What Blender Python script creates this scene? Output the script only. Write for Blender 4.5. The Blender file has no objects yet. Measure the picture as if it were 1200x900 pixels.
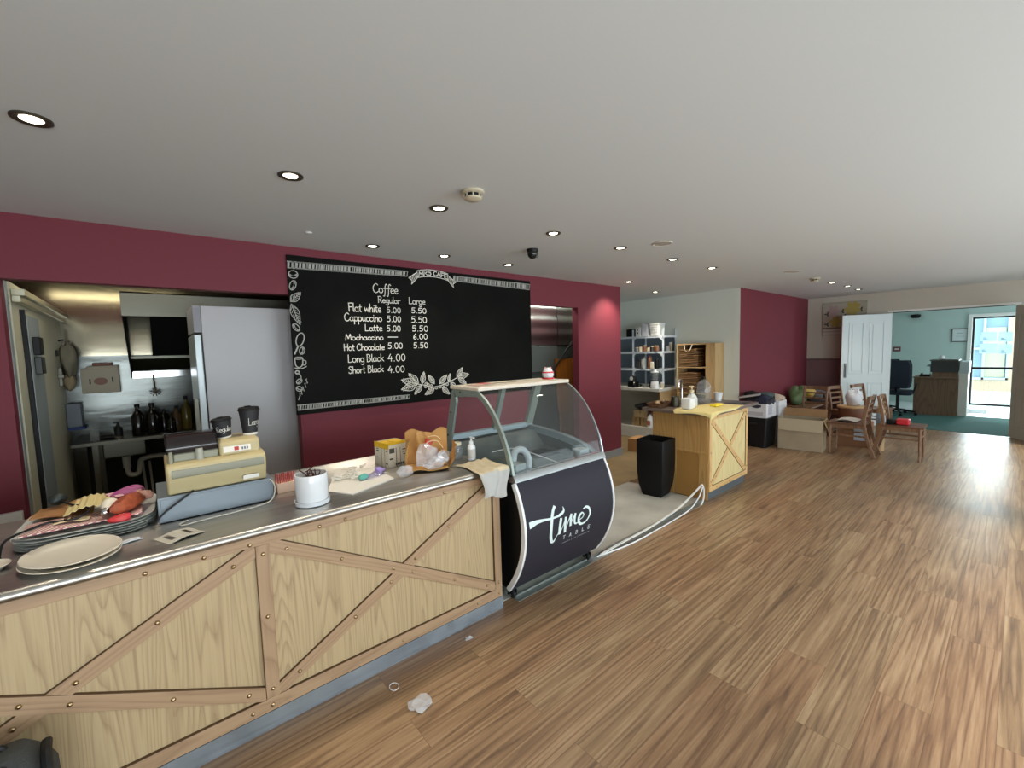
import bpy, bmesh, math, random
from math import pi, sin, cos, radians
from mathutils import Vector, Matrix
random.seed(7)
S = bpy.context.scene
COL = S.collection

# ------------------------------------------------------------------ camera
R = ((0.76222473, -0.64669223, -0.02833052), (-0.0720727, -0.04129163, -0.99654429), (0.64328763, 0.76163257, -0.07808236))
cd = bpy.data.cameras.new('camera')
cd.sensor_width = 36.0
cd.lens = 504.434 / 1200 * 36.0
cd.clip_start = 0.02
cam = bpy.data.objects.new('camera', cd)
COL.objects.link(cam)
cam.matrix_world = Matrix(((R[0][0], -R[1][0], -R[2][0], 0), (R[0][1], -R[1][1], -R[2][1], 0), (R[0][2], -R[1][2], -R[2][2], 1.6), (0, 0, 0, 1)))
S.camera = cam

# ------------------------------------------------------------------ world, daylight, exposure
S.view_settings.view_transform = 'Standard'
S.view_settings.look = 'None'
S.view_settings.gamma = 1.0
S.view_settings.exposure = 0.06
S.view_settings.use_curve_mapping = False
S.cycles.use_denoising = True
S.cycles.max_bounces = 8
S.cycles.diffuse_bounces = 4
S.cycles.glossy_bounces = 4
S.cycles.transmission_bounces = 6
S.cycles.transparent_max_bounces = 16
S.cycles.caustics_reflective = False
S.cycles.caustics_refractive = False
S.cycles.sample_clamp_indirect = 4.0
W = bpy.data.worlds.new('sky')
S.world = W
W.use_nodes = True
bg = W.node_tree.nodes['Background']
bg.inputs[0].default_value = (0.78, 0.92, 1.0, 1)
bg.inputs[1].default_value = 3.2


def area(name, loc, target, sx, sy, power, col):
    l = bpy.data.lights.new(name, 'AREA')
    l.shape = 'RECTANGLE'; l.size = sx; l.size_y = sy; l.energy = power; l.color = col
    o = bpy.data.objects.new(name, l)
    COL.objects.link(o)
    o.location = loc
    o.rotation_euler = (Vector(target) - Vector(loc)).to_track_quat('-Z', 'Y').to_euler()
    return o


DAY = (0.88, 0.955, 1.0)
# daylight entering through the three big windows of the street-side wall and the office glass door
WIN = [(-1.9, 0.7, 0.35, 1.66), (1.6, 5.2, 0.35, 2.2), (5.8, 9.6, 0.35, 2.2)]
WINP = [100, 80, 26]
for (x0, x1, z0, z1), p in zip(WIN, WINP):
    area('window_daylight', ((x0 + x1) / 2, -2.66, (z0 + z1) / 2), ((x0 + x1) / 2, 0, (z0 + z1) / 2 + 0.7), x1 - x0, z1 - z0, p, DAY)
area('door_daylight', (14.95, 0.41, 1.05), (10, 0.6, 0.9), 0.66, 1.9, 70, (0.85, 0.95, 1.0))
area('office_added_fill', (12.4, -2.56, 1.4), (12.4, 0, 1.5), 1.6, 1.4, 30, (0.88, 0.97, 1.0))  # added light at an unseen opening, brightens the office
# hazy low sun reaching the floor inside the street-side windows
sl = bpy.data.lights.new('sun', 'SUN')
sl.energy = 4.0
sl.angle = radians(9)
sl.color = (1.0, 0.98, 0.95)
so = bpy.data.objects.new('sun', sl)
COL.objects.link(so)
so.rotation_euler = Vector((0.12, 1.0, -0.70)).to_track_quat('-Z', 'Y').to_euler()
CEIL = 2.47

# ------------------------------------------------------------------ materials


def lin(c):
    if isinstance(c, str):
        c = tuple(int(c[i:i + 2], 16) / 255 for i in (0, 2, 4))
    return tuple((x / 12.92 if x <= 0.04045 else ((x + 0.055) / 1.055) ** 2.4) for x in c) + (1,)


MATS = {}


def mat(name, col, rough=0.5, metal=0.0, bump=0.0, bscale=40.0, var=0.0, vscale=3.0, spec=0.5, emit=None, es=0.0, stretch=None, sub=0.0):
    if name in MATS:
        return MATS[name]
    m = bpy.data.materials.new(name)
    m.use_nodes = True
    nt = m.node_tree
    b = nt.nodes['Principled BSDF']
    c = lin(col)
    b.inputs['Base Color'].default_value = c
    b.inputs['Roughness'].default_value = rough
    b.inputs['Metallic'].default_value = metal
    b.inputs['Specular IOR Level'].default_value = spec
    if sub:
        b.inputs['Subsurface Weight'].default_value = sub
    tc = mp = None
    if bump or var:
        tc = nt.nodes.new('ShaderNodeTexCoord')
        mp = nt.nodes.new('ShaderNodeMapping')
        nt.links.new(tc.outputs['Object'], mp.inputs[0])
        if stretch:
            mp.inputs['Scale'].default_value = stretch
    if var:
        n = nt.nodes.new('ShaderNodeTexNoise')
        n.inputs['Scale'].default_value = vscale
        n.inputs['Detail'].default_value = 5
        nt.links.new(mp.outputs[0], n.inputs['Vector'])
        r = nt.nodes.new('ShaderNodeValToRGB')
        r.color_ramp.elements[0].position = 0.3
        r.color_ramp.elements[1].position = 0.7
        r.color_ramp.elements[0].color = tuple(x * (1 - var) for x in c[:3]) + (1,)
        r.color_ramp.elements[1].color = tuple(min(1, x * (1 + var)) for x in c[:3]) + (1,)
        nt.links.new(n.outputs['Fac'], r.inputs[0])
        nt.links.new(r.outputs[0], b.inputs['Base Color'])
    if bump:
        n = nt.nodes.new('ShaderNodeTexNoise')
        n.inputs['Scale'].default_value = bscale
        n.inputs['Detail'].default_value = 4
        nt.links.new(mp.outputs[0], n.inputs['Vector'])
        bp = nt.nodes.new('ShaderNodeBump')
        bp.inputs['Strength'].default_value = bump
        bp.inputs['Distance'].default_value = 0.01
        nt.links.new(n.outputs['Fac'], bp.inputs['Height'])
        nt.links.new(bp.outputs[0], b.inputs['Normal'])
    if emit:
        b.inputs['Emission Color'].default_value = lin(emit)
        b.inputs['Emission Strength'].default_value = es
    MATS[name] = m
    return m


def figure(nt, vec, scale, k, width=0.22, detail=1.5, rough=0.4):
    """growth-ring lines: level lines of a stretched noise field (0 on a line, 1 between lines)"""
    N, L = nt.nodes, nt.links
    mp = N.new('ShaderNodeMapping')
    mp.inputs['Scale'].default_value = scale
    L.new(vec, mp.inputs[0])
    n = N.new('ShaderNodeTexNoise')
    n.inputs['Scale'].default_value = 1.0
    n.inputs['Detail'].default_value = detail
    n.inputs['Roughness'].default_value = rough
    L.new(mp.outputs[0], n.inputs['Vector'])
    m = N.new('ShaderNodeMath')
    m.operation = 'MULTIPLY'
    m.inputs[1].default_value = k
    L.new(n.outputs['Fac'], m.inputs[0])
    p = N.new('ShaderNodeMath')
    p.operation = 'FRACT'
    L.new(m.outputs[0], p.inputs[0])
    r = N.new('ShaderNodeMapRange')
    r.interpolation_type = 'SMOOTHSTEP'
    r.inputs['From Max'].default_value = width
    L.new(p.outputs[0], r.inputs[0])
    r2 = N.new('ShaderNodeMapRange')
    r2.inputs['From Min'].default_value = 0.55
    r2.inputs['From Max'].default_value = 1.0
    r2.inputs['To Min'].default_value = 1.0
    r2.inputs['To Max'].default_value = 0.35
    L.new(p.outputs[0], r2.inputs[0])
    q = N.new('ShaderNodeMath')
    q.operation = 'MULTIPLY'
    L.new(r.outputs[0], q.inputs[0])
    L.new(r2.outputs[0], q.inputs[1])
    return q.outputs[0]


def fibres(nt, vec, scale, detail=5, rough=0.65):
    N, L = nt.nodes, nt.links
    mp = N.new('ShaderNodeMapping')
    mp.inputs['Scale'].default_value = scale
    L.new(vec, mp.inputs[0])
    n = N.new('ShaderNodeTexNoise')
    n.inputs['Scale'].default_value = 1.0
    n.inputs['Detail'].default_value = detail
    n.inputs['Roughness'].default_value = rough
    L.new(mp.outputs[0], n.inputs['Vector'])
    return n.outputs['Fac']


def mixf(nt, f, a, b):
    m = nt.nodes.new('ShaderNodeMix')
    m.data_type = 'FLOAT'
    m.inputs[0].default_value = f
    nt.links.new(a, m.inputs[2])
    nt.links.new(b, m.inputs[3])
    return m.outputs[0]


def wood(name, dark, light, axis='Z', scale=1.0, rough=0.45, bump=0.08, fine=90.0, ringy=0.35, rings=14.0, across=5.0):
    """straight-grained wood, the grain runs along axis"""
    m = bpy.data.materials.new(name)
    m.use_nodes = True
    nt = m.node_tree
    N, L = nt.nodes, nt.links
    b = N['Principled BSDF']
    b.inputs['Roughness'].default_value = rough
    tc = N.new('ShaderNodeTexCoord')
    v = tc.outputs['Object']

    def sc(a, l):
        q = [a * scale] * 3
        q['XYZ'.index(axis)] = l * scale
        return q
    fig = figure(nt, v, sc(across, 0.55), rings)
    fib = fibres(nt, v, sc(fine, 2.2))
    fac = mixf(nt, ringy, fib, fig)
    r = N.new('ShaderNodeValToRGB')
    r.color_ramp.elements[0].position = 0.22
    r.color_ramp.elements[0].color = lin(dark)
    r.color_ramp.elements[1].position = 0.68
    r.color_ramp.elements[1].color = lin(light)
    L.new(fac, r.inputs[0])
    L.new(r.outputs[0], b.inputs['Base Color'])
    bp = N.new('ShaderNodeBump')
    bp.inputs['Strength'].default_value = bump
    bp.inputs['Distance'].default_value = 0.004
    L.new(fac, bp.inputs['Height'])
    L.new(bp.outputs[0], b.inputs['Normal'])
    MATS[name] = m
    return m


def plank_floor():
    m = bpy.data.materials.new('laminate planks')
    m.use_nodes = True
    nt = m.node_tree
    N, L = nt.nodes, nt.links
    b = N['Principled BSDF']
    tc = N.new('ShaderNodeTexCoord')
    br = N.new('ShaderNodeTexBrick')
    br.inputs['Scale'].default_value = 1.0
    br.inputs['Brick Width'].default_value = 1.22
    br.inputs['Row Height'].default_value = 0.185
    br.inputs['Mortar Size'].default_value = 0.0007
    br.inputs['Mortar Smooth'].default_value = 0.3
    br.inputs['Color1'].default_value = (0, 0, 0, 1)
    br.inputs['Color2'].default_value = (1, 1, 1, 1)
    br.inputs['Mortar'].default_value = (0.5, 0.5, 0.5, 1)
    br.offset = 0.37
    L.new(tc.outputs['Object'], br.inputs['Vector'])
    # each plank shifts the grain by its own amount
    sh = N.new('ShaderNodeVectorMath')
    sh.operation = 'MULTIPLY'
    sh.inputs[1].default_value = (17.3, 9.1, 5.0)
    L.new(br.outputs['Color'], sh.inputs[0])
    ad = N.new('ShaderNodeVectorMath')
    L.new(tc.outputs['Object'], ad.inputs[0])
    L.new(sh.outputs[0], ad.inputs[1])
    v = ad.outputs[0]
    fig = figure(nt, v, (0.38, 11.0, 1), 8.0, 0.35, 2.5, 0.5)
    fib = fibres(nt, v, (3.2, 75, 1), 6, 0.7)
    soft = fibres(nt, v, (0.8, 7, 1), 3, 0.5)
    fac = mixf(nt, 0.2, mixf(nt, 0.38, fib, soft), fig)
    r = N.new('ShaderNodeValToRGB')
    e = r.color_ramp.elements
    e[0].position = 0.28
    e[0].color = lin('635040')
    e[1].position = 0.70
    e[1].color = lin('b19676')
    x = e.new(0.43)
    x.color = lin('80654c')
    x = e.new(0.56)
    x.color = lin('977b5d')
    L.new(fac, r.inputs[0])
    # plank-to-plank tone
    tn = N.new('ShaderNodeMix')
    tn.data_type = 'RGBA'
    tn.blend_type = 'MULTIPLY'
    tn.inputs[0].default_value = 1.0
    tr = N.new('ShaderNodeValToRGB')
    tr.color_ramp.elements[0].color = (0.98, 0.88, 0.84, 1)
    tr.color_ramp.elements[1].color = (1.04, 1.06, 1.03, 1)
    L.new(br.outputs['Color'], tr.inputs[0])
    L.new(r.outputs[0], tn.inputs[6])
    L.new(tr.outputs[0], tn.inputs[7])
    jm = N.new('ShaderNodeMix')
    jm.data_type = 'RGBA'
    jm.inputs[7].default_value = lin('664831')
    L.new(br.outputs['Fac'], jm.inputs[0])
    L.new(tn.outputs[2], jm.inputs[6])
    L.new(jm.outputs[2], b.inputs['Base Color'])
    # worn sheen
    n2 = N.new('ShaderNodeTexNoise')
    n2.inputs['Scale'].default_value = 2.2
    n2.inputs['Detail'].default_value = 4
    L.new(tc.outputs['Object'], n2.inputs['Vector'])
    mr = N.new('ShaderNodeMapRange')
    mr.inputs['To Min'].default_value = 0.26
    mr.inputs['To Max'].default_value = 0.46
    L.new(n2.outputs['Fac'], mr.inputs[0])
    L.new(mr.outputs[0], b.inputs['Roughness'])
    bp = N.new('ShaderNodeBump')
    bp.inputs['Strength'].default_value = 0.05
    bp.inputs['Distance'].default_value = 0.003
    L.new(fac, bp.inputs['Height'])
    L.new(bp.outputs[0], b.inputs['Normal'])
    return m


def glass(name, tint=(1, 1, 1), refl=1.45, rough=0.01, haze=0.0):
    m = bpy.data.materials.new(name)
    m.use_nodes = True
    nt = m.node_tree
    N, L = nt.nodes, nt.links
    N.remove(N['Principled BSDF'])
    out = N['Material Output']
    t = N.new('ShaderNodeBsdfTransparent')
    t.inputs[0].default_value = tuple(tint) + (1,)
    g = N.new('ShaderNodeBsdfGlossy')
    g.inputs['Roughness'].default_value = rough
    f = N.new('ShaderNodeFresnel')
    f.inputs['IOR'].default_value = refl
    mx = N.new('ShaderNodeMixShader')
    ge = N.new('ShaderNodeNewGeometry')
    iv = N.new('ShaderNodeMath')
    iv.operation = 'SUBTRACT'
    iv.inputs[0].default_value = 1.0
    L.new(ge.outputs['Backfacing'], iv.inputs[1])
    ml = N.new('ShaderNodeMath')
    ml.operation = 'MULTIPLY'
    L.new(f.outputs[0], ml.inputs[0])
    L.new(iv.outputs[0], ml.inputs[1])
    L.new(ml.outputs[0], mx.inputs[0])
    L.new(t.outputs[0], mx.inputs[1])
    L.new(g.outputs[0], mx.inputs[2])
    last = mx
    if haze:
        d = N.new('ShaderNodeBsdfDiffuse')
        d.inputs[0].default_value = (0.85, 0.87, 0.88, 1)
        m2 = N.new('ShaderNodeMixShader')
        m2.inputs[0].default_value = haze
        L.new(mx.outputs[0], m2.inputs[1])
        L.new(d.outputs[0], m2.inputs[2])
        last = m2
    L.new(last.outputs[0], out.inputs[0])
    MATS[name] = m
    return m


M = {}
M['red'] = mat('burgundy wall paint', '762f3b', 0.62, spec=0.35, bump=0.02, bscale=120)
M['beige'] = mat('beige wall paint', 'c3bcae', 0.7, bump=0.02, bscale=120)
M['grey_wall'] = mat('pale grey-green wall paint', 'e0e4da', 0.7)
M['mauve'] = mat('mauve dado paint', '7f5f60', 0.6)
M['ceiling'] = mat('off-white ceiling paint', 'd9dedf', 0.85, bump=0.02, bscale=200)
M['white'] = mat('white paint', 'e6e6e2', 0.45)
M['white_plastic'] = mat('white plastic', 'e9ebec', 0.35)
M['skirt'] = mat('grey skirting', '8f9293', 0.5)
M['office_wall'] = mat('grey-teal office paint', 'b4c8c3', 0.7)
M['planks'] = plank_floor()
M['concrete'] = mat('worn grey-beige vinyl floor', 'aeaca2', 0.75, bump=0.05, bscale=60, var=0.2, vscale=2.6)
M['carpet'] = mat('green carpet', '3f6a66', 0.95, bump=0.2, bscale=300, var=0.15, vscale=60)
M['tile'] = mat('pale entry tiles', 'd8dede', 0.3)
M['veneer'] = wood('oak veneer panel', '99805f', 'bca57f', 'Z', 1.0, 0.45, 0.03, 130.0, 0.30, 22.0, 8.0)
M['trim_x'] = wood('oak trim grain along x', '94775c', 'ae9071', 'X', 1.3, 0.42, 0.05)
M['trim_z'] = wood('oak trim grain along z', '94775c', 'ae9071', 'Z', 1.3, 0.42, 0.05)
M['oak'] = wood('golden oak', '9a7440', 'bd9459', 'Z', 1.0, 0.45, 0.05)
M['chair_wood'] = wood('brown chair wood', '5b4030', '8b6a50', 'Z', 2.0, 0.35, 0.04)
M['desk_wood'] = wood('dark walnut laminate', '5d4736', '7c6049', 'Z', 1.0, 0.5, 0.03)
M['cupboard_wood'] = wood('tan cupboard board', 'a98a5c', 'c2a272', 'Z', 1.0, 0.5, 0.04)
M['steel'] = mat('brushed stainless worktop', 'bab7b1', 0.36, 1.0, bump=0.03, bscale=3, var=0.12, vscale=2.0, stretch=(1, 14, 14))
M['steel_wall'] = mat('wavy stainless cladding', '5f625f', 0.24, 1.0, bump=0.9, bscale=1.3, stretch=(0.7, 1, 3.2))
M['steel_dull'] = mat('dull stainless steel', '6b6a60', 0.38, 1.0)
M['chrome'] = mat('polished chrome', 'd8d9da', 0.12, 1.0)
M['galv'] = mat('galvanised kick plate', 'b4c4d2', 0.22, 0.75, bump=0.1, bscale=5, var=0.2, vscale=6)
M['brass'] = mat('brass stud', 'b39a74', 0.3, 1.0)
M['alu'] = mat('grey-green anodised aluminium', '93a099', 0.42, 0.35)
M['alu_bright'] = mat('bright aluminium', 'c9cfd2', 0.25, 0.9)
M['black'] = mat('black plastic', '0f1011', 0.5, spec=0.3)
M['black_matte'] = mat('matte black', '0c0d0e', 0.7)
M['board'] = mat('blackboard paint', '131412', 0.65, spec=0.06, var=0.3, vscale=2.0)
M['chalk'] = mat('white chalk', 'e8e6dc', 0.9)
M['chalk_soft'] = mat('soft grey chalk', 'b4b4ae', 0.9)
M['case_front'] = mat('charcoal printed panel', '2d2c35', 0.6, spec=0.25)
M['case_in'] = mat('grey painted case interior', '4f5a5a', 0.4)
M['card'] = mat('brown cardboard', 'b09468', 0.8, var=0.08, vscale=8)
M['card_dark'] = mat('darker cardboard', '8d6c48', 0.8, var=0.1, vscale=8)
M['card_grey'] = mat('plain grey-tan cardboard', 'a8977c', 0.8, var=0.05, vscale=5)
M['kraft'] = mat('kraft paper', 'c79c5e', 0.75, bump=0.3, bscale=25)
M['paper'] = mat('white paper', 'e6e2d8', 0.8)
M['beige_plastic'] = mat('aged beige plastic', 'b9aa80', 0.42)
M['grey_plastic'] = mat('grey-olive plastic', '8b8a76', 0.42)
M['drawer_grey'] = mat('blue-grey metal', '7e8890', 0.4, 0.2)
M['ceramic'] = mat('white glazed ceramic', 'e4e6e8', 0.15)
M['cream'] = mat('cream glazed ceramic', 'e6decd', 0.2)
M['soil'] = mat('dry potting soil', '4a3a2c', 0.95, bump=0.8, bscale=60)
M['stem'] = mat('dead plant stem', '4a2620', 0.8)
M['yellow'] = mat('yellow', 'e0b52a', 0.45)
M['cloth'] = mat('cream tea towel', 'd3c4a4', 0.9, bump=0.15, bscale=200, var=0.08, vscale=20)
M['grey_cloth'] = mat('grey towel', 'b9b8b4', 0.9, bump=0.15, bscale=200)
M['yellow_cloth'] = mat('pale yellow cloth', 'e3d08f', 0.85)
M['dark_cloth'] = mat('charcoal clothing', '2d2e36', 0.9, bump=0.4, bscale=30)
M['redplastic'] = mat('red plastic', 'd02e35', 0.35)
M['green'] = mat('green bag', '4f8a48', 0.5)
M['lens'] = mat('lit downlight lens', 'fff2d8', 0.4, emit='fff0d2', es=14.0)
M['tube'] = mat('lit fluorescent tube', 'ffffff', 0.4, emit='fff4d0', es=9.0)
M['nickel'] = mat('brushed nickel ring', '5c564b', 0.4, 0.8)
M['pane'] = glass('clear glass', (0.93, 0.97, 0.96), 1.45)
M['case_glass'] = glass('display case glass', (0.92, 0.94, 0.94), 1.38, 0.015, 0.02)
M['film'] = glass('thin clear plastic film', (0.95, 0.95, 0.95), 1.5, 0.08, 0.10)
M['bottle'] = glass('clear plastic bottle', (0.82, 0.84, 0.84), 1.5, 0.05, 0.12)


def clear_sheet(name, col, alpha):
    m = bpy.data.materials.new(name)
    m.use_nodes = True
    b = m.node_tree.nodes['Principled BSDF']
    b.inputs['Base Color'].default_value = lin(col)
    b.inputs['Alpha'].default_value = alpha
    b.inputs['Roughness'].default_value = 0.16
    b.inputs['Specular IOR Level'].default_value = 0.9
    return m


M['crinkle'] = clear_sheet('crinkled clear plastic', 'e4e2e4', 0.32)
M['purple_film'] = glass('tinted clear plastic', (0.75, 0.72, 0.9), 1.5, 0.1, 0.15)
M['door'] = mat('white door paint', 'dbe8ea', 0.4)
M['coolroom'] = mat('cream coolroom panel', 'd2cdb2', 0.45)
M['grey_metal'] = mat('grey painted metal', '9aa3a4', 0.45)
M['fridge'] = mat('pale lilac-grey fridge panel', 'bab9bb', 0.4)

# ------------------------------------------------------------------ mesh helpers


class G:
    """collects shapes into one mesh"""

    def __init__(s):
        s.v = []; s.f = []; s.mi = []; s.cur = 0

    def add(s, vs, fs):
        o = len(s.v)
        s.v += [tuple(v) for v in vs]
        for f in fs:
            s.f.append(tuple(i + o for i in f))
            s.mi.append(s.cur)
        return s

    def hexa(s, p):
        return s.add(p, [(0, 3, 2, 1), (4, 5, 6, 7), (0, 1, 5, 4), (1, 2, 6, 5), (2, 3, 7, 6), (3, 0, 4, 7)])

    def box(s, x0, x1, y0, y1, z0, z1):
        return s.hexa([(x0, y0, z0), (x1, y0, z0), (x1, y1, z0), (x0, y1, z0), (x0, y0, z1), (x1, y0, z1), (x1, y1, z1), (x0, y1, z1)])

    def cbox(s, c, d, rot=None):
        m = rot if rot is not None else Matrix.Identity(3)
        c = Vector(c)
        h = Vector(d) / 2
        p = []
        for z in (-1, 1):
            for x, y in ((-1, -1), (1, -1), (1, 1), (-1, 1)):
                p.append(c + m @ Vector((x * h.x, y * h.y, z * h.z)))
        return s.hexa(p)

    def bar(s, a, b, w, t, up=(0, 0, 1)):
        """rectangular bar from a to b, w across, t along up"""
        a, b = Vector(a), Vector(b)
        d = (b - a).normalized()
        u = Vector(up)
        sd = d.cross(u).normalized()
        u = sd.cross(d).normalized()
        p = []
        for q in (a, b):
            p += [q - sd * w / 2 - u * t / 2, q + sd * w / 2 - u * t / 2, q + sd * w / 2 + u * t / 2, q - sd * w / 2 + u * t / 2]
        return s.hexa(p)

    def tube(s, path, r, n=8, closed=False, cap=True):
        P = [Vector(p) for p in path]
        k = len(P)
        rr = r if isinstance(r, (list, tuple)) else [r] * k
        prev = None
        vs = []
        for i in range(k):
            if closed:
                t = P[(i + 1) % k] - P[i - 1]
            else:
                t = P[min(i + 1, k - 1)] - P[max(i - 1, 0)]
            t.normalize()
            if prev is None:
                a = Vector((0, 0, 1)) if abs(t.z) < 0.9 else Vector((1, 0, 0))
                u = t.cross(a).normalized()
            else:
                u = (prev - t * prev.dot(t)).normalized()
            prev = u
            w = t.cross(u)
            for j in range(n):
                an = 2 * pi * j / n
                vs.append(P[i] + (u * cos(an) + w * sin(an)) * rr[i])
        fs = []
        for i in range(k if closed else k - 1):
            for j in range(n):
                a0 = i * n + j; a1 = i * n + (j + 1) % n
                b0 = ((i + 1) % k) * n + j; b1 = ((i + 1) % k) * n + (j + 1) % n
                fs.append((a0, a1, b1, b0))
        if cap and not closed:
            fs.append(tuple(range(n))[::-1])
            fs.append(tuple((k - 1) * n + j for j in range(n)))
        return s.add(vs, fs)

    def lathe(s, prof, n=24, c=(0, 0, 0), sx=1.0, sy=1.0, rot=None):
        c = Vector(c)
        m = rot if rot is not None else Matrix.Identity(3)
        vs = []
        for r, z in prof:
            for j in range(n):
                an = 2 * pi * j / n
                vs.append(c + m @ Vector((r * cos(an) * sx, r * sin(an) * sy, z)))
        fs = []
        for i in range(len(prof) - 1):
            for j in range(n):
                fs.append((i * n + j, i * n + (j + 1) % n, (i + 1) * n + (j + 1) % n, (i + 1) * n + j))
        if prof[0][0] > 1e-6:
            fs.append(tuple(range(n))[::-1])
        if prof[-1][0] > 1e-6:
            fs.append(tuple((len(prof) - 1) * n + j for j in range(n)))
        return s.add(vs, fs)

    def prism(s, poly, axis, a, b):
        """extrude a 2d outline along axis"""
        def P(u, v, w):
            return {'x': (w, u, v), 'y': (u, w, v), 'z': (u, v, w)}[axis]
        n = len(poly)
        vs = [P(u, v, a) for u, v in poly] + [P(u, v, b) for u, v in poly]
        fs = [tuple(range(n)), tuple(range(n, 2 * n))[::-1]]
        for i in range(n):
            j = (i + 1) % n
            fs.append((i, i + n, j + n, j))
        return s.add(vs, fs)

    def strip(s, prof, axis, a, b, t):
        """open profile thickened by t and extruded along axis"""
        P = [Vector((p[0], p[1])) for p in prof]
        off = []
        for i in range(len(P)):
            d = P[min(i + 1, len(P) - 1)] - P[max(i - 1, 0)]
            d.normalize()
            off.append(P[i] + Vector((-d.y, d.x)) * t)
        poly = P + off[::-1]
        n = len(P)
        def Q(p, w):
            return {'x': (w, p.x, p.y), 'y': (p.x, w, p.y), 'z': (p.x, p.y, w)}[axis]
        vs = [Q(p, a) for p in poly] + [Q(p, b) for p in poly]
        k = 2 * n
        fs = []
        for i in range(n - 1):
            fs.append((i, i + 1, k - 2 - i, k - 1 - i))
            fs.append((k + i + 1, k + i, 2 * k - 1 - i, 2 * k - 2 - i))
        for i in range(k):
            j = (i + 1) % k
            fs.append((j, i, k + i, k + j))
        return s.add(vs, fs)

    def grid(s, fn, nu, nv, thick=0.0):
        vs = [fn(i / nu, j / nv) for i in range(nu + 1) for j in range(nv + 1)]
        w = nv + 1
        fs = [(i * w + j, (i + 1) * w + j, (i + 1) * w + j + 1, i * w + j + 1) for i in range(nu) for j in range(nv)]
        if thick:
            n = len(vs)
            vs = vs + [(v[0], v[1], v[2] - thick) for v in vs]
            fs = fs + [tuple(i + n for i in f)[::-1] for f in fs]
            edge = [i * w for i in range(nu + 1)] + [nu * w + j for j in range(1, nv + 1)] + [i * w + nv for i in range(nu - 1, -1, -1)] + [j for j in range(nv - 1, 0, -1)]
            for a, b in zip(edge, edge[1:] + edge[:1]):
                fs.append((b, a, a + n, b + n))
        return s.add(vs, fs)

    def blob(s, c, d, seed=0, rough=0.15, n=14, m=9, flat=0.0):
        rnd = random.Random(seed)
        ph = [(rnd.uniform(1, 4), rnd.uniform(0, 6), rnd.uniform(1, 4), rnd.uniform(0, 6)) for _ in range(4)]
        vs = []
        for i in range(m + 1):
            th = pi * i / m
            for j in range(n):
                an = 2 * pi * j / n
                k = 1 + rough * sum(sin(round(a) * an + b) * sin(round(q) * th + e) for a, b, q, e in ph) / 2
                z = cos(th) * k
                if flat and z < -flat:
                    z = -flat
                vs.append((c[0] + d[0] * sin(th) * cos(an) * k, c[1] + d[1] * sin(th) * sin(an) * k, c[2] + d[2] * z))
        fs = [(i * n + j, (i + 1) * n + j, (i + 1) * n + (j + 1) % n, i * n + (j + 1) % n) for i in range(m) for j in range(n)]
        return s.add(vs, fs)

    def crumple(s, c, d, seed=0, lo=0.62, hi=1.12, sub=2, flat=0.8):
        """faceted crumpled lump"""
        rnd = random.Random(seed)
        bm = bmesh.new()
        bmesh.ops.create_icosphere(bm, subdivisions=sub, radius=1.0)
        vs = []
        for v in bm.verts:
            k = rnd.uniform(lo, hi)
            p = v.co * k
            vs.append((c[0] + d[0] * p.x, c[1] + d[1] * p.y, c[2] + d[2] * max(-flat, p.z)))
        bm.verts.index_update()
        fs = [tuple(v.index for v in f.verts) for f in bm.faces]
        bm.free()
        return s.add(vs, fs)

    def done(s, name, mats, parent=None, bevel=0.0, ang=38, loc=None, seg=2):
        me = bpy.data.meshes.new(name)
        me.from_pydata(s.v, [], s.f)
        if not isinstance(mats, (list, tuple)):
            mats = [mats]
        for m in mats:
            me.materials.append(m)
        for p, i in zip(me.polygons, s.mi):
            p.material_index = i
            p.use_smooth = True
        me.validate()
        me.set_sharp_from_angle(angle=radians(ang))
        o = bpy.data.objects.new(name, me)
        COL.objects.link(o)
        if parent is not None:
            o.parent = parent
        if loc is not None:
            o.location = loc
        if bevel:
            b = o.modifiers.new('bevel', 'BEVEL')
            b.width = bevel; b.segments = seg; b.limit_method = 'ANGLE'; b.angle_limit = radians(40)
        return o


def tag(o, label, cat, group=None, kind=None):
    o['label'] = label
    o['category'] = cat
    if group:
        o['group'] = group
    if kind:
        o['kind'] = kind
    return o


def thing(name, label, cat, loc=(0, 0, 0), rz=0.0, group=None):
    o = bpy.data.objects.new(name, None)
    o.empty_display_size = 0.1
    COL.objects.link(o)
    o.location = loc
    o.rotation_euler = (0, 0, rz)
    return tag(o, label, cat, group)


def dup(root, loc, rz, label, group=None):
    r = root.copy(); COL.objects.link(r)
    r.location = loc; r.rotation_euler = (0, 0, rz); r['label'] = label
    if group:
        r['group'] = group
    for ch in list(root.children):
        c = ch.copy(); COL.objects.link(c); c.parent = r
        for g in list(ch.children):
            d = g.copy(); COL.objects.link(d); d.parent = c
    return r


def structure(o, label=None):
    o['kind'] = 'structure'
    if label:
        o['label'] = label
    return o


def sbox(name, m, *b):
    return structure(G().box(*b).done(name, m))


def smooth(pts, k=5):
    """Catmull-Rom through the points"""
    if len(pts) < 3:
        return [tuple(p) for p in pts]
    P = [Vector(p) for p in pts]
    P = [P[0] * 2 - P[1]] + P + [P[-1] * 2 - P[-2]]
    out = []
    for i in range(1, len(P) - 2):
        for j in range(k):
            t = j / k
            a, b, c, d = P[i - 1], P[i], P[i + 1], P[i + 2]
            out.append(tuple(0.5 * ((2 * b) + (c - a) * t + (2 * a - 5 * b + 4 * c - d) * t * t + (3 * b - a - 3 * c + d) * t ** 3)))
    out.append(tuple(P[-2]))
    return out


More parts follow.
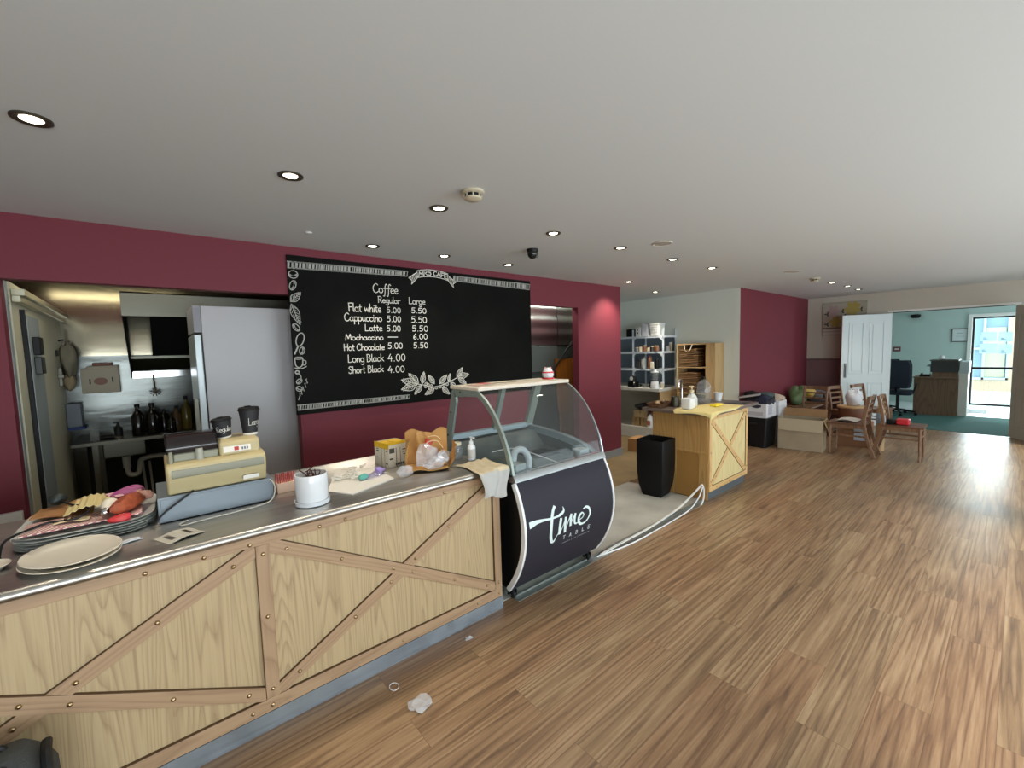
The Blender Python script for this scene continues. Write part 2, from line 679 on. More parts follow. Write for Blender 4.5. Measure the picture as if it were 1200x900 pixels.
def ribbon(g, pts, w, fn):
    """flat stroke along 2d points (u, v), half-width w (number or list), mapped to space by fn"""
    P = [Vector((p[0], p[1])) for p in pts]
    k = len(P)
    ws = w if isinstance(w, (list, tuple)) else [w] * k
    vs = []
    for i in range(k):
        d = P[min(i + 1, k - 1)] - P[max(i - 1, 0)]
        if d.length < 1e-9:
            d = Vector((1, 0))
        d.normalize()
        nrm = Vector((-d.y, d.x))
        e = d * ws[i] * (-0.6 if i == 0 else 0.6 if i == k - 1 else 0)
        a = P[i] + nrm * ws[i] + e; b = P[i] - nrm * ws[i] + e
        vs += [fn(a.x, a.y), fn(b.x, b.y)]
    g.add(vs, [(2 * i, 2 * i + 1, 2 * i + 3, 2 * i + 2) for i in range(k - 1)])


# single-stroke hand lettering: glyph -> (advance, strokes); cap height 1, x-height 0.55
def _o(x=0.25, y=0.27, a=0.24, b=0.27, s=0.6, e=6.9, n=9):
    return [(x + a * cos(s + (e - s) * i / n), y + b * sin(s + (e - s) * i / n)) for i in range(n + 1)]


FONT = {
    ' ': (0.32, []),
    'C': (0.72, [[(0.62, 0.86), (0.42, 1), (0.15, 0.82), (0.03, 0.45), (0.16, 0.08), (0.42, 0), (0.66, 0.16)]]),
    'R': (0.66, [[(0.06, 0), (0.06, 1)], [(0.0, 0.95), (0.35, 1), (0.52, 0.78), (0.34, 0.54), (0.08, 0.5)], [(0.2, 0.52), (0.58, 0)]]),
    'L': (0.58, [[(0.06, 1), (0.04, 0.02)], [(0.04, 0.02), (0.3, 0.02), (0.54, 0.06)]]),
    'F': (0.56, [[(0.08, 0), (0.06, 1)], [(0.0, 0.97), (0.5, 1)], [(0.08, 0.52), (0.42, 0.54)]]),
    'M': (0.86, [[(0.02, 0), (0.12, 1)], [(0.12, 1), (0.38, 0.25)], [(0.38, 0.25), (0.66, 1)], [(0.66, 1), (0.78, 0)]]),
    'H': (0.72, [[(0.06, 0), (0.06, 1)], [(0.58, 0), (0.6, 1)], [(0.0, 0.5), (0.62, 0.52)]]),
    'S': (0.58, [[(0.5, 0.86), (0.3, 1), (0.08, 0.82), (0.2, 0.58), (0.42, 0.42), (0.46, 0.16), (0.24, 0), (0.02, 0.14)]]),
    'B': (0.64, [[(0.06, 0), (0.06, 1)], [(0.02, 0.97), (0.36, 0.98), (0.46, 0.76), (0.3, 0.55), (0.1, 0.53)], [(0.1, 0.53), (0.44, 0.5), (0.55, 0.25), (0.38, 0.02), (0.02, 0.0)]]),
    'A': (0.66, [[(0.0, 0), (0.3, 1)], [(0.3, 1), (0.58, 0)], [(0.1, 0.36), (0.5, 0.36)]]),
    'E': (0.56, [[(0.06, 0), (0.06, 1)], [(0.04, 1), (0.48, 1)], [(0.06, 0.52), (0.4, 0.52)], [(0.06, 0), (0.5, 0)]]),
    'T': (0.6, [[(0.28, 0), (0.28, 1)], [(0.0, 1), (0.56, 1)]]),
    'P': (0.6, [[(0.06, 0), (0.06, 1)], [(0.02, 0.97), (0.38, 0.98), (0.52, 0.75), (0.36, 0.5), (0.08, 0.48)]]),
    'a': (0.58, [_o(0.24, 0.26, 0.22, 0.26), [(0.46, 0.52), (0.45, 0.15), (0.56, 0.02)]]),
    'c': (0.5, [[(0.44, 0.44), (0.28, 0.54), (0.06, 0.38), (0.06, 0.14), (0.24, 0), (0.46, 0.1)]]),
    'd': (0.56, [_o(0.22, 0.26, 0.22, 0.26), [(0.44, 1), (0.44, 0.05), (0.52, 0.0)]]),
    'e': (0.5, [[(0.06, 0.28), (0.4, 0.32), (0.36, 0.52), (0.16, 0.52), (0.04, 0.28), (0.16, 0.02), (0.44, 0.08)]]),
    'f': (0.44, [[(0.5, 0.9), (0.36, 1.02), (0.24, 0.8), (0.2, 0.2), (0.12, -0.3), (-0.04, -0.32)], [(0.02, 0.52), (0.42, 0.54)]]),
    'g': (0.56, [_o(0.24, 0.28, 0.22, 0.25), [(0.47, 0.54), (0.46, -0.1), (0.3, -0.36), (0.04, -0.26)]]),
    'h': (0.54, [[(0.06, 1), (0.06, 0)], [(0.06, 0.3), (0.26, 0.54), (0.42, 0.4), (0.44, 0)]]),
    'i': (0.26, [[(0.1, 0.54), (0.1, 0.06), (0.2, 0)], [(0.11, 0.76), (0.12, 0.82)]]),
    'k': (0.52, [[(0.06, 1), (0.06, 0)], [(0.42, 0.54), (0.08, 0.24)], [(0.18, 0.32), (0.46, 0)]]),
    'l': (0.26, [[(0.1, 1), (0.09, 0.1), (0.22, 0.01)]]),
    'n': (0.54, [[(0.06, 0.54), (0.06, 0)], [(0.06, 0.32), (0.24, 0.54), (0.4, 0.42), (0.44, 0)]]),
    'o': (0.56, [_o()]),
    'p': (0.56, [[(0.06, 0.54), (0.05, -0.4)], _o(0.27, 0.27, 0.21, 0.26, 2.6, 8.9)]),
    'r': (0.42, [[(0.06, 0.54), (0.06, 0)], [(0.06, 0.3), (0.2, 0.5), (0.4, 0.5)]]),
    't': (0.4, [[(0.16, 0.86), (0.15, 0.1), (0.3, 0.0)], [(0.0, 0.56), (0.34, 0.58)]]),
    'u': (0.56, [[(0.05, 0.54), (0.06, 0.14), (0.22, 0.01), (0.42, 0.16), (0.46, 0.54)], [(0.46, 0.54), (0.46, 0.1), (0.55, 0)]]),
    'w': (0.74, [[(0.03, 0.54), (0.16, 0.02)], [(0.16, 0.02), (0.34, 0.46)], [(0.34, 0.46), (0.5, 0.02)], [(0.5, 0.02), (0.66, 0.54)]]),
    '5': (0.66, [[(0.5, 0.98), (0.12, 0.97)], [(0.12, 0.97), (0.08, 0.56)], [(0.08, 0.56), (0.36, 0.62), (0.5, 0.36), (0.36, 0.05), (0.04, 0.06)]]),
    '0': (0.68, [_o(0.29, 0.48, 0.25, 0.47, 1.4, 7.7, 11)]),
    '4': (0.68, [[(0.34, 1), (0.02, 0.36)], [(0.02, 0.36), (0.58, 0.4)], [(0.44, 0.66), (0.4, 0.0)]]),
    '6': (0.64, [[(0.42, 0.98), (0.16, 0.6), (0.08, 0.22), (0.28, 0), (0.48, 0.2), (0.36, 0.44), (0.1, 0.28)]]),
    '.': (0.34, [[(0.1, 0.02), (0.14, 0.05)]]),
    '8': (0.6, [[(0.28, 0.52), (0.08, 0.75), (0.28, 0.98), (0.48, 0.75), (0.28, 0.52), (0.05, 0.26), (0.28, 0), (0.52, 0.26), (0.28, 0.52)]]),
}


def write(g, text, x0, x1, z0, h, fn, w=0.0045, slope=0.0):
    adv = sum(FONT[c][0] for c in text)
    k = (x1 - x0) / (adv - 0.1)
    x = x0
    for c in text:
        a, st = FONT[c]
        for s in st:
            pts = smooth(s, 4)
            ribbon(g, [(x + p[0] * k, z0 + p[1] * h + slope * (x + p[0] * k - x0)) for p in pts], w, fn)
        x += a * k


def rotz(a):
    return Matrix.Rotation(a, 3, 'Z')



# ------------------------------------------------------------------ room shell
M['brown_vinyl'] = mat('worn brown vinyl floor', '84714f', 0.6, var=0.22, vscale=3.0)
M['glow_white'] = M['white']
sbox('floor', M['planks'], -4.1, 10.41, -2.7, 5.9, -0.06, 0.0)
# bare floor left where the servery ran on, behind the counter line
structure(G().box(-4.0, 4.27, 2.075, 2.95, 0.0, 0.004).done('floor_bare', M['concrete']))
structure(G().box(-4.0, 7.12, 2.95, 5.9, 0.0, 0.004).done('floor_vinyl', M['brown_vinyl']))
sbox('floor_carpet', M['carpet'], 10.41, 12.66, -2.6, 3.4, -0.06, 0.004)
sbox('floor_tile', M['tile'], 12.66, 14.8, -2.6, 3.4, -0.06, 0.006)
sbox('ceiling', M['ceiling'], -4.1, 14.85, -2.75, 6.0, CEIL, CEIL + 0.08)
YW = 3.79
g = G()
g.box(-4.0, -0.61, YW, YW + 0.1, 0, CEIL)
g.box(-0.61, 0.93, YW, YW + 0.1, 2.095, CEIL)
g.box(0.93, 3.45, YW, YW + 0.1, 0, CEIL)
g.box(3.45, 4.37, YW, YW + 0.1, 2.135, CEIL)
g.box(4.37, 5.3, YW, YW + 0.1, 0, CEIL)
structure(g.done('wall_back', M['red']))
structure(G().box(-4.0, -0.62, YW - 0.05, YW - 0.001, 0.62, 0.738).done('trim_1', M['white'], bevel=0.004))
structure(G().box(-0.613, -0.606, YW + 0.1, YW + 0.16, 0, 2.095).done('trim_2', M['grey_metal']))
structure(G().box(-4.0, -0.62, YW - 0.014, YW - 0.001, 0, 0.11).box(4.375, 5.313, YW - 0.014, YW - 0.001, 0, 0.11).box(5.301, 5.313, YW, YW + 0.1, 0, 0.11).done('baseboard_back', M['skirt']))
sbox('wall_alcove', M['grey_wall'], 7.12, 7.22, 2.96, 5.8, 0, CEIL)
sbox('wall_dining', M['red'], 7.12, 10.41, 2.86, 2.96, 0, CEIL)
structure(G().box(7.115, 7.1195, 2.862, 2.96, 0, CEIL).done('trim_3', M['grey_wall']))
sbox('wall_alcove_end', M['grey_wall'], 5.3, 7.2, 5.7, 5.8, 0, CEIL)
sbox('wall_divider', M['steel_dull'], 5.2, 5.298, YW + 0.1, 5.9, 0, CEIL)
# far wall with the wide opening to the office
g = G()
g.box(10.41, 10.51, -2.6, 0.06, 0, CEIL)
g.box(10.41, 10.51, 0.06, 1.554, 2.09, CEIL)
g.box(10.41, 10.51, 1.554, 2.96, 0, CEIL)
structure(g.done('wall_far', M['beige']))
structure(G().box(10.403, 10.409, 1.6, 2.858, 0, 1.235).done('wall_dado', M['mauve']))
structure(G().box(10.39, 10.409, 1.6, 2.858, 1.235, 1.255).done('trim_4', mat('brown dado rail', '5b3f36', 0.5), bevel=0.004))
g = G()
g.box(10.395, 10.409, 0.02, 1.60, 2.09, 2.125)
structure(g.done('trim_5', M['white'], bevel=0.003))
structure(G().box(10.40, 10.42, 0.08, 1.54, 2.078, 2.0895).done('trim_6', M['black_matte']))
# street side wall with the windows behind the photographer, and the near end wall
g = G()
xs = [-4.1]
for (x0, x1, z0, z1) in WIN:
    g.box(xs[-1], x0, -2.7, -2.6, 0, CEIL)
    g.box(x0, x1, -2.7, -2.6, 0, z0)
    g.box(x0, x1, -2.7, -2.6, z1, CEIL)
    xs.append(x1)
g.box(xs[-1], 10.51, -2.7, -2.6, 0, CEIL)
structure(g.done('wall_street', M['beige']))
for i, (x0, x1, z0, z1) in enumerate(WIN):
    g = G()
    n = max(2, round((x1 - x0) / 1.2))
    for k in range(n + 1):
        x = x0 + (x1 - x0) * k / n
        g.box(x - 0.025, x + 0.025, -2.63, -2.59, z0, z1)
    for z in (z0, z1):
        g.box(x0, x1, -2.63, -2.59, z - 0.025, z + 0.025)
    g.box(x0, x1, -2.63, -2.59, 0.95, 0.99)
    structure(g.done('window_%d' % (i + 1), M['black']))
sbox('wall_near', M['beige'], -4.1, -4.0, -2.6, 5.9, 0, CEIL)

# office beyond the opening
DY0, DY1 = 0.03, 0.757
g = G()
g.box(14.75, 14.85, -2.6, DY0, 0, CEIL)
g.box(14.75, 14.85, DY0, DY1, 2.06, CEIL)
g.box(14.75, 14.85, DY1, 3.4, 0, CEIL)
structure(g.done('wall_office', M['office_wall']))
sbox('wall_office_side', M['office_wall'], 10.51, 14.75, 3.3, 3.4, 0, CEIL)
g = G()
g.box(10.51, 11.6, -2.7, -2.6, 0, CEIL).box(13.2, 14.75, -2.7, -2.6, 0, CEIL).box(11.6, 13.2, -2.7, -2.6, 0, 0.7).box(11.6, 13.2, -2.7, -2.6, 2.1, CEIL)  # unseen opening added to go with the office fill light
structure(g.done('wall_office_street', M['grey_wall']))
g = G()
g.box(14.70, 14.749, DY1, DY1 + 0.07, 0.006, 2.13).box(14.70, 14.749, DY0 - 0.07, DY0, 0.006, 2.13).box(14.70, 14.749, DY0, DY1, 2.06, 2.13)
structure(g.done('trim_7', M['white'], bevel=0.004))
fr = structure(G().box(14.76, 14.80, DY1 - 0.038, DY1, 0.01, 2.06).box(14.76, 14.80, DY0, DY0 + 0.038, 0.01, 2.06).box(14.76, 14.80, DY0, DY1, 2.02, 2.06).box(14.76, 14.80, DY0, DY1, 0.01, 0.05).box(14.76, 14.80, DY0, DY1, 0.85, 0.905).done('door_3', M['black']))
G().box(14.777, 14.783, DY0 + 0.03, DY1 - 0.03, 0.04, 2.03).done('glass_pane', M['pane'], fr)

# the street outside the office door
M['paver'] = mat('pale concrete pavers', 'c9d6d8', 0.8)
M['brick'] = mat('pale orange facing brick', 'd2b79f', 0.85, var=0.15, vscale=30)
g = G()
for i in range(16):
    for j in range(14):
        x, y = 14.9 + i * 0.3, -1.6 + j * 0.3
        g.box(x + 0.006, x + 0.294, y + 0.006, y + 0.294, -0.1, -0.03)
structure(g.done('ground_paving', M['paver']))
hs = thing('shopfront', 'building across the paved lane seen through the office glass door', 'building', (19.2, 0.5, -0.03))
g = G()
g.box(0.0, 0.3, -2.2, -0.28, 0, 3.2)
g.box(0.0, 0.3, 0.75, 4.0, 0, 3.2)
g.box(0.0, 0.3, -0.28, 0.75, 0, 0.35)
g.box(0.0, 0.3, -0.28, 0.75, 2.55, 3.2)
g.done('wall', M['brick'], hs)
g = G()
for y in (-0.28, 0.71, 0.2):
    g.box(-0.03, 0.08, y, y + 0.05, 0.35, 2.55)
for z in (0.35, 1.25, 2.49):
    g.box(-0.03, 0.08, -0.28, 0.75, z, z + 0.06)
g.done('window_frame', mat('white-blue frame', 'c3d2da', 0.4), hs)
g = G().box(0.1, 0.12, -0.28, 0.75, 0.35, 2.55)
g.done('window_glass', mat('blue-grey window glass', '9db6c4', 0.1), hs)
G().box(0.06, 0.09, -0.2, 0.25, 0.42, 1.9).done('roller_blind', mat('cream roller blind', 'cdc9ae', 0.7), hs)
paper_lit = bpy.data.materials.new('bluish see-through paper')
paper_lit.use_nodes = True
_n = paper_lit.node_tree.nodes
_tr = _n.new('ShaderNodeBsdfTranslucent')
_tr.inputs[0].default_value = (0.5, 0.6, 0.64, 1)
_df = _n.new('ShaderNodeBsdfDiffuse')
_df.inputs[0].default_value = (0.5, 0.58, 0.6, 1)
_mx = _n.new('ShaderNodeMixShader')
paper_lit.node_tree.links.new(_tr.outputs[0], _mx.inputs[1])
paper_lit.node_tree.links.new(_df.outputs[0], _mx.inputs[2])
paper_lit.node_tree.links.new(_mx.outputs[0], _n['Material Output'].inputs[0])
for (y0, y1, z0, z1, nm) in ((0.37, 0.62, 1.50, 1.71, 'upper inner'), (0.13, 0.34, 1.48, 1.70, 'upper hinge-side'), (0.35, 0.63, 1.22, 1.44, 'lower inner'), (0.13, 0.33, 1.20, 1.42, 'lower hinge-side')):
    t = thing('notice', 'white notice on the office glass door, the %s of four' % nm, 'notice', (14.7735, (y0 + y1) / 2, z0), 0, 'notices on the glass door')
    w, h = (y1 - y0) / 2, z1 - z0
    G().box(0, 0.0025, -w, w, 0, h).done('sheet', paper_lit, t)
    g = G()
    for k in range(3):
        yy = w * 0.7
        g.box(-0.002, 0, yy - 0.09 + 0.02 * k, yy, 0.03 + k * 0.022, 0.04 + k * 0.022)
    g.done('print', mat('notice print', '6f8994', 0.6), t)

# ------------------------------------------------------------------ kitchen shell behind the wall
sbox('wall_kitchen', M['steel_wall'], -2.5, 5.2, 5.85, 5.95, 0, 1.66)
sbox('wall_kitchen_upper', mat('smooth stainless cladding', '9a9380', 0.13, 1.0, bump=0.25, bscale=1.0, stretch=(0.6, 1, 2.2)), -2.5, 5.2, 5.845, 5.95, 1.66, CEIL)
sbox('wall_kitchen_side', M['steel_dull'], -2.5, -2.4, YW + 0.1, 5.85, 0, CEIL)

# ------------------------------------------------------------------ folding doors at the office opening


def leaf(name, p0, p1, h, m, handle_side, hl):
    """panelled door leaf hinged at p0, free edge at p1"""
    d = Vector((p1[0] - p0[0], p1[1] - p0[1]))
    w = d.length
    o = G().box(0, w, -0.02, 0.02, 0.012, h).done(name, m, bevel=0.003)
    o.location = (p0[0], p0[1], 0)
    o.rotation_euler = (0, 0, math.atan2(d.y, d.x))
    structure(o)
    for sgn in (-1, 1):
        for (a, b, z0, z1) in ((0.14, 0.44, 0.98, h - 0.14), (0.56, 0.86, 0.98, h - 0.14), (0.14, 0.44, 0.2, 0.82), (0.56, 0.86, 0.2, 0.82)):
            x0, x1 = a * w, b * w
            y = 0.021 * sgn
            g = G()
            e = 0.014
            g.box(x0, x1, min(y, y * 1.35), max(y, y * 1.35), z0, z0 + e).box(x0, x1, min(y, y * 1.35), max(y, y * 1.35), z1 - e, z1)
            g.box(x0, x0 + e, min(y, y * 1.35), max(y, y * 1.35), z0, z1).box(x1 - e, x1, min(y, y * 1.35), max(y, y * 1.35), z0, z1)
            g.box(x0 + 0.05, x1 - 0.05, min(y, y * 1.25), max(y, y * 1.25), z0 + 0.05, z1 - 0.05)
            g.done('panel', m, o, bevel=0.003)
    if hl:
        x = w - 0.06
        y = 0.055 * handle_side
        g = G().tube([(x, 0.02 * handle_side, 0.93), (x, y, 0.94), (x, y, 1.14), (x, 0.02 * handle_side, 1.15)], 0.011, 8)
        g.box(x - 0.022, x + 0.022, min(0, 0.024 * handle_side), max(0, 0.024 * handle_side), 0.90, 1.18)
        g.done('handle', M['grey_metal'], o)
    return o


d1 = leaf('door_1', (10.37, 1.545), (9.99, 2.19), 2.07, M['door'], 1, True)
w1 = math.hypot(0.38, 0.645)
G().box(w1 + 0.001, w1 + 0.012, -0.02, 0.02, 0.012, 2.07).done('edge_strip', mat('brown door edge', '7d5a4a', 0.5), d1)
leaf('door_2', (10.37, 0.06), (9.72, -0.27), 2.07, M['beige'], 1, False)

# ------------------------------------------------------------------ ceiling fittings
ORD = ['first', 'second', 'third', 'fourth', 'fifth', 'sixth', 'seventh', 'eighth']


def downlight(loc, label, power=26, tilt=(0, 0, -1)):
    t = thing('downlight', label, 'ceiling light', (loc[0], loc[1], CEIL - 0.003), 0, 'recessed downlights')
    G().lathe([(0.031, 0.001), (0.033, -0.002), (0.05, -0.006), (0.056, -0.003), (0.056, 0.0025)], 28).done('ring', M['nickel'], t)
    G().lathe([(0.0, -0.0015), (0.031, -0.0015), (0.031, 0.002)], 24).done('lens', M['lens'], t)
    l = bpy.data.lights.new('downlight_lamp', 'SPOT')
    l.energy = power
    l.color = (1.0, 0.9, 0.75)
    l.spot_size = radians(95)
    l.spot_blend = 0.8
    l.shadow_soft_size = 0.035
    o = bpy.data.objects.new('downlight_lamp', l)
    COL.objects.link(o)
    o.parent = t
    o.location = (0, 0, -0.02)
    o.rotation_euler = Vector(tilt).to_track_quat('-Z', 'Y').to_euler()


for i, x in enumerate((-0.25, 0.593, 1.413, 2.4, 3.242, 4.12, 4.974)):
    downlight((x, 2.31), 'round recessed downlight, %s along the row above the counter front' % ORD[i])
for i, x in enumerate((1.456, 2.124, 2.877)):
    downlight((x, 3.415), 'recessed downlight close above the chalkboard wall, %s from the kitchen hatch' % ORD[i], 22)
downlight((4.99, 3.43), 'round recessed downlight throwing a bright patch on the burgundy wall end', 46, (-0.05, 0.42, -1))
downlight((6.309, 3.838), 'round recessed downlight in the alcove ceiling by the white shelving', 90)
for x, y, nm in ((7.852, 1.86, 'nearest the ceiling detector'), (8.6, 1.83, 'middle one'), (9.351, 1.84, 'nearest the painting')):
    downlight((x, y), 'small recessed downlight far across the dining room, %s' % nm, 18)

for (x, y), nm in (((1.421, 1.968), 'round cream smoke detector on the ceiling in front of the chalkboard'), ((7.089, 1.875), 'distant smoke detector on the ceiling towards the painting')):
    t = thing('smoke_detector', nm, 'smoke detector', (x, y, CEIL - 0.001), 0, 'smoke detectors')
    G().lathe([(0.062, 0.0), (0.062, -0.012), (0.054, -0.018), (0.05, -0.018)], 28).done('base', mat('cream detector plastic', 'c9bfa6', 0.4), t)
    G().lathe([(0.044, -0.018), (0.044, -0.034)], 28).done('vent_band', M['black_matte'], t)
    g = G().lathe([(0.048, -0.034), (0.046, -0.042), (0.03, -0.05), (0.0, -0.051)], 28)
    for k in range(8):
        a = k * pi / 4 + 0.2
        g.cbox((0.047 * cos(a), 0.047 * sin(a), -0.026), (0.006, 0.006, 0.018), rotz(a))
    g.done('cap', mat('cream detector plastic', 'c9bfa6', 0.4), t)
t = thing('dome_camera', 'small black dome camera on the ceiling before the chalkboard', 'camera', (2.625, 2.781, CEIL - 0.001))
G().lathe([(0.05, 0), (0.05, -0.02), (0.046, -0.026)], 24).done('mount', M['black'], t)
G().lathe([(0.044, -0.026), (0.045, -0.045), (0.036, -0.065), (0.018, -0.078), (0, -0.081)], 24).done('dome', mat('smoked dome', '202422', 0.08), t)
G().lathe([(0.0, 0.0), (0.014, 0.0), (0.014, 0.012), (0, 0.012)], 12, (0.012, -0.034, -0.062), rot=Matrix.Rotation(radians(120), 3, 'X')).done('lens', mat('camera lens glass', '59605e', 0.1), t)
for (x, y), nm in (((3.41, 2.009), 'flat round ceiling speaker nearest the counter'), ((6.132, 1.864), 'flat round ceiling speaker towards the dining room')):
    t = thing('ceiling_speaker', nm, 'speaker', (x, y, CEIL - 0.001), 0, 'ceiling speakers')
    G().lathe([(0.085, 0.0), (0.085, -0.004), (0.074, -0.008), (0.07, -0.004)], 28).done('rim', mat('speaker white', 'cfc9c0', 0.5), t)
    G().lathe([(0.07, -0.004), (0.035, -0.0055), (0.0, -0.006)], 28).done('grille', mat('speaker grille', 'b5aea6', 0.6, bump=0.4, bscale=400), t)
t = thing('sprinkler_cap', 'tiny white cap on the ceiling beside the burgundy wall', 'cap', (0.937, 3.279, CEIL - 0.001))
G().lathe([(0.022, 0), (0.022, -0.006), (0.016, -0.01), (0.0, -0.011)], 16).done('cap', M['white_plastic'], t)
for i, (x, y) in enumerate(((4.2, 1.0),)):
    pass


def at(g, name, m, root, bevel=0.0, ang=38):
    """part whose shapes were given in room coordinates, moved into the frame of its (unrotated) thing"""
    l = root.location if root.parent is None else root.parent.location + root.location
    g.v = [(v[0] - l[0], v[1] - l[1], v[2] - l[2]) for v in g.v]
    return g.done(name, m, root, bevel, ang)


# ------------------------------------------------------------------ service counter
EDGE = mat('dark brown board edge', '5c4226', 0.6)  # for thin dark brown strips along one edge of the boards
c = thing('service_counter', 'long oak-fronted service counter with crossed braces and brass studs', 'counter', (0.3, 2.4, 0.0))
at(G().box(-1.0, 1.58, 2.056, 2.74, 0.05, 0.86), 'carcass', M['oak'], c)
for x0, x1 in ((-0.985, 0.292), (0.338, 1.54)):
    at(G().box(x0, x1, 2.042, 2.056, 0.07, 0.861), 'panel', M['veneer'], c)
# front kick plate of bright sheet metal
at(G().box(-1.0, 1.588, 2.024, 2.055, 0.0, 0.078), 'kick_plate', M['galv'], c)
at(G().box(-1.0, 1.585, 2.026, 2.055, 0.815, 0.861), 'top_rail', M['trim_x'], c, 0.002)
at(G().box(-1.0, 1.585, 2.026, 2.055, 0.079, 0.136), 'bottom_rail', M['trim_x'], c, 0.002)
for x0, x1 in ((-1.0, -0.95), (0.289, 0.341), (1.535, 1.586)):
    at(G().box(x0, x1, 2.0265, 2.055, 0.136, 0.815), 'post', M['trim_z'], c, 0.002)
    if x0 > 0:
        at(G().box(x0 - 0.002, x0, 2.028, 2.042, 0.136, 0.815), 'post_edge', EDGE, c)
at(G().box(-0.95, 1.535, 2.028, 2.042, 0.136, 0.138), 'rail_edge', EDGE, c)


def brace(a, b, ea=0.03, eb=0.03, dy=0.0, w=0.056):
    d = Vector((b[0] - a[0], 0, b[1] - a[1]))
    L = d.length
    g = G().box(-L / 2 - ea, L / 2 + eb, -0.0065 + dy, 0.0075, -w / 2, w / 2)
    o = g.done('brace', M['trim_x'], c, 0.0012)
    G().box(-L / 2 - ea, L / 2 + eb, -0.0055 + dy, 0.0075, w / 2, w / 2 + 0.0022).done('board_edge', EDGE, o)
    o.location = Vector(((a[0] + b[0]) / 2, 2.0345, (a[1] + b[1]) / 2)) - c.location
    o.rotation_euler = (0, -math.atan2(d.z, d.x), 0)


def cross(x0, x1, z0, z1):
    cx, cz = (x0 + x1) / 2, (z0 + z1) / 2
    brace((x0, z1), (x1, z0))
    L = math.hypot(x1 - x0, z1 - z0)
    sn = 2 * (x1 - x0) * (z1 - z0) / L ** 2
    k = 0.029 / sn / (L / 2) * 1.02
    brace((x0, z0), (cx, cz), 0.03, -0.012, 0.0012)
    brace((cx, cz), (x1, z1), -0.012, 0.03, 0.0012)


cross(-0.955, 0.282, 0.162, 0.795)
cross(0.352, 1.528, 0.158, 0.798)
stud_proto = None


def stud(x, z, y=2.026):
    global stud_proto
    if stud_proto is None:
        stud_proto = G().lathe([(0.0085, 0), (0.0077, 0.0028), (0.005, 0.0052), (0, 0.006)], 10, rot=Matrix.Rotation(pi / 2, 3, 'X')).done('stud', M['brass'], c)
        o = stud_proto
    else:
        o = stud_proto.copy()
        COL.objects.link(o)
        o.parent = c
    o.location = Vector((x, y, z)) - c.location


for x in (-0.9, -0.5, -0.06, 0.115, 0.27, 0.545, 0.66, 1.2, 1.5):
    stud(x, 0.828)
for x in (-0.8, -0.25, 0.235, 0.31, 0.92, 1.4, 1.562):
    stud(x, 0.105)
for x in (-0.975, 0.315, 1.561):
    for z in (0.775, 0.5, 0.175):
        stud(x, z)
for x0, x1, z0, z1 in ((-0.955, 0.282, 0.162, 0.795), (0.352, 1.528, 0.158, 0.798)):
    for t_ in (0.045, 0.24, 0.455, 0.545, 0.76, 0.955):
        stud(x0 + (x1 - x0) * t_, z1 + (z0 - z1) * t_, 2.0275)
    for t_ in (0.06, 0.28, 0.44, 0.56, 0.74, 0.94):
        stud(x0 + (x1 - x0) * t_, z0 + (z1 - z0) * t_, 2.0275)

# stainless worktop with a rolled front edge
g = G()
prof = [(2.02, 0.862)] + [(2.012 + 0.022 * cos(a), 0.881 + 0.019 * sin(a)) for a in [-pi / 2 - k * pi / 8 for k in range(0, 9)]] + [(2.78, 0.90), (2.795, 0.915), (2.815, 0.915), (2.815, 0.862)]
g.prism([(y, z) for y, z in prof], 'x', -1.0, 1.592)
o = g.done('worktop', M['steel'], None, 0.0, 50)
tag(o, 'long stainless steel worktop with rolled edge lying on the oak counter', 'worktop')

# ------------------------------------------------------------------ chalkboard menu
cb = thing('chalkboard', 'long black chalkboard coffee menu hung on the burgundy wall', 'chalkboard', (2.2, 3.789, 1.125))
at(G().box(0.898, 3.505, 3.768, 3.7885, 1.125, 2.402), 'panel', M['board'], cb, 0.002)
YC = 3.7665


def fb(u, v):
    return (u, YC, v)


g = G()
MENU = [('Coffee', 1.587, 1.822, 2.151, 0.071), ('Regular', 1.63, 1.84, 2.063, 0.05), ('Large', 1.933, 2.102, 2.066, 0.055), ('Flat white', 1.36, 1.651, 1.975, 0.065), ('5.00', 1.707, 1.845, 1.975, 0.045), ('5.50', 1.956, 2.114, 1.981, 0.044), ('Cappuccino', 1.32, 1.654, 1.893, 0.06), ('5.00', 1.706, 1.843, 1.893, 0.048), ('5.50', 1.951, 2.114, 1.891, 0.05), ('Latte', 1.496, 1.652, 1.808, 0.052), ('5.00', 1.7, 1.835, 1.806, 0.048), ('5.50', 1.955, 2.124, 1.808, 0.048), ('Mochaccino', 1.32, 1.658, 1.727, 0.047), ('6.00', 1.96, 2.113, 1.732, 0.048), ('Hot Chocolate', 1.302, 1.664, 1.638, 0.05), ('5.00', 1.702, 1.847, 1.647, 0.048), ('5.50', 1.961, 2.116, 1.647, 0.047), ('Long Black', 1.331, 1.652, 1.535, 0.058), ('4.00', 1.696, 1.87, 1.53, 0.059), ('Short Black', 1.33, 1.645, 1.438, 0.054), ('4.00', 1.691, 1.856, 1.424, 0.054)]
for s_, x0, x1, z0, h in MENU:
    g = G()
    write(g, s_, x0, x1, z0, h * 1.12, fb, 0.0033)
    at(g, 'lettering', M['chalk'], cb)
g = G()
ribbon(g, [(1.708, 1.753), (1.801, 1.753)], 0.0035, fb)
at(g, 'dash', M['chalk'], cb)
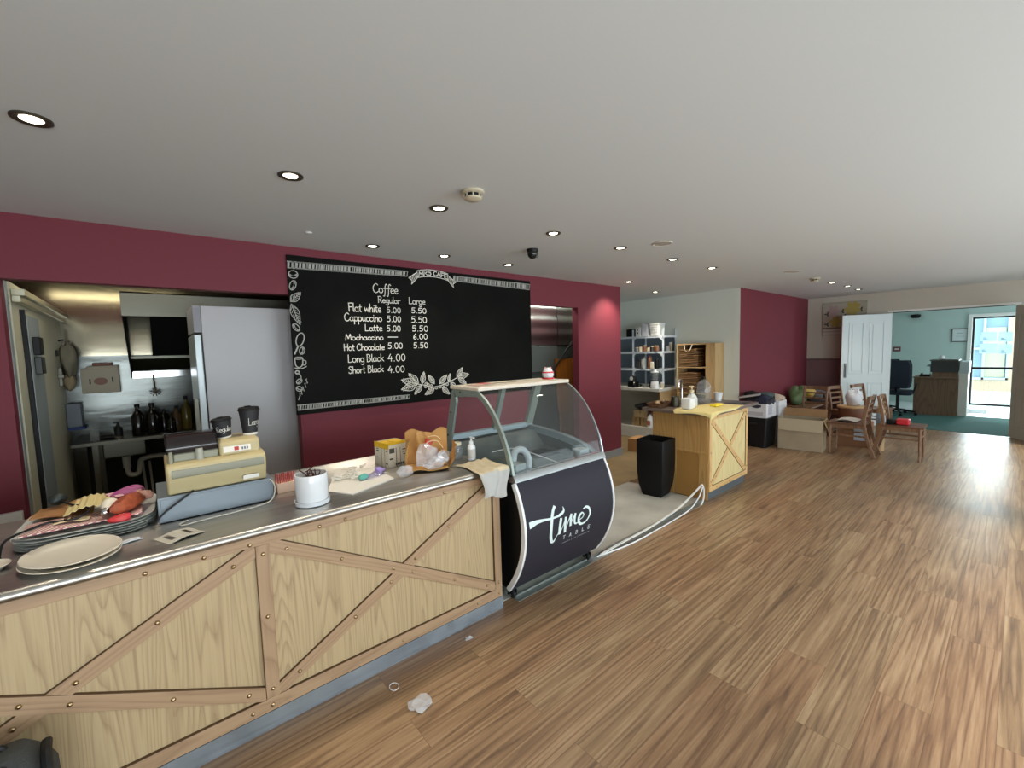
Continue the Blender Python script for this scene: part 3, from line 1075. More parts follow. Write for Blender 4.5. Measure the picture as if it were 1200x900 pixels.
# hatched bands
g = G()
rb = random.Random(3)
for (x0, x1, z0a, z1a, z0b, z1b) in ((0.9, 1.925, 2.299, 2.349, 2.322, 2.368), (2.44, 3.488, 2.323, 2.369, 2.303, 2.366), (0.906, 1.89, 1.166, 1.205, 1.168, 1.203)):
    g = G()
    ribbon(g, [(x0, z0a), (x1, z0b)], 0.004, fb)
    ribbon(g, [(x0, z1a), (x1, z1b)], 0.004, fb)
    x = x0
    while x < x1 - 0.012:
        t_ = (x - x0) / (x1 - x0)
        za, zb = z0a + (z0b - z0a) * t_, z1a + (z1b - z1a) * t_
        w_ = rb.choice((0.0018, 0.0025, 0.004, 0.008))
        ribbon(g, [(x, za), (x + 0.006, zb)], w_, fb)
        x += 2 * w_ + rb.choice((0.003, 0.004, 0.006, 0.010))
    ribbon(g, [(x1, z0b), (x1 + 0.01, z1b)], 0.003, fb)
    at(g, 'hatched_border', M['chalk_soft'], cb)
# name banner
g = G()
arch = lambda u: 2.352 + 0.022 * (1 - ((u - 2.205) / 0.17) ** 2)
for dz in (-0.033, 0.033):
    ribbon(g, [(u, arch(u) + dz) for u in [2.035 + 0.0425 * k for k in range(9)]], 0.003, fb)
ribbon(g, [(2.035, arch(2.035) - 0.033), (2.035, arch(2.035) + 0.033)], 0.003, fb)
ribbon(g, [(2.375, arch(2.375) - 0.033), (2.375, arch(2.375) + 0.033)], 0.003, fb)
BN = [('M', 2.05, 2.098), ('R', 2.104, 2.142), ('.', 2.145, 2.16), ('5', 2.158, 2.186), ('C', 2.212, 2.248), ('A', 2.252, 2.29), ('F', 2.294, 2.326), ('E', 2.332, 2.364)]
for ch, a, b in BN:
    um = (a + b) / 2
    sl = -0.044 * (um - 2.205) / 0.17 ** 2
    write(g, ch, a, b, arch(a) - 0.02, 0.042, fb, 0.0042, sl)
for sx in (-1, 1):
    e = lambda u, v: (2.205 + sx * u, v)
    q = [e(0.155, 2.335), e(0.235, 2.252), e(0.226, 2.285), e(0.262, 2.31), e(0.17, 2.37)]
    for a, b in zip(q, q[1:]):
        ribbon(g, [a, b], 0.0035, fb)
    for k in range(5):
        u = 0.175 + 0.013 * k
        ribbon(g, [e(u, 2.325 - 0.9 * (u - 0.165)), e(u + 0.012, 2.358 - 0.62 * (u - 0.165))], 0.0028, fb)
at(g, 'name_banner', M['chalk'], cb)
# leafy sprig
g = G()
LEAVES = [(1.995, 1.305, 1.895, 1.407), (1.981, 1.3, 1.817, 1.351), (1.98, 1.294, 1.812, 1.26), (2.032, 1.287, 1.949, 1.203), (2.036, 1.299, 2.059, 1.416), (2.171, 1.289, 2.103, 1.382), (2.169, 1.244, 2.059, 1.19), (2.229, 1.285, 2.319, 1.37), (2.257, 1.244, 2.344, 1.171), (2.335, 1.297, 2.358, 1.381), (2.358, 1.295, 2.431, 1.204), (2.437, 1.336, 2.513, 1.436), (2.453, 1.342, 2.59, 1.361), (2.452, 1.329, 2.553, 1.262)]


def chalk_leaf(g, x0, z0, x1, z1, fat=0.24, veins=6):
    d = Vector((x1 - x0, z1 - z0)); n = Vector((-d.y, d.x))
    P = lambda t, s: (x0 + d.x * t + n.x * s, z0 + d.y * t + n.y * s)
    for sg in (1, -1):
        ribbon(g, smooth([P(0, 0), P(0.3, fat * 0.85 * sg), P(0.6, fat * 0.75 * sg), P(1, 0)], 4), 0.0028, fb)
        for k in range(veins):
            t = 0.12 + 0.76 * k / veins
            ribbon(g, [P(t, 0), P(t + 0.14, fat * 0.7 * sg * (1 - t * 0.45))], 0.0022, fb)
    ribbon(g, [P(0, 0), P(0.95, 0)], 0.0025, fb)


for l_ in LEAVES:
    chalk_leaf(g, *l_)
ribbon(g, smooth([(1.981, 1.3), (2.056, 1.285), (2.147, 1.259), (2.251, 1.27), (2.358, 1.302), (2.445, 1.336)], 4), 0.0035, fb)
for x, z in [(2.07, 1.271), (2.099, 1.285), (2.134, 1.27), (2.118, 1.248), (2.191, 1.249), (2.235, 1.255), (2.28, 1.268), (2.318, 1.275), (2.078, 1.296)]:
    ribbon(g, [(x + 0.015 * cos(a), z + 0.014 * sin(a)) for a in [k * pi / 5 for k in range(11)]], 0.003, fb)
    ribbon(g, [(x - 0.006, z), (x + 0.006, z + 0.003)], 0.0025, fb)
at(g, 'leaf_sprig', M['chalk'], cb)
# small coffee drawings running down the hatch-side edge
g = G()


def ell(x, z, a, b, rot=0.0, w=0.0032):
    ribbon(g, [(x + a * cos(k) * cos(rot) - b * sin(k) * sin(rot), z + a * cos(k) * sin(rot) + b * sin(k) * cos(rot)) for k in [j * pi / 8 for j in range(17)]], w, fb)


def bean(x, z, a, b, rot):
    ell(x, z, a, b, rot)
    for o_ in (-0.006, 0.004):
        ribbon(g, smooth([(x - a * 0.85 * cos(rot) - o_ * sin(rot), z - a * 0.85 * sin(rot) + o_ * cos(rot)), (x + b * 0.3 * sin(rot), z - b * 0.3 * cos(rot)), (x + a * 0.85 * cos(rot) - o_ * sin(rot), z + a * 0.85 * sin(rot) + o_ * cos(rot))], 4), 0.0028, fb)


bean(0.938, 2.25, 0.034, 0.03, 0.1)
bean(0.93, 2.165, 0.04, 0.022, 1.2)
chalk_leaf(g, 0.905, 2.035, 0.985, 2.112, 0.28, 5)
chalk_leaf(g, 0.909, 2.016, 0.965, 1.853, 0.2, 6)
bean(0.934, 1.832, 0.034, 0.02, -0.9)
ell(0.957, 1.735, 0.055, 0.028, 1.25, 0.004)
ribbon(g, [(0.94, 1.683), (0.91, 1.62)], 0.006, fb)
bean(0.966, 1.645, 0.03, 0.02, 1.3)
ell(0.938, 1.585, 0.03, 0.009)
ribbon(g, smooth([(0.908, 1.585), (0.912, 1.53), (0.935, 1.51), (0.962, 1.53), (0.968, 1.585)], 4), 0.004, fb)
ribbon(g, smooth([(0.966, 1.57), (0.99, 1.56), (0.985, 1.53), (0.958, 1.53)], 4), 0.0035, fb)
ribbon(g, smooth([(0.905, 1.508), (0.95, 1.5), (0.992, 1.516)], 4), 0.0035, fb)
ell(0.92, 1.472, 0.014, 0.012, 0, 0.005)
ribbon(g, smooth([(0.925, 1.465), (0.945, 1.44), (0.943, 1.4)], 4), 0.0035, fb)
bean(0.93, 1.398, 0.024, 0.017, 0.7)
bean(0.926, 1.338, 0.024, 0.019, -0.5)
zig = [(0.915, 1.25), (0.93, 1.285), (0.925, 1.30), (0.945, 1.29), (0.94, 1.325), (0.962, 1.315), (0.953, 1.355), (0.978, 1.345), (0.97, 1.38), (0.992, 1.378), (0.982, 1.41), (0.988, 1.415)]
ribbon(g, zig, 0.0032, fb)
at(g, 'coffee_drawings', M['chalk_soft'], cb)

# ------------------------------------------------------------------ refrigerated display case
dc = thing('display_case', 'curved-glass food display case on castors with charcoal lettered front', 'display case', (2.06, 2.4, 0.0))
X0, X1 = 1.635, 2.505


def yf(z):
    return ((-0.04088219 * z + 1.01207138) * z - 0.97956324) * z + 2.10199554


zs = [0.085 + (0.80 - 0.085) * k / 14 for k in range(15)]
front = [(yf(z), z) for z in zs]
g = G()
g.prism([(y + 0.022, z) for y, z in front] + [(2.76, 0.80), (2.76, 0.085)], 'x', X0 + 0.02, X1 - 0.02)
at(g, 'body', M['black'], dc)
g = G().strip([(y, z) for y, z in front][::-1], 'x', X0 + 0.012, X1 - 0.012, 0.012)
fp = at(g, 'front_panel', M['case_front'], dc)
for xa, xb in ((X0 - 0.003, X0 + 0.014), (X1 - 0.014, X1 + 0.003)):
    at(G().strip([(y - 0.006, z) for y, z in front][::-1], 'x', xa, xb, 0.03), 'edge_trim', M['white_plastic'], dc)


def fl(u, v):
    return (u - dc.location[0], yf(v) - 0.0035 - dc.location[1], v)


g = G()
LOGO = [[(1.898, 0.606, 0.0158), (1.881, 0.583, 0.0164), (1.867, 0.543, 0.0173), (1.857, 0.476, 0.0173), (1.856, 0.425, 0.0183), (1.868, 0.39, 0.0164), (1.887, 0.383, 0.0107), (1.901, 0.401, 0.005), (1.919, 0.424, 0.0038)], [(1.688, 0.55, 0.0299), (1.738, 0.554, 0.0189), (1.791, 0.551, 0.0126), (1.846, 0.544, 0.0095), (1.909, 0.541, 0.0101), (1.951, 0.548, 0.0158), (1.976, 0.562, 0.012), (1.974, 0.589, 0.0025)], [(1.947, 0.516, 0.0164), (1.937, 0.473, 0.0173), (1.933, 0.424, 0.0176)], [(1.939, 0.424, 0.0044), (1.96, 0.457, 0.0044), (1.983, 0.498, 0.005)], [(1.992, 0.512, 0.0151), (1.985, 0.467, 0.0158), (1.986, 0.421, 0.0158)], [(1.99, 0.426, 0.0044), (2.011, 0.477, 0.005), (2.043, 0.518, 0.0126)], [(2.044, 0.519, 0.0132), (2.038, 0.482, 0.0151), (2.037, 0.45, 0.0151)], [(2.039, 0.456, 0.0044), (2.057, 0.486, 0.005), (2.083, 0.511, 0.0113)], [(2.084, 0.513, 0.0126), (2.075, 0.476, 0.0139), (2.081, 0.45, 0.0107), (2.103, 0.446, 0.005), (2.125, 0.46, 0.0044), (2.157, 0.471, 0.005), (2.167, 0.488, 0.0063), (2.15, 0.504, 0.0076), (2.124, 0.489, 0.0139), (2.115, 0.46, 0.0164), (2.134, 0.431, 0.0139), (2.171, 0.426, 0.0088), (2.208, 0.442, 0.0082), (2.232, 0.477, 0.0107), (2.223, 0.515, 0.0126), (2.195, 0.532, 0.0113), (2.164, 0.527, 0.0044)]]
for s_ in LOGO:
    p = smooth(s_, 5)
    ribbon(g, [(q[0], q[1]) for q in p], [max(0.0013, q[2] * 0.68) for q in p], fl)
for ch, x in zip('TABLE', (1.985, 2.045, 2.108, 2.172, 2.232)):
    write(g, ch, x - 0.009, x + 0.009, 0.366, 0.026, fl, 0.0018)
g.done('lettering', mat('pale mint lettering', 'dcebe8', 0.5), fp)
g = G()
for a, b in ((1.982, 2.052), (2.08, 2.113), (2.148, 2.248)):
    x = a
    z = 0.339
    pts = []
    while x < b:
        pts.append((x, z + 0.0035 * sin(x * 900)))
        x += 0.0035
    ribbon(g, pts, 0.0013, fl)
for x in (2.066, 2.13):
    ribbon(g, [(x, 0.333), (x, 0.347)], 0.0012, fl)
g.done('small_print', mat('dim lettering', 'aab2b4', 0.5), fp)
# steel rail under the glass
at(G().prism([(1.934, 0.797), (1.93, 0.802), (1.942, 0.832), (1.952, 0.842), (1.985, 0.845), (1.985, 0.797)], 'x', X0, X1 + 0.002), 'front_rail', M['alu_bright'], dc)
curve = smooth([(1.956, 0.835), (1.985, 0.95), (2.05, 1.09), (2.13, 1.205), (2.22, 1.288), (2.30, 1.335)], 5)
at(G().strip(curve[::-1], 'x', X0 + 0.014, X1 - 0.006, 0.006), 'curved_glass', M['case_glass'], dc)
at(G().strip([(y - 0.006, z + 0.002) for y, z in curve][::-1], 'x', X1 - 0.008, X1 + 0.004, 0.014), 'glass_edge', M['alu_bright'], dc)
# near-side frame: sloping back leg, head and bowed front leg in one casting
outer = [(2.75, 0.835), (2.602, 1.325), (2.585, 1.342), (2.45, 1.348)] + [(y - 0.004, z + 0.004) for y, z in curve[::-1]]
inner = [(1.998, 0.845)] + [(y + 0.042 - 0.012 * k / len(curve), z - 0.012 - 0.035 * k / len(curve)) for k, (y, z) in enumerate(curve)][2:-3] + [(2.33, 1.288), (2.46, 1.292), (2.545, 1.282), (2.685, 0.845)]
for xa, xb, nm, mm in ((X0, X0 + 0.018, 'side_frame', M['alu']),):
    g = G()
    n = 24

    def resample(P, n):
        P = [Vector(p) for p in P]
        d = [0]
        for a, b in zip(P, P[1:]):
            d.append(d[-1] + (b - a).length)
        out = []
        for k in range(n + 1):
            s_ = d[-1] * k / n
            i = 0
            while i < len(d) - 2 and d[i + 1] < s_:
                i += 1
            t = (s_ - d[i]) / max(1e-9, d[i + 1] - d[i])
            out.append(P[i].lerp(P[i + 1], t))
        return out
    A = resample(outer, 60)
    Bn = []
    inr = resample(inner[::-1], 400)
    for i, a in enumerate(A):
        t = A[min(i + 1, 60)] - A[max(i - 1, 0)]
        w_ = 0.07 if i < 20 else 0.058 if i < 26 else 0.058 - 0.024 * min(1, (i - 26) / 10)
        t.normalize()
        Bn.append(a + Vector((t.y, -t.x)) * -w_)
    vs = []
    for a, b in zip(A, Bn):
        vs += [(xa, a.x, a.y), (xb, a.x, a.y), (xa, b.x, b.y), (xb, b.x, b.y)]
    fs = []
    for i in range(60):
        o_ = 4 * i
        fs += [(o_, o_ + 4, o_ + 5, o_ + 1), (o_ + 2, o_ + 3, o_ + 7, o_ + 6), (o_, o_ + 2, o_ + 6, o_ + 4), (o_ + 1, o_ + 5, o_ + 7, o_ + 3)]
    fs += [(0, 1, 3, 2), (240, 242, 243, 241)]
    g.add(vs, fs)
    sf = at(g, nm, mm, dc, 0.0, 50)
    for y, z in ((2.672, 1.0), (2.62, 1.17), (2.49, 1.322)):
        gg = G().lathe([(0.0, 0.006), (0.007, 0.005), (0.008, 0.0)], 10, (0, 0, 0), rot=Matrix.Rotation(-pi / 2, 3, 'Y'))
        gg.v = [(v[0] + xa - 0.0005, v[1] + y, v[2] + z) for v in gg.v]
        at(gg, 'screw', M['steel_dull'], dc)
side_glass_poly = [(2.70, 0.86), (2.57, 1.31), (2.30, 1.32)] + [(y + 0.012, z) for y, z in curve[::-1]][3:]
at(G().prism(side_glass_poly, 'x', X0 + 0.007, X0 + 0.011), 'end_glass', M['case_glass'], dc)
at(G().prism(side_glass_poly, 'x', X1 - 0.012, X1 - 0.008), 'end_glass', M['case_glass'], dc)
# back posts, back rail, roof
for xa, xb in ((2.075, 2.115), (2.43, 2.50)):
    g = G()
    g.hexa([(xa, 2.70, 0.97), (xb, 2.70, 0.97), (xb, 2.735, 0.97), (xa, 2.735, 0.97), (xa, 2.565, 1.335), (xb, 2.565, 1.335), (xb, 2.60, 1.335), (xa, 2.60, 1.335)])
    at(g, 'back_post', M['alu'], dc)
at(G().box(X0 + 0.018, X1, 2.70, 2.75, 0.945, 0.985), 'back_rail', mat('pale blue-grey rail', 'a9b5bb', 0.35, 0.4), dc, 0.004)
at(G().box(X0 + 0.018, X1, 2.735, 2.75, 0.80, 0.945), 'back_panel', M['case_in'], dc)
at(G().box(X0 - 0.002, X1 + 0.002, 2.275, 2.62, 1.338, 1.362), 'roof_panel', mat('cream roof panel', 'e3d9c8', 0.4), dc, 0.005)
# the far side sill sweeping down from the back rail to the front rail
sill = smooth([(2.75, 0.965), (2.55, 0.955), (2.3, 0.93), (2.1, 0.885), (1.965, 0.815)], 4)
at(G().strip([(y, z) for y, z in sill], 'x', X1 - 0.06, X1 - 0.012, 0.05), 'end_sill', mat('grey-blue sill', '7f8d92', 0.4), dc)
at(G().prism([(y, z) for y, z in sill] + [(1.97, 0.79), (2.75, 0.79)], 'x', X1 - 0.03, X1 - 0.02), 'end_panel', M['case_in'], dc)
at(G().box(X0 + 0.03, X1 - 0.03, 1.985, 2.74, 0.795, 0.805), 'deck', M['case_in'], dc)
g = G().prism([(2.50, 0.806), (2.735, 0.806), (2.735, 0.93), (2.62, 0.93), (2.53, 0.86)], 'x', X0 + 0.03, X1 - 0.065)
at(g, 'air_duct', mat('dark grey duct', '5d6665', 0.45), dc)
g = G()
for k in range(12):
    x = 2.12 + 0.022 * k
    g.box(x, x + 0.012, 2.25, 2.46, 0.806, 0.811)
at(g, 'deck_grille', M['black'], dc)
hose = smooth([(1.83, 2.03, 0.808), (1.84, 2.035, 0.90), (1.815, 2.06, 0.955), (1.77, 2.09, 0.94), (1.76, 2.10, 0.81)], 5)
at(G().tube(hose, 0.022, 10), 'hose', mat('pale corrugated hose', 'b7bfc3', 0.45), dc)
at(G().tube(smooth([(1.86, 2.45, 0.87), (2.02, 2.38, 0.88), (2.10, 2.2, 0.84), (2.13, 2.02, 0.81)], 5), 0.004, 6), 'cord', M['white_plastic'], dc)
at(G().box(2.33, 2.43, 2.02, 2.10, 0.805, 0.87), 'control_box', M['grey_metal'], dc, 0.006)
at(G().box(1.70, 1.79, 2.0, 2.08, 0.805, 0.885), 'control_box', M['grey_metal'], dc, 0.006)
# base skirt and castors
at(G().box(X0 + 0.03, X1 - 0.03, 2.075, 2.73, 0.05, 0.086), 'base_frame', mat('green-grey base frame', '6d7a75', 0.4, 0.5), dc, 0.004)
at(G().tube([(X0 + 0.03, 2.05, 0.075), (X1 - 0.03, 2.05, 0.075)], 0.008, 8), 'base_rail', M['alu_bright'], dc)
at(G().box(X0 + 0.05, X1 - 0.05, 2.12, 2.13, 0.012, 0.05), 'base_skirt', M['alu'], dc)
for x in (1.70, 2.44):
    for y in (2.085, 2.66):
        k_ = thing('castor', '', '', (0, 0, 0))
        for p_ in ('label', 'category'):
            del k_[p_]
        k_.parent = dc
        k_.location = Vector((x, y, 0)) - dc.location
        G().lathe([(0.0, -0.011), (0.022, -0.011), (0.026, -0.007), (0.026, 0.007), (0.022, 0.011), (0, 0.011)], 18, (0, -0.02, 0.0265), rot=Matrix.Rotation(pi / 2, 3, 'Y')).done('wheel', M['black_matte'], k_)
        G().box(-0.018, -0.0125, -0.042, 0.012, 0.02, 0.062).box(0.0125, 0.018, -0.042, 0.012, 0.02, 0.062).box(-0.018, 0.018, -0.03, 0.02, 0.055, 0.066).done('fork', M['black'], k_)
        G().lathe([(0.0, -0.0195), (0.007, -0.0195), (0.007, 0.0195), (0, 0.0195)], 12, (0, -0.02, 0.0265), rot=Matrix.Rotation(pi / 2, 3, 'Y')).done('hub', M['chrome'], k_)

# ------------------------------------------------------------------ things on the worktop
WT = 0.9005


def rrect(hx, hy, r, n=6):
    out = []
    for cx, cy, a0 in ((hx - r, hy - r, 0), (-hx + r, hy - r, pi / 2), (-hx + r, -hy + r, pi), (hx - r, -hy + r, 1.5 * pi)):
        for k in range(n + 1):
            a = a0 + (pi / 2) * k / n
            out.append((cx + r * cos(a), cy + r * sin(a)))
    return out


def loft(g, rings, cap0=True, cap1=True):
    """rings of equal point count, each a list of 3d points"""
    n = len(rings[0])
    vs = [p for r in rings for p in r]
    fs = [(i * n + j, i * n + (j + 1) % n, (i + 1) * n + (j + 1) % n, (i + 1) * n + j) for i in range(len(rings) - 1) for j in range(n)]
    if cap0:
        fs.append(tuple(range(n))[::-1])
    if cap1:
        fs.append(tuple((len(rings) - 1) * n + j for j in range(n)))
    return g.add(vs, fs)


# stack of five rounded trays
tray_m = mat('pale grey glazed tray', 'd3d5d0', 0.25)
TN = ['lowest', 'second from the bottom', 'middle', 'second from the top', 'topmost']
tray0 = None
for i in range(5):
    lab = 'pale rounded serving tray, %s of the stack under the wrappings' % TN[i]
    if tray0 is None:
        g = G()
        rr = lambda hx, hy, r, z: [(x, y, z) for x, y in rrect(hx, hy, r, 8)]
        loft(g, [rr(0.17, 0.19, 0.09, 0.0), rr(0.192, 0.215, 0.105, 0.003), rr(0.207, 0.232, 0.115, 0.0085), rr(0.208, 0.233, 0.115, 0.0105), rr(0.196, 0.22, 0.108, 0.009), rr(0.18, 0.2, 0.098, 0.0055)])
        tray0 = g.done('serving_tray', tray_m, None, 0, 60, (-0.222, 2.545, WT))
        o = tray0
    else:
        o = tray0.copy(); COL.objects.link(o)
        o.location = (-0.222 + 0.003 * ((i * 7) % 3 - 1), 2.545 + 0.002 * ((i * 5) % 3 - 1), WT + 0.0108 * i)
    o.rotation_euler = (0, 0, radians(-2.5))
    tag(o, lab, 'tray', 'stacked serving trays')
TZ = WT + 0.0108 * 4 + 0.0105


def hump(x0, x1, y0, y1, z, hfn, th=0.003):
    return lambda u, v: (x0 + (x1 - x0) * u, y0 + (y1 - y0) * v, z + th + hfn(u, v))


def stripes(name, a, b, scale, axis=0, rough=0.6):
    m = bpy.data.materials.new(name)
    m.use_nodes = True
    nt = m.node_tree
    bs = nt.nodes['Principled BSDF']
    bs.inputs['Roughness'].default_value = rough
    tc = nt.nodes.new('ShaderNodeTexCoord')
    mp = nt.nodes.new('ShaderNodeMapping')
    mp.inputs['Rotation'].default_value = (0, 0, axis)
    nt.links.new(tc.outputs['Object'], mp.inputs[0])
    w = nt.nodes.new('ShaderNodeTexWave')
    w.inputs['Scale'].default_value = scale
    w.inputs['Distortion'].default_value = 0.6
    nt.links.new(mp.outputs[0], w.inputs['Vector'])
    r = nt.nodes.new('ShaderNodeValToRGB')
    r.color_ramp.interpolation = 'CONSTANT'
    r.color_ramp.elements[0].color = lin(a)
    r.color_ramp.elements[1].position = 0.5
    r.color_ramp.elements[1].color = lin(b)
    nt.links.new(w.outputs['Fac'], r.inputs[0])
    nt.links.new(r.outputs[0], bs.inputs['Base Color'])
    MATS[name] = m
    return m


cstr = stripes('pink and white candy stripes', 'ead9cc', 'b0606a', 22, 0.9)
kr = mat('brown kraft packet', 'a87a4c', 0.8, bump=0.4, bscale=30)
o = G().grid(hump(-0.405, -0.06, 2.345, 2.50, TZ, lambda u, v: 0.012 + 0.008 * sin(7 * u) * sin(3 * v)), 16, 8, 0.004).done('party_bag', cstr, None, 0, 60)
tag(o, 'flat pink and white striped paper party bag on the tray stack', 'paper bag')
o = G().grid(hump(-0.40, -0.22, 2.51, 2.74, TZ, lambda u, v: 0.02 + 0.012 * sin(4 * u + 1) * cos(3 * v)), 12, 10, 0.006).done('kraft_packet', kr, None, 0, 60)
tag(o, 'brown kraft packet lying at the back of the tray stack', 'packet')
# folded cream paper with pleats
o = G().grid(hump(-0.30, -0.145, 2.44, 2.64, TZ + 0.018, lambda u, v: 0.012 + 0.028 * sin(pi * u) + 0.003 * sin(46 * u)), 60, 6, 0.003).done('pleated_paper', mat('cream pleated paper', 'dccb92', 0.7), None, 0, 60)
tag(o, 'cream pleated paper sheet folded on the tray stack', 'paper')
t = thing('kraft_tag', 'small cream paper tag with a dark bow on the striped party bag', 'tag', (-0.27, 2.40, TZ + 0.027))
G().grid(lambda u, v: (-0.05 + 0.10 * u, -0.02 + 0.045 * v, 0.004 * sin(5 * u)), 8, 4, 0.002).done('card', mat('cream tag card', 'd9c79f', 0.8), t)
G().tube(smooth([(-0.02, 0.0, 0.006), (-0.005, 0.012, 0.012), (0.0, 0.0, 0.007), (0.005, -0.012, 0.012), (0.02, 0.002, 0.006)], 4), 0.003, 6).done('bow', mat('brown twine', '5a3a26', 0.8), t)
# light bulb
t = thing('light_bulb', 'white light bulb lying on the tray wrappings', 'light bulb', (-0.165, 2.40, TZ + 0.045), radians(78))
rt = Matrix.Rotation(radians(82), 3, 'Y')
G().lathe([(0.0, 0.058), (0.014, 0.056), (0.027, 0.046), (0.031, 0.032), (0.027, 0.014), (0.018, -0.006), (0.014, -0.02)], 20, rot=rt).done('globe', mat('opal bulb glass', 'ece4d2', 0.25), t)
G().lathe([(0.0145, -0.02), (0.0145, -0.025), (0.013, -0.027), (0.0145, -0.03), (0.013, -0.033), (0.0145, -0.036), (0.012, -0.042), (0.006, -0.046), (0, -0.047)], 16, rot=rt).done('screw_cap', M['chrome'], t)
t = thing('sweet_packet', 'crinkled purple and pink packet on top of the tray stack', 'packet', (-0.105, 2.615, TZ + 0.012), 0.5)
G().blob((0, 0, 0.03), (0.065, 0.05, 0.032), 4, 0.2, 18, 10, 0.8).done('pouch', mat('glossy purple foil', 'b05590', 0.3, bump=0.6, bscale=20, var=0.25, vscale=14), t)
G().grid(lambda u, v: (-0.07 + 0.03 * u, -0.045 + 0.09 * v, 0.04 + 0.006 * sin(9 * v)), 4, 10, 0.002).done('sealed_end', mat('pink foil', 'e3b3c0', 0.35), t)
t = thing('wafer_packet', 'long rust-red net packet leaning over the tray edge by the till', 'packet', (-0.10, 2.425, TZ + 0.014), radians(66))
G().blob((0, 0, 0.034), (0.105, 0.036, 0.034), 9, 0.14, 18, 10, 0.9).done('pouch', mat('rust net', '9c4a2c', 0.5, bump=0.7, bscale=60, var=0.35, vscale=30), t)
G().blob((0.10, 0.0, 0.035), (0.03, 0.034, 0.02), 12, 0.35, 12, 8).done('crimped_end', mat('clear pinkish wrap', 'd8a493', 0.35), t)
o = G().blob((0, 0, 0.0), (0.04, 0.022, 0.016), 21, 0.25, 14, 8, 0.8).done('sweet_wrapper', mat('red foil', 'c5383c', 0.3, bump=0.5, bscale=30), None, 0, 60, (-0.125, 2.325, TZ + 0.014))
tag(o, 'small red foil wrapper on the front of the tray stack', 'wrapper')
# black lead with its plug
t = thing('power_lead', 'black power lead with a plug trailing over the tray stack', 'cable', (-0.335, 2.68, TZ + 0.06))
pl = [(-0.335, 2.684, 1.005), (-0.286, 2.58, 1.0), (-0.231, 2.472, 1.005), (-0.224, 2.415, 0.998), (-0.268, 2.385, 0.985), (-0.328, 2.409, 0.985), (-0.375, 2.39, 0.98), (-0.432, 2.33, 0.97), (-0.445, 2.30, 0.93), (-0.445, 2.31, 0.904)]
at(G().tube(smooth(pl, 5), 0.0045, 6), 'lead', M['black'], t)
at(G().blob((-0.34, 2.695, 1.008), (0.03, 0.034, 0.024), 5, 0.08, 14, 9), 'plug', mat('dark green-black plug', '1f2b2a', 0.4), t)

# oval platters and a side plate at the end of the worktop
def platter(loc, a, b, label, rz, grp):
    prof = [(0.0, 0.004), (0.55, 0.004), (0.62, 0.0), (0.68, 0.0), (0.74, 0.006), (0.98, 0.017), (1.0, 0.0185), (0.985, 0.0205), (0.76, 0.0105), (0.6, 0.0065), (0.0, 0.0065)]
    o = G().lathe([(r, z) for r, z in prof], 48, sx=a, sy=b).done('platter', M['cream'], None, 0, 60, loc)
    o.rotation_euler = (0, 0, rz)
    return tag(o, label, 'plate', grp)


platter((-0.252, 2.155, WT), 0.13, 0.16, 'cream oval platter under another at the front of the worktop', 0.35, 'cream platters')
platter((-0.25, 2.158, WT + 0.0145), 0.128, 0.158, 'cream oval platter lying on an identical one at the front of the worktop', 0.42, 'cream platters')
platter((-0.47, 2.235, WT), 0.062, 0.06, 'small pale plate cut off by the picture edge beside the tray stack', 0, 'side plates')
t = thing('spoon', 'small white ceramic spoon handle beside the oval platters', 'spoon', (-0.10, 2.205, WT), radians(22))
G().grid(lambda u, v: (-0.04 + 0.075 * u, (v - 0.5) * (0.02 + 0.006 * u), 0.006 + 0.004 * sin(pi * u) - 0.002 * cos(pi * (v - 0.5))), 10, 6, 0.005).done('handle', M['ceramic'], t)
G().lathe([(0.0, 0.002), (0.016, 0.004), (0.022, 0.011), (0.021, 0.0125), (0.014, 0.006), (0.0, 0.005)], 16, (-0.055, 0, 0.0), sx=1.15).done('bowl', M['ceramic'], t)
# folded price card
t = thing('counter_card', 'small folded paper card with dark print in front of the till', 'card', (0.05, 2.135, WT), radians(24))
g = G().grid(lambda u, v: (-0.062 + 0.062 * u, -0.055 + 0.11 * v, 0.002 + 0.010 * u), 4, 4, 0.0015).grid(lambda u, v: (0.062 * u, -0.055 + 0.11 * v, 0.012 - 0.009 * u), 4, 4, 0.0015)
g.done('card', mat('grubby off-white card', 'c3beaf', 0.8), t)
g = G()
fcard = lambda x0, k: (lambda u, v: (x0 + v, u, 0.0135 + k * v + (0.0 if x0 > 0 else -0.0055)))
for x0, k in ((-0.033, 0.16), (0.03, -0.145)):
    g = G()
    f_ = (lambda x0, k: (lambda u, v: (x0 + u, v, (0.0028 + 0.010 * (x0 + u + 0.062) / 0.062) if x0 < 0 else (0.0128 - 0.009 * (x0 + u) / 0.062))))(x0, k)
    for j in range(5):
        y = -0.03 + 0.013 * j
        ribbon(g, [(-0.008, y), (0.008, y + 0.004), (0.008, y + 0.009), (-0.007, y + 0.008)], 0.002, f_)
    g.done('print', mat('dark print', '4a3f3c', 0.8), t)

# ------------------------------------------------------------------ till
t = thing('cash_register', 'old beige cash register with dark cover on a blue-grey cash drawer', 'cash register', (0.207, 2.5, WT))
LX, LY = 0.207, 2.5


def rl(x, y, z):
    return (x - LX, y - LY, z - 0.9)


g = G().box(-0.216, 0.222, -0.155, 0.165, 0.004, 0.112)
dr = g.done('cash_drawer', M['drawer_grey'], t, 0.003)
G().box(-0.205, 0.21, -0.158, -0.155, 0.012, 0.104).done('drawer_front', M['drawer_grey'], dr, 0.0015)
G().box(-0.19, -0.15, -0.14, -0.10, -0.0004, 0.004).box(0.15, 0.19, -0.14, -0.10, -0.0004, 0.004).box(-0.19, -0.15, 0.10, 0.14, -0.0004, 0.004).box(0.15, 0.19, 0.10, 0.14, -0.0004, 0.004).done('rubber_feet', M['black'], dr)
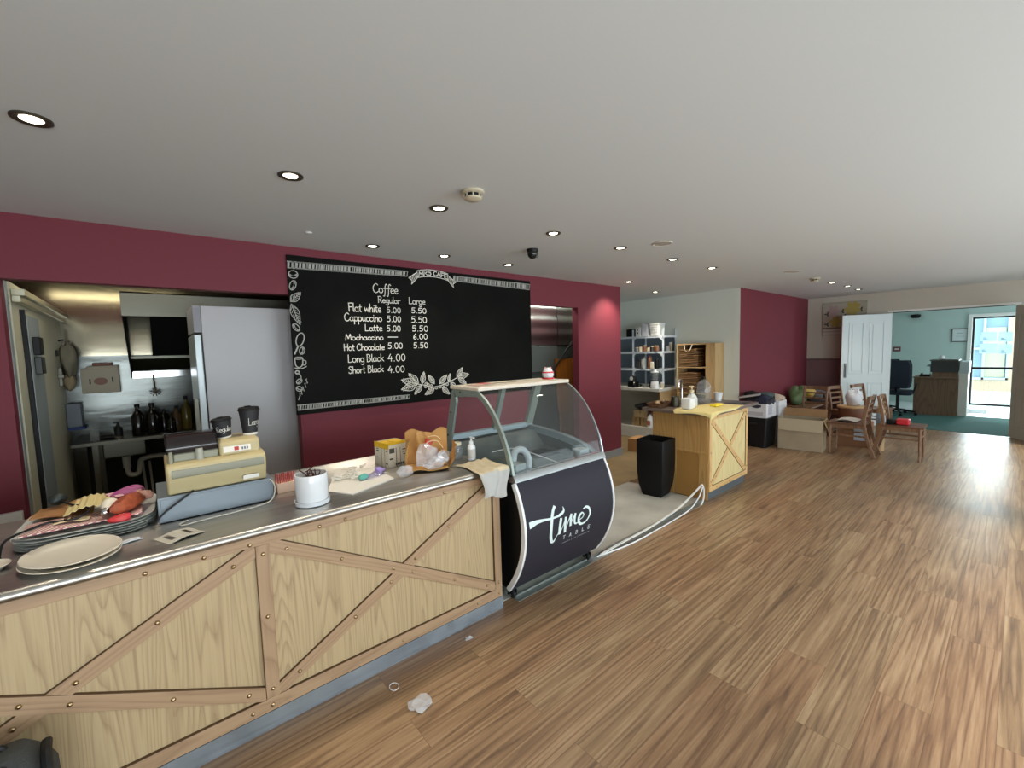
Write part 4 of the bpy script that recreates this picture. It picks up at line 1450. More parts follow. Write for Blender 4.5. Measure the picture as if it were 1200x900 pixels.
# housing: waisted base, ledge, then the raised printer half
g = G().prism([(-0.145, 0.114), (-0.15, 0.145), (-0.157, 0.165), (-0.162, 0.205), (-0.158, 0.238), (-0.12, 0.25), (0.13, 0.25), (0.15, 0.114)], 'x', -0.178, 0.2)
g.done('housing', M['beige_plastic'], t, 0.008)
g = G().prism([(-0.166, 0.188), (-0.168, 0.196), (-0.165, 0.222), (-0.158, 0.224), (-0.158, 0.186)], 'x', -0.16, 0.19)
g.done('keyed_band', M['grey_plastic'], t, 0.002)
g = G().prism([(-0.125, 0.246), (-0.115, 0.305), (-0.09, 0.316), (0.10, 0.316), (0.12, 0.246)], 'x', 0.02, 0.185)
pr = g.done('printer_cover', M['beige_plastic'], t, 0.010)
G().prism([(-0.1265, 0.262), (-0.1215, 0.288), (-0.119, 0.288), (-0.124, 0.262)], 'x', 0.035, 0.145).done('maker_label', M['paper'], pr)
gg = G().prism([(-0.1275, 0.267), (-0.1235, 0.284), (-0.121, 0.284), (-0.125, 0.267)], 'x', 0.078, 0.096)
gg.done('red_mark', mat('red label mark', 'b33a34', 0.6), pr)
g = G()
for k in range(3):
    g.prism([(-0.1272, 0.268), (-0.125, 0.279), (-0.122, 0.279), (-0.124, 0.268)], 'x', 0.108 + 0.010 * k, 0.114 + 0.010 * k)
g.done('label_print', mat('grey label print', '63666e', 0.6), pr)
# open well with roller and the smoked cover over it
g = G().prism([(-0.13, 0.246), (-0.12, 0.300), (-0.11, 0.312), (0.08, 0.312), (0.10, 0.246)], 'x', -0.165, -0.15).box(-0.15, 0.018, -0.03, 0.06, 0.246, 0.30)
g.done('paper_well', M['grey_plastic'], t, 0.003)
G().box(-0.15, 0.018, -0.108, -0.03, 0.246, 0.285).done('well_front', M['grey_plastic'], t, 0.006)
G().tube([(-0.055, -0.112, 0.243), (-0.055, -0.110, 0.300)], 0.017, 14).done('roller', mat('grey roller', '9b9a8c', 0.35), t)
cv = smooth([(-0.118, 0.288), (-0.122, 0.315), (-0.105, 0.345), (-0.06, 0.362), (0.03, 0.362), (0.09, 0.33)], 4)
G().strip(cv, 'x', -0.172, 0.016, -0.006).prism([(y, z) for y, z in cv] + [(0.09, 0.30), (-0.10, 0.288)], 'x', -0.172, -0.166).prism([(y, z) for y, z in cv] + [(0.09, 0.30), (-0.10, 0.288)], 'x', 0.010, 0.016).done('smoked_cover', mat('smoked brown-black plastic', '211c1d', 0.15), t)
G().box(0.10, 0.165, -0.1685, -0.165, 0.132, 0.150).done('serial_label', M['paper'], t)
G().tube(smooth([(-0.09, -0.158, 0.122), (-0.12, -0.175, 0.105), (-0.19, -0.185, 0.06), (-0.225, -0.19, 0.03), (-0.25, -0.14, 0.01)], 5), 0.0042, 8).done('mains_lead', M['black'], t)
G().tube(smooth([(0.19, -0.10, 0.112), (0.215, -0.17, 0.10), (0.222, -0.19, 0.06), (0.19, -0.21, 0.012), (0.06, -0.225, 0.004), (-0.07, -0.235, 0.004), (-0.135, -0.25, 0.004), (-0.15, -0.225, 0.004), (-0.12, -0.19, 0.004)], 6), 0.003, 8).done('data_lead', mat('grey-white cable', 'c5c2b6', 0.5), t)

# two takeaway cups on the till


def cup(loc, h, r0, r1, label, word, wx, tilt):
    t = thing('coffee_cup', label, 'cup', loc, 0, 'takeaway cups on the till')
    t.rotation_euler = (radians(tilt[0]), radians(tilt[1]), radians(tilt[2]))
    G().lathe([(0.0, 0.003), (r0 * 0.93, 0.0), (r0, 0.0), (r0 * 1.005, 0.004)], 28).lathe([(r0 * 1.002, 0.003), (r0 + (r1 - r0) * 0.09, h * 0.09)], 28).done('white_base', M['paper'], t)
    body = G().lathe([(r0 + (r1 - r0) * 0.08, h * 0.08), (r1, h * 0.9), (r1 - 0.003, h * 0.9)], 28).done('sleeve', mat('black paper cup', '1d1e22', 0.6), t)
    G().lathe([(r1 * 1.0, h * 0.885), (r1 * 1.09, h * 0.89), (r1 * 1.1, h * 0.915), (r1 * 1.03, h * 0.93), (r1 * 0.99, h * 0.985), (r1 * 0.95, h * 1.0), (r1 * 0.86, h * 0.985), (0.0, h * 0.975)], 28).box(-r1 * 0.3, r1 * 0.3, r1 * 0.55, r1 * 0.9, h * 0.97, h * 1.03).done('lid', M['black'], t)
    g = G()
    def f(u, v):
        r = r0 + (r1 - r0) * v / h + 0.0012
        a = -pi / 2 - 0.1 + u / r
        return (r * cos(a), r * sin(a), v)
    write(g, word, wx[0], wx[1], h * 0.36, h * 0.26, f, 0.0009, 0.0)
    g.done('lettering', M['chalk'], body)


cup((0.262, 2.49, WT + 0.3165), 0.096, 0.029, 0.0415, 'shorter black takeaway cup marked Regular on the till', 'Regular', (-0.028, 0.046), (2, -6, 0))
cup((0.372, 2.49, WT + 0.3165), 0.137, 0.031, 0.045, 'taller black takeaway cup marked Large on the till', 'Large', (-0.006, 0.055), (0, 0, 0))

# little pack behind the till
t = thing('napkin_box', 'pink and white packet of wooden forks standing behind the till', 'box', (0.50, 2.46, WT), 0.1)
G().box(-0.045, 0.045, -0.04, 0.04, 0.0, 0.055).done('box', mat('peach carton', 'd9b59b', 0.7), t, 0.003)
g = G()
for k in range(9):
    x = -0.038 + 0.0095 * k
    g.box(x, x + 0.005, -0.036, -0.03, 0.05, 0.092 + 0.006 * (k % 3)).box(x, x + 0.005, 0.0, 0.006, 0.05, 0.098 - 0.006 * (k % 2))
g.done('forks', mat('red-tipped picks', 'b5413d', 0.5), t)

# plant pot
t = thing('plant_pot', 'white ceramic plant pot with saucer and a withered plant on the worktop', 'plant pot', (0.556, 2.155, WT))
G().lathe([(0.0, 0.002), (0.066, 0.0), (0.076, 0.004), (0.078, 0.022), (0.072, 0.022), (0.068, 0.010), (0.0, 0.008)], 40).done('saucer', M['ceramic'], t)
G().lathe([(0.0, 0.0105), (0.060, 0.0105), (0.067, 0.016), (0.0705, 0.03), (0.072, 0.142), (0.071, 0.146), (0.066, 0.146), (0.065, 0.11), (0.0, 0.11)], 40).done('pot', M['ceramic'], t)
G().lathe([(0.0, 0.122), (0.03, 0.124), (0.0648, 0.119), (0.0648, 0.112), (0, 0.112)], 28).done('soil', M['soil'], t)
g = G()
rs = random.Random(5)
for k in range(7):
    a = rs.uniform(0, 6.28); r = rs.uniform(0.008, 0.03)
    p0 = (r * cos(a), r * sin(a), 0.118)
    p1 = (p0[0] + rs.uniform(-0.02, 0.02), p0[1] + rs.uniform(-0.015, 0.015), 0.145 + rs.uniform(0, 0.015))
    p2 = (p1[0] + rs.uniform(-0.03, 0.03), p1[1] + rs.uniform(-0.02, 0.02), p1[2] + rs.uniform(-0.01, 0.02))
    g.tube(smooth([p0, p1, p2], 4), 0.0026, 6)
g.done('withered_stems', M['stem'], t)

# tray of plastic oddments
t = thing('paper_sheet', 'white board covered in paper lying on the worktop beside the plant pot', 'sheet', (0.85, 2.41, WT))
G().add([(x - 0.85, y - 2.41, z) for z in (0.001, 0.007) for x, y in ((0.66, 2.27), (0.735, 2.13), (1.005, 2.235), (1.02, 2.50), (0.84, 2.69))], [(4, 3, 2, 1, 0), (5, 6, 7, 8, 9), (0, 1, 6, 5), (1, 2, 7, 6), (2, 3, 8, 7), (3, 4, 9, 8), (4, 0, 5, 9)]).done('board', M['paper'], t)
rs = random.Random(11)


def tangle(name, label, cat, loc, d, n, m, seed, r=0.002):
    rs = random.Random(seed)
    g = G()
    for k in range(n):
        a = rs.uniform(0, 6.28)
        c0 = Vector((rs.uniform(-d, d), rs.uniform(-d, d), rs.uniform(0.006, 0.02)))
        dr = Vector((cos(a), sin(a), rs.uniform(-0.1, 0.35))) * d * 0.8
        s = Vector((-sin(a), cos(a), 0)) * 0.009
        g.tube([tuple(c0), tuple(c0 + dr), tuple(c0 + dr + s), tuple(c0 + s)], r, 6, True)
    o = g.done(name, m, None, 0, 60, loc)
    return tag(o, label, cat)


tangle('plastic_clips', 'tangle of clear plastic clips on the paper-covered board', 'clips', (0.80, 2.40, WT + 0.008), 0.055, 16, mat('clear milky plastic', 'e8e4d8', 0.15, spec=0.8), 3, 0.0028)
tangle('plastic_picks', 'thin clear plastic picks at the far corner of the paper-covered board', 'picks', (0.90, 2.56, WT + 0.008), 0.05, 9, mat('clear milky plastic', 'e8e4d8', 0.15), 8, 0.0018)
o = G().blob((0, 0, 0.014), (0.03, 0.022, 0.015), 6, 0.25, 14, 9, 0.9).done('teal_wrapper', mat('teal foil', '5aa79a', 0.35, bump=0.5, bscale=30), None, 0, 60, (0.87, 2.33, WT + 0.009))
tag(o, 'small crumpled teal wrapper on the paper-covered board', 'wrapper')
o = G().grid(lambda u, v: (0.13 * (u - 0.5), 0.07 * (v - 0.5), 0.012 + 0.008 * sin(9 * u) * cos(7 * v)), 12, 8, 0.002).done('film_packet', M['purple_film'], None, 0, 60, (0.94, 2.36, WT + 0.009))
o.rotation_euler = (0, 0, 0.3)
tag(o, 'flat lilac-tinted plastic packet on the edge of the paper-covered board', 'packet')
o = G().blob((0, 0, 0.02), (0.028, 0.022, 0.021), 14, 0.3, 16, 10, 0.9).done('lilac_ribbon', mat('lilac ribbon', 'a58cc6', 0.4, bump=0.6, bscale=40), None, 0, 60, (0.985, 2.38, WT + 0.008))
tag(o, 'curl of lilac ribbon at the corner of the paper-covered board', 'ribbon')
o = G().crumple((0, 0, 0.034), (0.052, 0.04, 0.04), 31).done('plastic_wrap', M['crinkle'], None, 0, 8, (1.075, 2.235, WT))
tag(o, 'crumpled ball of clear plastic wrap in front of the carton of tins', 'plastic wrap')

# carton with yellow-capped packs
t = thing('open_carton', 'small open white carton of yellow-topped packs against the paper bag', 'carton', (1.15, 2.56, WT), radians(6))
wprint = mat('off-white printed carton', 'd8d0bd', 0.7)
g = G()
w_, d_, h_ = 0.075, 0.085, 0.145
g.box(-w_, w_, -d_, -d_ + 0.003, 0, h_).box(-w_, w_, d_ - 0.003, d_, 0, h_).box(-w_, -w_ + 0.003, -d_ + 0.003, d_ - 0.003, 0, h_).box(w_ - 0.003, w_, -d_ + 0.003, d_ - 0.003, 0, h_).box(-w_, w_, -d_, d_, 0, 0.003)
bx = g.done('box', wprint, t)
G().box(-w_ - 0.0005, w_ + 0.0005, -d_ - 0.0005, -d_ + 0.0025, h_ - 0.004, h_ + 0.012).box(-w_ - 0.0005, -w_ + 0.0025, -d_, d_, h_ - 0.03, h_ + 0.004).done('yellow_band', M['yellow'], bx)
g = G()
for (a, b, c_, d2) in ((-0.07, -0.035, 0.09, 0.12), (-0.07, -0.045, 0.05, 0.06), (0.02, 0.065, 0.10, 0.106), (0.02, 0.065, 0.085, 0.09), (0.025, 0.06, 0.07, 0.075), (-0.025, -0.021, 0.0, 0.12), (0.004, 0.007, 0.0, 0.12)):
    g.box(a, b, -d_ - 0.0008, -d_ - 0.0002, c_, d2)
for k in range(5):
    g.box(-0.03 + 0.012 * k, -0.022 + 0.012 * k, -d_ - 0.0008, -d_ - 0.0002, 0.012, 0.026)
g.done('print', mat('grey-black print', '4c4942', 0.7), bx)
g = G()
for (a, b, c_, d2) in ((-0.06, -0.03, 0.09, 0.098), (-0.06, -0.035, 0.105, 0.11), (-0.06, -0.04, 0.05, 0.056), (0.0, 0.003, 0.0, 0.12), (0.035, 0.038, 0.0, 0.12), (0.048, 0.07, 0.10, 0.106), (0.048, 0.07, 0.02, 0.03)):
    g.box(-w_ - 0.0008, -w_ - 0.0002, -b, -a, c_, d2)
g.done('side_print', mat('grey-black print', '4c4942', 0.7), bx)
for i, (x, y) in enumerate(((-0.036, -0.04), (0.036, -0.04), (-0.036, 0.04), (0.036, 0.04))):
    o = G().box(-0.033, 0.033, -0.037, 0.037, 0, 0.138).done('pack', M['yellow'], None, 0.004)
    o.location = Vector(t.location) + rotz(radians(6)) @ Vector((x, y, 0.004))
    o.rotation_euler = (0, 0, radians(6))
    tag(o, 'yellow-topped pack in the small carton, %s' % ['front corner nearest the plant', 'front corner nearest the paper bag', 'back corner nearest the wall', 'back corner behind the paper bag'][i], 'pack', 'packs in the open carton')

# torn open kraft bag full of clear plastic
t = thing('paper_bag', 'open kraft paper carrier bag lying on its side, stuffed with clear plastic', 'paper bag', (1.265, 2.31, WT), radians(-26))
kraft_in = mat('kraft bag inside', 'b98a4e', 0.8, bump=0.4, bscale=20)


def bagwall(f, name, m):
    G().grid(f, 14, 14, 0.0025).done(name, m, t, 0, 70)


wob = lambda u, v, s: 0.008 * sin(7 * u + s) * sin(6 * v + 2 * s) + 0.004 * sin(17 * u + 3 * s) * cos(13 * v)
bagwall(lambda u, v: (-0.135 + 0.02 * v + wob(u, v, 1), -0.11 + 0.20 * u, 0.003 + (0.205 - 0.05 * u) * v), 'side_flap', M['kraft'])
bagwall(lambda u, v: (-0.13 + 0.26 * u, 0.10 + 0.03 * v + wob(u, v, 2), 0.003 + (0.2 + 0.02 * sin(9 * u)) * v), 'back_wall', kraft_in)
bagwall(lambda u, v: (-0.135 + 0.25 * u, -0.11 + 0.21 * v, 0.004 + 0.012 * abs(sin(5 * u)) * (1 - v) + wob(u, v, 3) * 0.5 + 0.003), 'lower_wall', M['kraft'])
bagwall(lambda u, v: (0.125 + 0.045 * v + wob(u, v, 4), -0.05 + 0.15 * u, 0.003 + (0.10 + 0.04 * u) * v), 'end_flap', mat('brown card flap', 'ab7f48', 0.8))
bagwall(lambda u, v: (-0.06 + 0.09 * u, 0.02 + 0.06 * v + wob(u, v, 5), 0.09 + 0.13 * v - 0.02 * u), 'torn_flap', mat('brown card flap', 'ab7f48', 0.8))
for y0, s in ((-0.02, 0.0), (0.085, 1.0)):
    pts = smooth([(-0.02, y0, 0.12 + 0.03 * s), (0.0, y0 - 0.02, 0.165 + 0.01 * s), (0.055, y0 - 0.02, 0.17 + 0.01 * s), (0.09, y0, 0.12 + 0.03 * s)], 5)
    G().tube(pts, 0.003, 6).done('handle', mat('twisted paper cord', 'd8b98c', 0.8), t)
o = G().crumple((0, 0, 0.06), (0.075, 0.05, 0.085), 41, 0.5, 1.2).crumple((0.02, -0.035, 0.02), (0.07, 0.04, 0.035), 43, 0.5, 1.2).done('plastic_bag', M['crinkle'], None, 0, 8, (1.225, 2.24, WT + 0.028))
tag(o, 'crumpled clear plastic bag spilling out of the kraft carrier bag', 'plastic bag')
o = G().crumple((0, 0, 0.03), (0.065, 0.045, 0.04), 47, 0.5, 1.15).done('plastic_bag', mat('silvery crumpled film', 'b9b3b2', 0.25, 0.3, bump=0.5, bscale=20), None, 0, 20, (1.32, 2.245, WT + 0.035))
tag(o, 'silvery crumpled plastic film in the mouth of the kraft carrier bag', 'plastic bag')
o = G().cbox((0, 0, 0), (0.05, 0.02, 0.06), Matrix.Rotation(radians(25), 3, 'Y')).done('red_packet', mat('brick red packet', 'b5372a', 0.45), None, 0.004, 60, (1.29, 2.35, WT + 0.135))
tag(o, 'red packet showing inside the kraft carrier bag', 'packet')

# soap and jar beside the display case
t = thing('soap_bottle', 'white pump soap bottle beside the display case', 'soap bottle', (1.555, 2.265, WT))
G().lathe([(0.0, 0.0), (0.024, 0.001), (0.026, 0.006), (0.026, 0.082), (0.022, 0.098), (0.011, 0.106), (0.011, 0.112)], 24).done('bottle', M['white_plastic'], t)
G().lathe([(0.0265, 0.02), (0.0268, 0.021), (0.0268, 0.075), (0.0265, 0.076)], 24).done('label', mat('grey label', 'c0bdb8', 0.6), t)
G().lathe([(0.013, 0.108), (0.013, 0.124), (0.005, 0.126), (0.005, 0.146), (0.0, 0.146)], 16).box(-0.006, 0.006, -0.034, 0.008, 0.144, 0.153).done('pump', M['white_plastic'], t, 0.001)
t = thing('glass_jar', 'clear glass jar with pale lid behind the pump soap bottle', 'jar', (1.505, 2.36, WT))
G().lathe([(0.0, 0.0), (0.032, 0.001), (0.035, 0.008), (0.035, 0.075), (0.028, 0.09), (0.027, 0.1), (0.025, 0.1), (0.031, 0.075), (0.032, 0.01), (0.0, 0.006)], 24).done('jar', M['bottle'], t)
G().lathe([(0.0285, 0.092), (0.03, 0.094), (0.03, 0.11), (0.0, 0.112)], 24).done('lid', mat('cream lid', 'd8d2bb', 0.4), t)
t = thing('spray_bottle', 'slim clear bottle with cap standing behind the glass jar', 'bottle', (1.47, 2.50, WT))
G().lathe([(0.0, 0.0), (0.022, 0.001), (0.024, 0.01), (0.024, 0.09), (0.012, 0.11), (0.011, 0.125)], 20).done('bottle', M['bottle'], t)
G().lathe([(0.013, 0.122), (0.013, 0.14), (0.0, 0.142)], 16).done('cap', M['grey_plastic'], t)

# towel over the worktop corner


def towel(u, v):
    # v: 0 at the back on the worktop, then over the rolled edge and down
    s = v * 0.44
    x = 1.405 + 0.195 * u + 0.05 * (1 - v) * (u - 0.3) + 0.012 * sin(9 * v + 3 * u)
    flat = 0.24 + 0.02 * sin(6 * u)
    rip = 0.004 + 0.0035 * sin(21 * u + 5 * v) + 0.002 * sin(37 * u)
    if s < flat:
        return (x, 2.205 - s + 0.02 * u, 0.904 + rip)
    e = s - flat
    yb = 2.205 - flat + 0.02 * u
    if e < 0.03:
        a = e / 0.03 * pi / 2
        return (x, yb - 0.019 * sin(a), 0.904 + rip - 0.019 * (1 - cos(a)))
    return (x, yb - 0.019 - 0.006 * sin(14 * u + 1) - 0.004 * (e - 0.03) * 10 * sin(9 * u), 0.885 + rip * 0.3 - (e - 0.03) * (0.72 + 0.15 * u))


t = thing('tea_towel', 'cream and grey tea towel draped over the end of the worktop', 'towel', (1.5, 2.05, 0.904))
g = G().grid(towel, 30, 34, 0.003)
at(g, 'cloth', M['cloth'], t, 0, 70)
sc_t = G().grid(lambda u, v: tuple(a + b for a, b in zip(towel(u * 1.0, 0.58 + 0.42 * v), (0, -0.0025, -0.001))), 30, 14, 0.002)
at(sc_t, 'hanging_end', M['grey_cloth'], t, 0, 70)

# figurine and papers on the case roof
t = thing('ornament', 'round white and red ceramic ornament with a face on the case roof', 'ornament', (2.44, 2.44, 1.3625), radians(-50))
G().lathe([(0.0, 0.0), (0.048, 0.0), (0.05, 0.006), (0.046, 0.012), (0.0, 0.012)], 24).done('cushion', M['redplastic'], t)
G().lathe([(0.0, 0.010), (0.036, 0.012), (0.047, 0.03), (0.045, 0.052), (0.034, 0.074), (0.022, 0.086), (0.009, 0.092), (0.0, 0.093)], 24).done('body', M['ceramic'], t)
G().lathe([(0.0475, 0.05), (0.0485, 0.053), (0.0465, 0.059), (0.044, 0.06)], 24).done('red_band', M['redplastic'], t)
for s in (-1, 1):
    G().lathe([(0, 0.001), (0.0045, 0.0), (0.0045, -0.003)], 10, (0.012 * s, -0.0405, 0.046), rot=Matrix.Rotation(pi / 2, 3, 'X')).done('eye', M['black'], t)
    G().lathe([(0.012, 0.0), (0.006, 0.014), (0.0, 0.02)], 12, (0.02 * s, 0, 0.08)).done('ear', mat('pink glaze', 'd99a97', 0.3), t)
G().tube(smooth([(-0.01, -0.0445, 0.034), (0, -0.0465, 0.031), (0.01, -0.0445, 0.034)], 4), 0.0012, 6).done('mouth', M['black'], t)
t = thing('red_paper', 'red and white leaflet lying on the case roof near the frame', 'leaflet', (1.80, 2.46, 1.3625), 0.2)
G().grid(lambda u, v: (-0.10 + 0.2 * u, -0.06 + 0.12 * v, 0.004 + 0.004 * sin(3 * u)), 8, 6, 0.002).done('sheet', mat('red-white leaflet', 'd8b8ab', 0.6), t)
G().grid(lambda u, v: (-0.02 + 0.08 * u, -0.03 + 0.06 * v, 0.0068 + 0.004 * sin(3 * (0.4 + 0.4 * u))), 6, 4, 0.001).done('red_patch', M['redplastic'], t)
o = G().grid(lambda u, v: (-0.16 + 0.32 * u, -0.05 + 0.10 * v, 0.004 + 0.003 * sin(5 * u)), 10, 4, 0.002).done('price_strip', mat('mottled price strip', 'c9c2b0', 0.6, var=0.3, vscale=40), None, 0, 60, (2.12, 2.50, 1.3625))
tag(o, 'long pale paper strip lying along the case roof', 'paper')

# ------------------------------------------------------------------ gap in the counter line
t = thing('floor_strip', 'loose white aluminium floor strip bowed up beside the oak island', 'strip', (3.3, 2.03, 0.0))
pts = smooth([(2.56, 2.03, 0.012), (2.80, 2.02, 0.028), (3.2, 2.0, 0.05), (3.65, 2.0, 0.09), (3.95, 2.0, 0.16), (4.13, 2.0, 0.215)], 6)
g = G()
for a, b in zip(pts, pts[1:]):
    g.bar(a, b, 0.016, 0.008)
at(g, 'strip', M['white'], t)
g = G().tube(smooth([(4.13, 2.0, 0.215), (4.155, 1.995, 0.16), (4.14, 1.99, 0.07), (4.08, 1.985, 0.02)], 5), 0.008, 8)
at(g, 'bent_end', M['white'], t)
o = G().box(1.70, 4.24, 2.055, 2.072, 0.0, 0.014).box(1.70, 4.24, 2.005, 2.055, 0.0, 0.004).done('floor_trim', mat('worn grey metal threshold', '9aa09c', 0.4, 0.7))
structure(o)
o = G().tube(smooth([(2.52, 2.035, 0.006), (2.9, 1.985, 0.006), (3.3, 1.985, 0.008), (3.6, 1.99, 0.012), (3.85, 1.98, 0.04), (4.03, 1.985, 0.11), (4.12, 1.99, 0.19)], 7), 0.006, 8).done('white_cable', M['white_plastic'])
tag(o, 'white cable running along the floor under the loose floor strip', 'cable')

# black planter
t = thing('planter', 'tall tapered black square planter standing empty beside the oak island', 'planter', (4.25, 2.62, 0.004), radians(5))
g = G()
sec = [(0.10, 0.0), (0.107, 0.01), (0.135, 0.12), (0.147, 0.25), (0.15, 0.38), (0.15, 0.605)]
rings = [[(x, y, z) for x, y in rrect(h, h, 0.012, 3)] for h, z in sec] + [[(x, y, 0.61) for x, y in rrect(0.147, 0.147, 0.01, 3)], [(x, y, 0.608) for x, y in rrect(0.135, 0.135, 0.01, 3)], [(x, y, 0.30) for x, y in rrect(0.13, 0.13, 0.01, 3)]]
loft(g, rings)
g.done('shell', mat('black fibre planter', '060607', 0.6, spec=0.3, bump=0.1, bscale=90), t, 0, 40)
t.location = (4.112, 2.50, 0.004)

# ------------------------------------------------------------------ oak island
c = thing('oak_island', 'oak island cabinet with a crossed front panel facing the dining floor', 'cabinet', (4.75, 2.32, 0.0))
IX0, IX1, IY0, IY1 = 4.29, 5.225, 2.0, 2.64
at(G().box(IX0 + 0.004, IX1, IY0 + 0.016, IY1, 0.095, 0.886), 'carcass', M['oak'], c)
at(G().box(IX0 + 0.02, IX1 - 0.01, IY0 + 0.03, IY1 - 0.01, 0.0, 0.095), 'plinth', mat('blue-grey plinth', '707c84', 0.35, 0.5), c)
at(G().box(IX0 + 0.03, IX1 - 0.03, IY0 + 0.008, IY0 + 0.016, 0.12, 0.86), 'front_panel', wood('pale oak panel', 'cdb67c', 'e0cd97', 'Z', 1.0, 0.45, 0.03, 110.0, 0.3), c)
PO_X = wood('pale oak rail', 'c79c60', 'd9b27a', 'X', 1.3, 0.42, 0.04)
PO_Z = wood('pale oak post', 'c79c60', 'd9b27a', 'Z', 1.3, 0.42, 0.04)
at(G().box(IX0, IX1, IY0, IY0 + 0.016, 0.835, 0.886), 'top_rail', PO_X, c, 0.002)
at(G().box(IX0, IX1, IY0, IY0 + 0.016, 0.095, 0.147), 'bottom_rail', PO_X, c, 0.002)
for x0, x1 in ((IX0, IX0 + 0.05), (IX1 - 0.05, IX1)):
    at(G().box(x0, x1, IY0, IY0 + 0.016, 0.147, 0.835), 'post', PO_Z, c, 0.002)
ax, bx_, az, bz = IX0 + 0.06, IX1 - 0.06, 0.165, 0.82


def ibrace(a, b, side=1):
    d = Vector((b[0] - a[0], 0, b[1] - a[1]))
    L = d.length
    o = G().box(-L / 2, L / 2, -0.006, 0.006, -0.027, 0.027).done('brace', PO_X, c, 0.0015)
    z0 = 0.027 if side > 0 else -0.0295
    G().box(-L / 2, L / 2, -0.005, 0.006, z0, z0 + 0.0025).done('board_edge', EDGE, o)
    o.location = Vector(((a[0] + b[0]) / 2, IY0 + 0.0075, (a[1] + b[1]) / 2)) - c.location
    o.rotation_euler = (0, -math.atan2(d.z, d.x), 0)


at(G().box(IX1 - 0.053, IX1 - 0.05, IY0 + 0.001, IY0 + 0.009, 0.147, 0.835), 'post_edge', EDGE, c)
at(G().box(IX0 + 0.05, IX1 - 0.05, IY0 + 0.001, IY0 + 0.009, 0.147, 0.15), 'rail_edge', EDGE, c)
ibrace((ax, bz), (bx_, az), -1)
mx_, mz = (ax + bx_) / 2, (az + bz) / 2
ibrace((ax, az), (mx_ - 0.035, mz - 0.025))
ibrace((mx_ + 0.035, mz + 0.025), (bx_, bz))
for x, z in [(IX0 + 0.025, zz) for zz in (0.2, 0.5, 0.8)] + [(IX1 - 0.025, zz) for zz in (0.2, 0.5, 0.8)] + [(xx, 0.86) for xx in (4.45, 4.75, 5.05)] + [(xx, 0.12) for xx in (4.45, 4.75, 5.05)] + [(ax + (bx_ - ax) * k, bz + (az - bz) * k) for k in (0.07, 0.28, 0.5, 0.72, 0.93)] + [(ax + (bx_ - ax) * k, az + (bz - az) * k) for k in (0.1, 0.3, 0.7, 0.9)]:
    o = stud_proto.copy(); COL.objects.link(o)
    o.parent = c
    o.location = Vector((x, IY0 - 0.0002, z)) - c.location
# side facing the gap: upper board, recessed lower panel between stiles
at(G().box(IX0 - 0.012, IX0 + 0.004, IY0 + 0.02, IY1, 0.5, 0.886), 'side_board', M['oak'], c, 0.002)
at(G().box(IX0 - 0.012, IX0 + 0.004, IY0 + 0.02, IY0 + 0.11, 0.005, 0.49), 'side_stile', M['oak'], c, 0.002)
at(G().box(IX0 - 0.012, IX0 + 0.004, IY1 - 0.28, IY1, 0.005, 0.498), 'side_stile', M['oak'], c, 0.002)
at(G().box(IX0 - 0.014, IX0 + 0.002, IY0 + 0.02, IY1 - 0.28, 0.482, 0.502), 'side_ledge', M['oak'], c, 0.002)
at(G().box(IX0 - 0.006, IX0 + 0.006, IY0 + 0.112, IY1 - 0.282, 0.005, 0.481), 'side_panel', mat('tan recessed board', 'a3793f', 0.5, var=0.06), c)
o = G().box(4.19, 5.38, 1.945, 2.72, 0.888, 0.922).done('island_top', mat('grey-brown laminate top', '6d6058', 0.4, var=0.1), None, 0.006)
tag(o, 'grey-brown laminate top lying on the oak island', 'worktop')
IT = 0.9225
t = thing('yellow_cloth', 'pale yellow cloth spread over the corner of the oak island top', 'cloth', (4.5, 2.15, IT))


def ycloth(u, v):
    x = 4.10 + 0.80 * u + 0.06 * sin(3 * v)
    y = 1.86 + 0.46 * v + 0.06 * sin(4 * u)
    z = IT + 0.004 + 0.004 * sin(19 * u + 3) * sin(13 * v)
    if y < 1.94:
        z -= (1.94 - y) * (1.1 - 0.9 * abs(u - 0.18) * 1.6)
        y = 1.938 - 0.02 * (1.94 - y)
    if x < 4.185:
        z -= (4.185 - x) * (0.9 - 0.5 * v)
        x = 4.183 - 0.15 * (4.185 - x)
    return (x, y, z)


at(G().grid(ycloth, 40, 26, 0.003), 'cloth', M['yellow_cloth'], t, 0, 70)
t = thing('soap_pump', 'clear soap dispenser with gold pump on the yellow cloth', 'soap dispenser', (4.50, 2.30, IT + 0.007))
g = G()
loft(g, [[(x, y, z) for x, y in rrect(h, h * 0.8, 0.02, 4)] for h, z in ((0.05, 0.0), (0.056, 0.01), (0.056, 0.09), (0.04, 0.13), (0.02, 0.15), (0.02, 0.165))])
g.done('bottle', mat('milky soap bottle', 'd6d8d2', 0.2), t)
G().lathe([(0.024, 0.16), (0.024, 0.185), (0.008, 0.188), (0.008, 0.215), (0.02, 0.218), (0.022, 0.23), (0.0, 0.232)], 16).box(-0.055, 0.0, -0.007, 0.007, 0.218, 0.230).done('pump', mat('cream-gold pump', 'd4c49a', 0.35), t)
t = thing('white_tub', 'squat white tub beside the clear soap dispenser', 'tub', (4.36, 2.27, IT + 0.007))
g = G()
loft(g, [[(x, y, z) for x, y in rrect(h, h, 0.02, 4)] for h, z in ((0.05, 0.0), (0.055, 0.01), (0.058, 0.10), (0.0585, 0.108), (0.05, 0.112))])
g.done('tub', M['white_plastic'], t)
t = thing('water_jug', 'large clear plastic bottle with black cap on the island top', 'bottle', (4.90, 2.36, IT + 0.008))
G().lathe([(0.0, 0.0), (0.07, 0.002), (0.078, 0.015), (0.078, 0.17), (0.07, 0.215), (0.045, 0.25), (0.02, 0.268), (0.018, 0.28)], 28).done('bottle', M['bottle'], t)
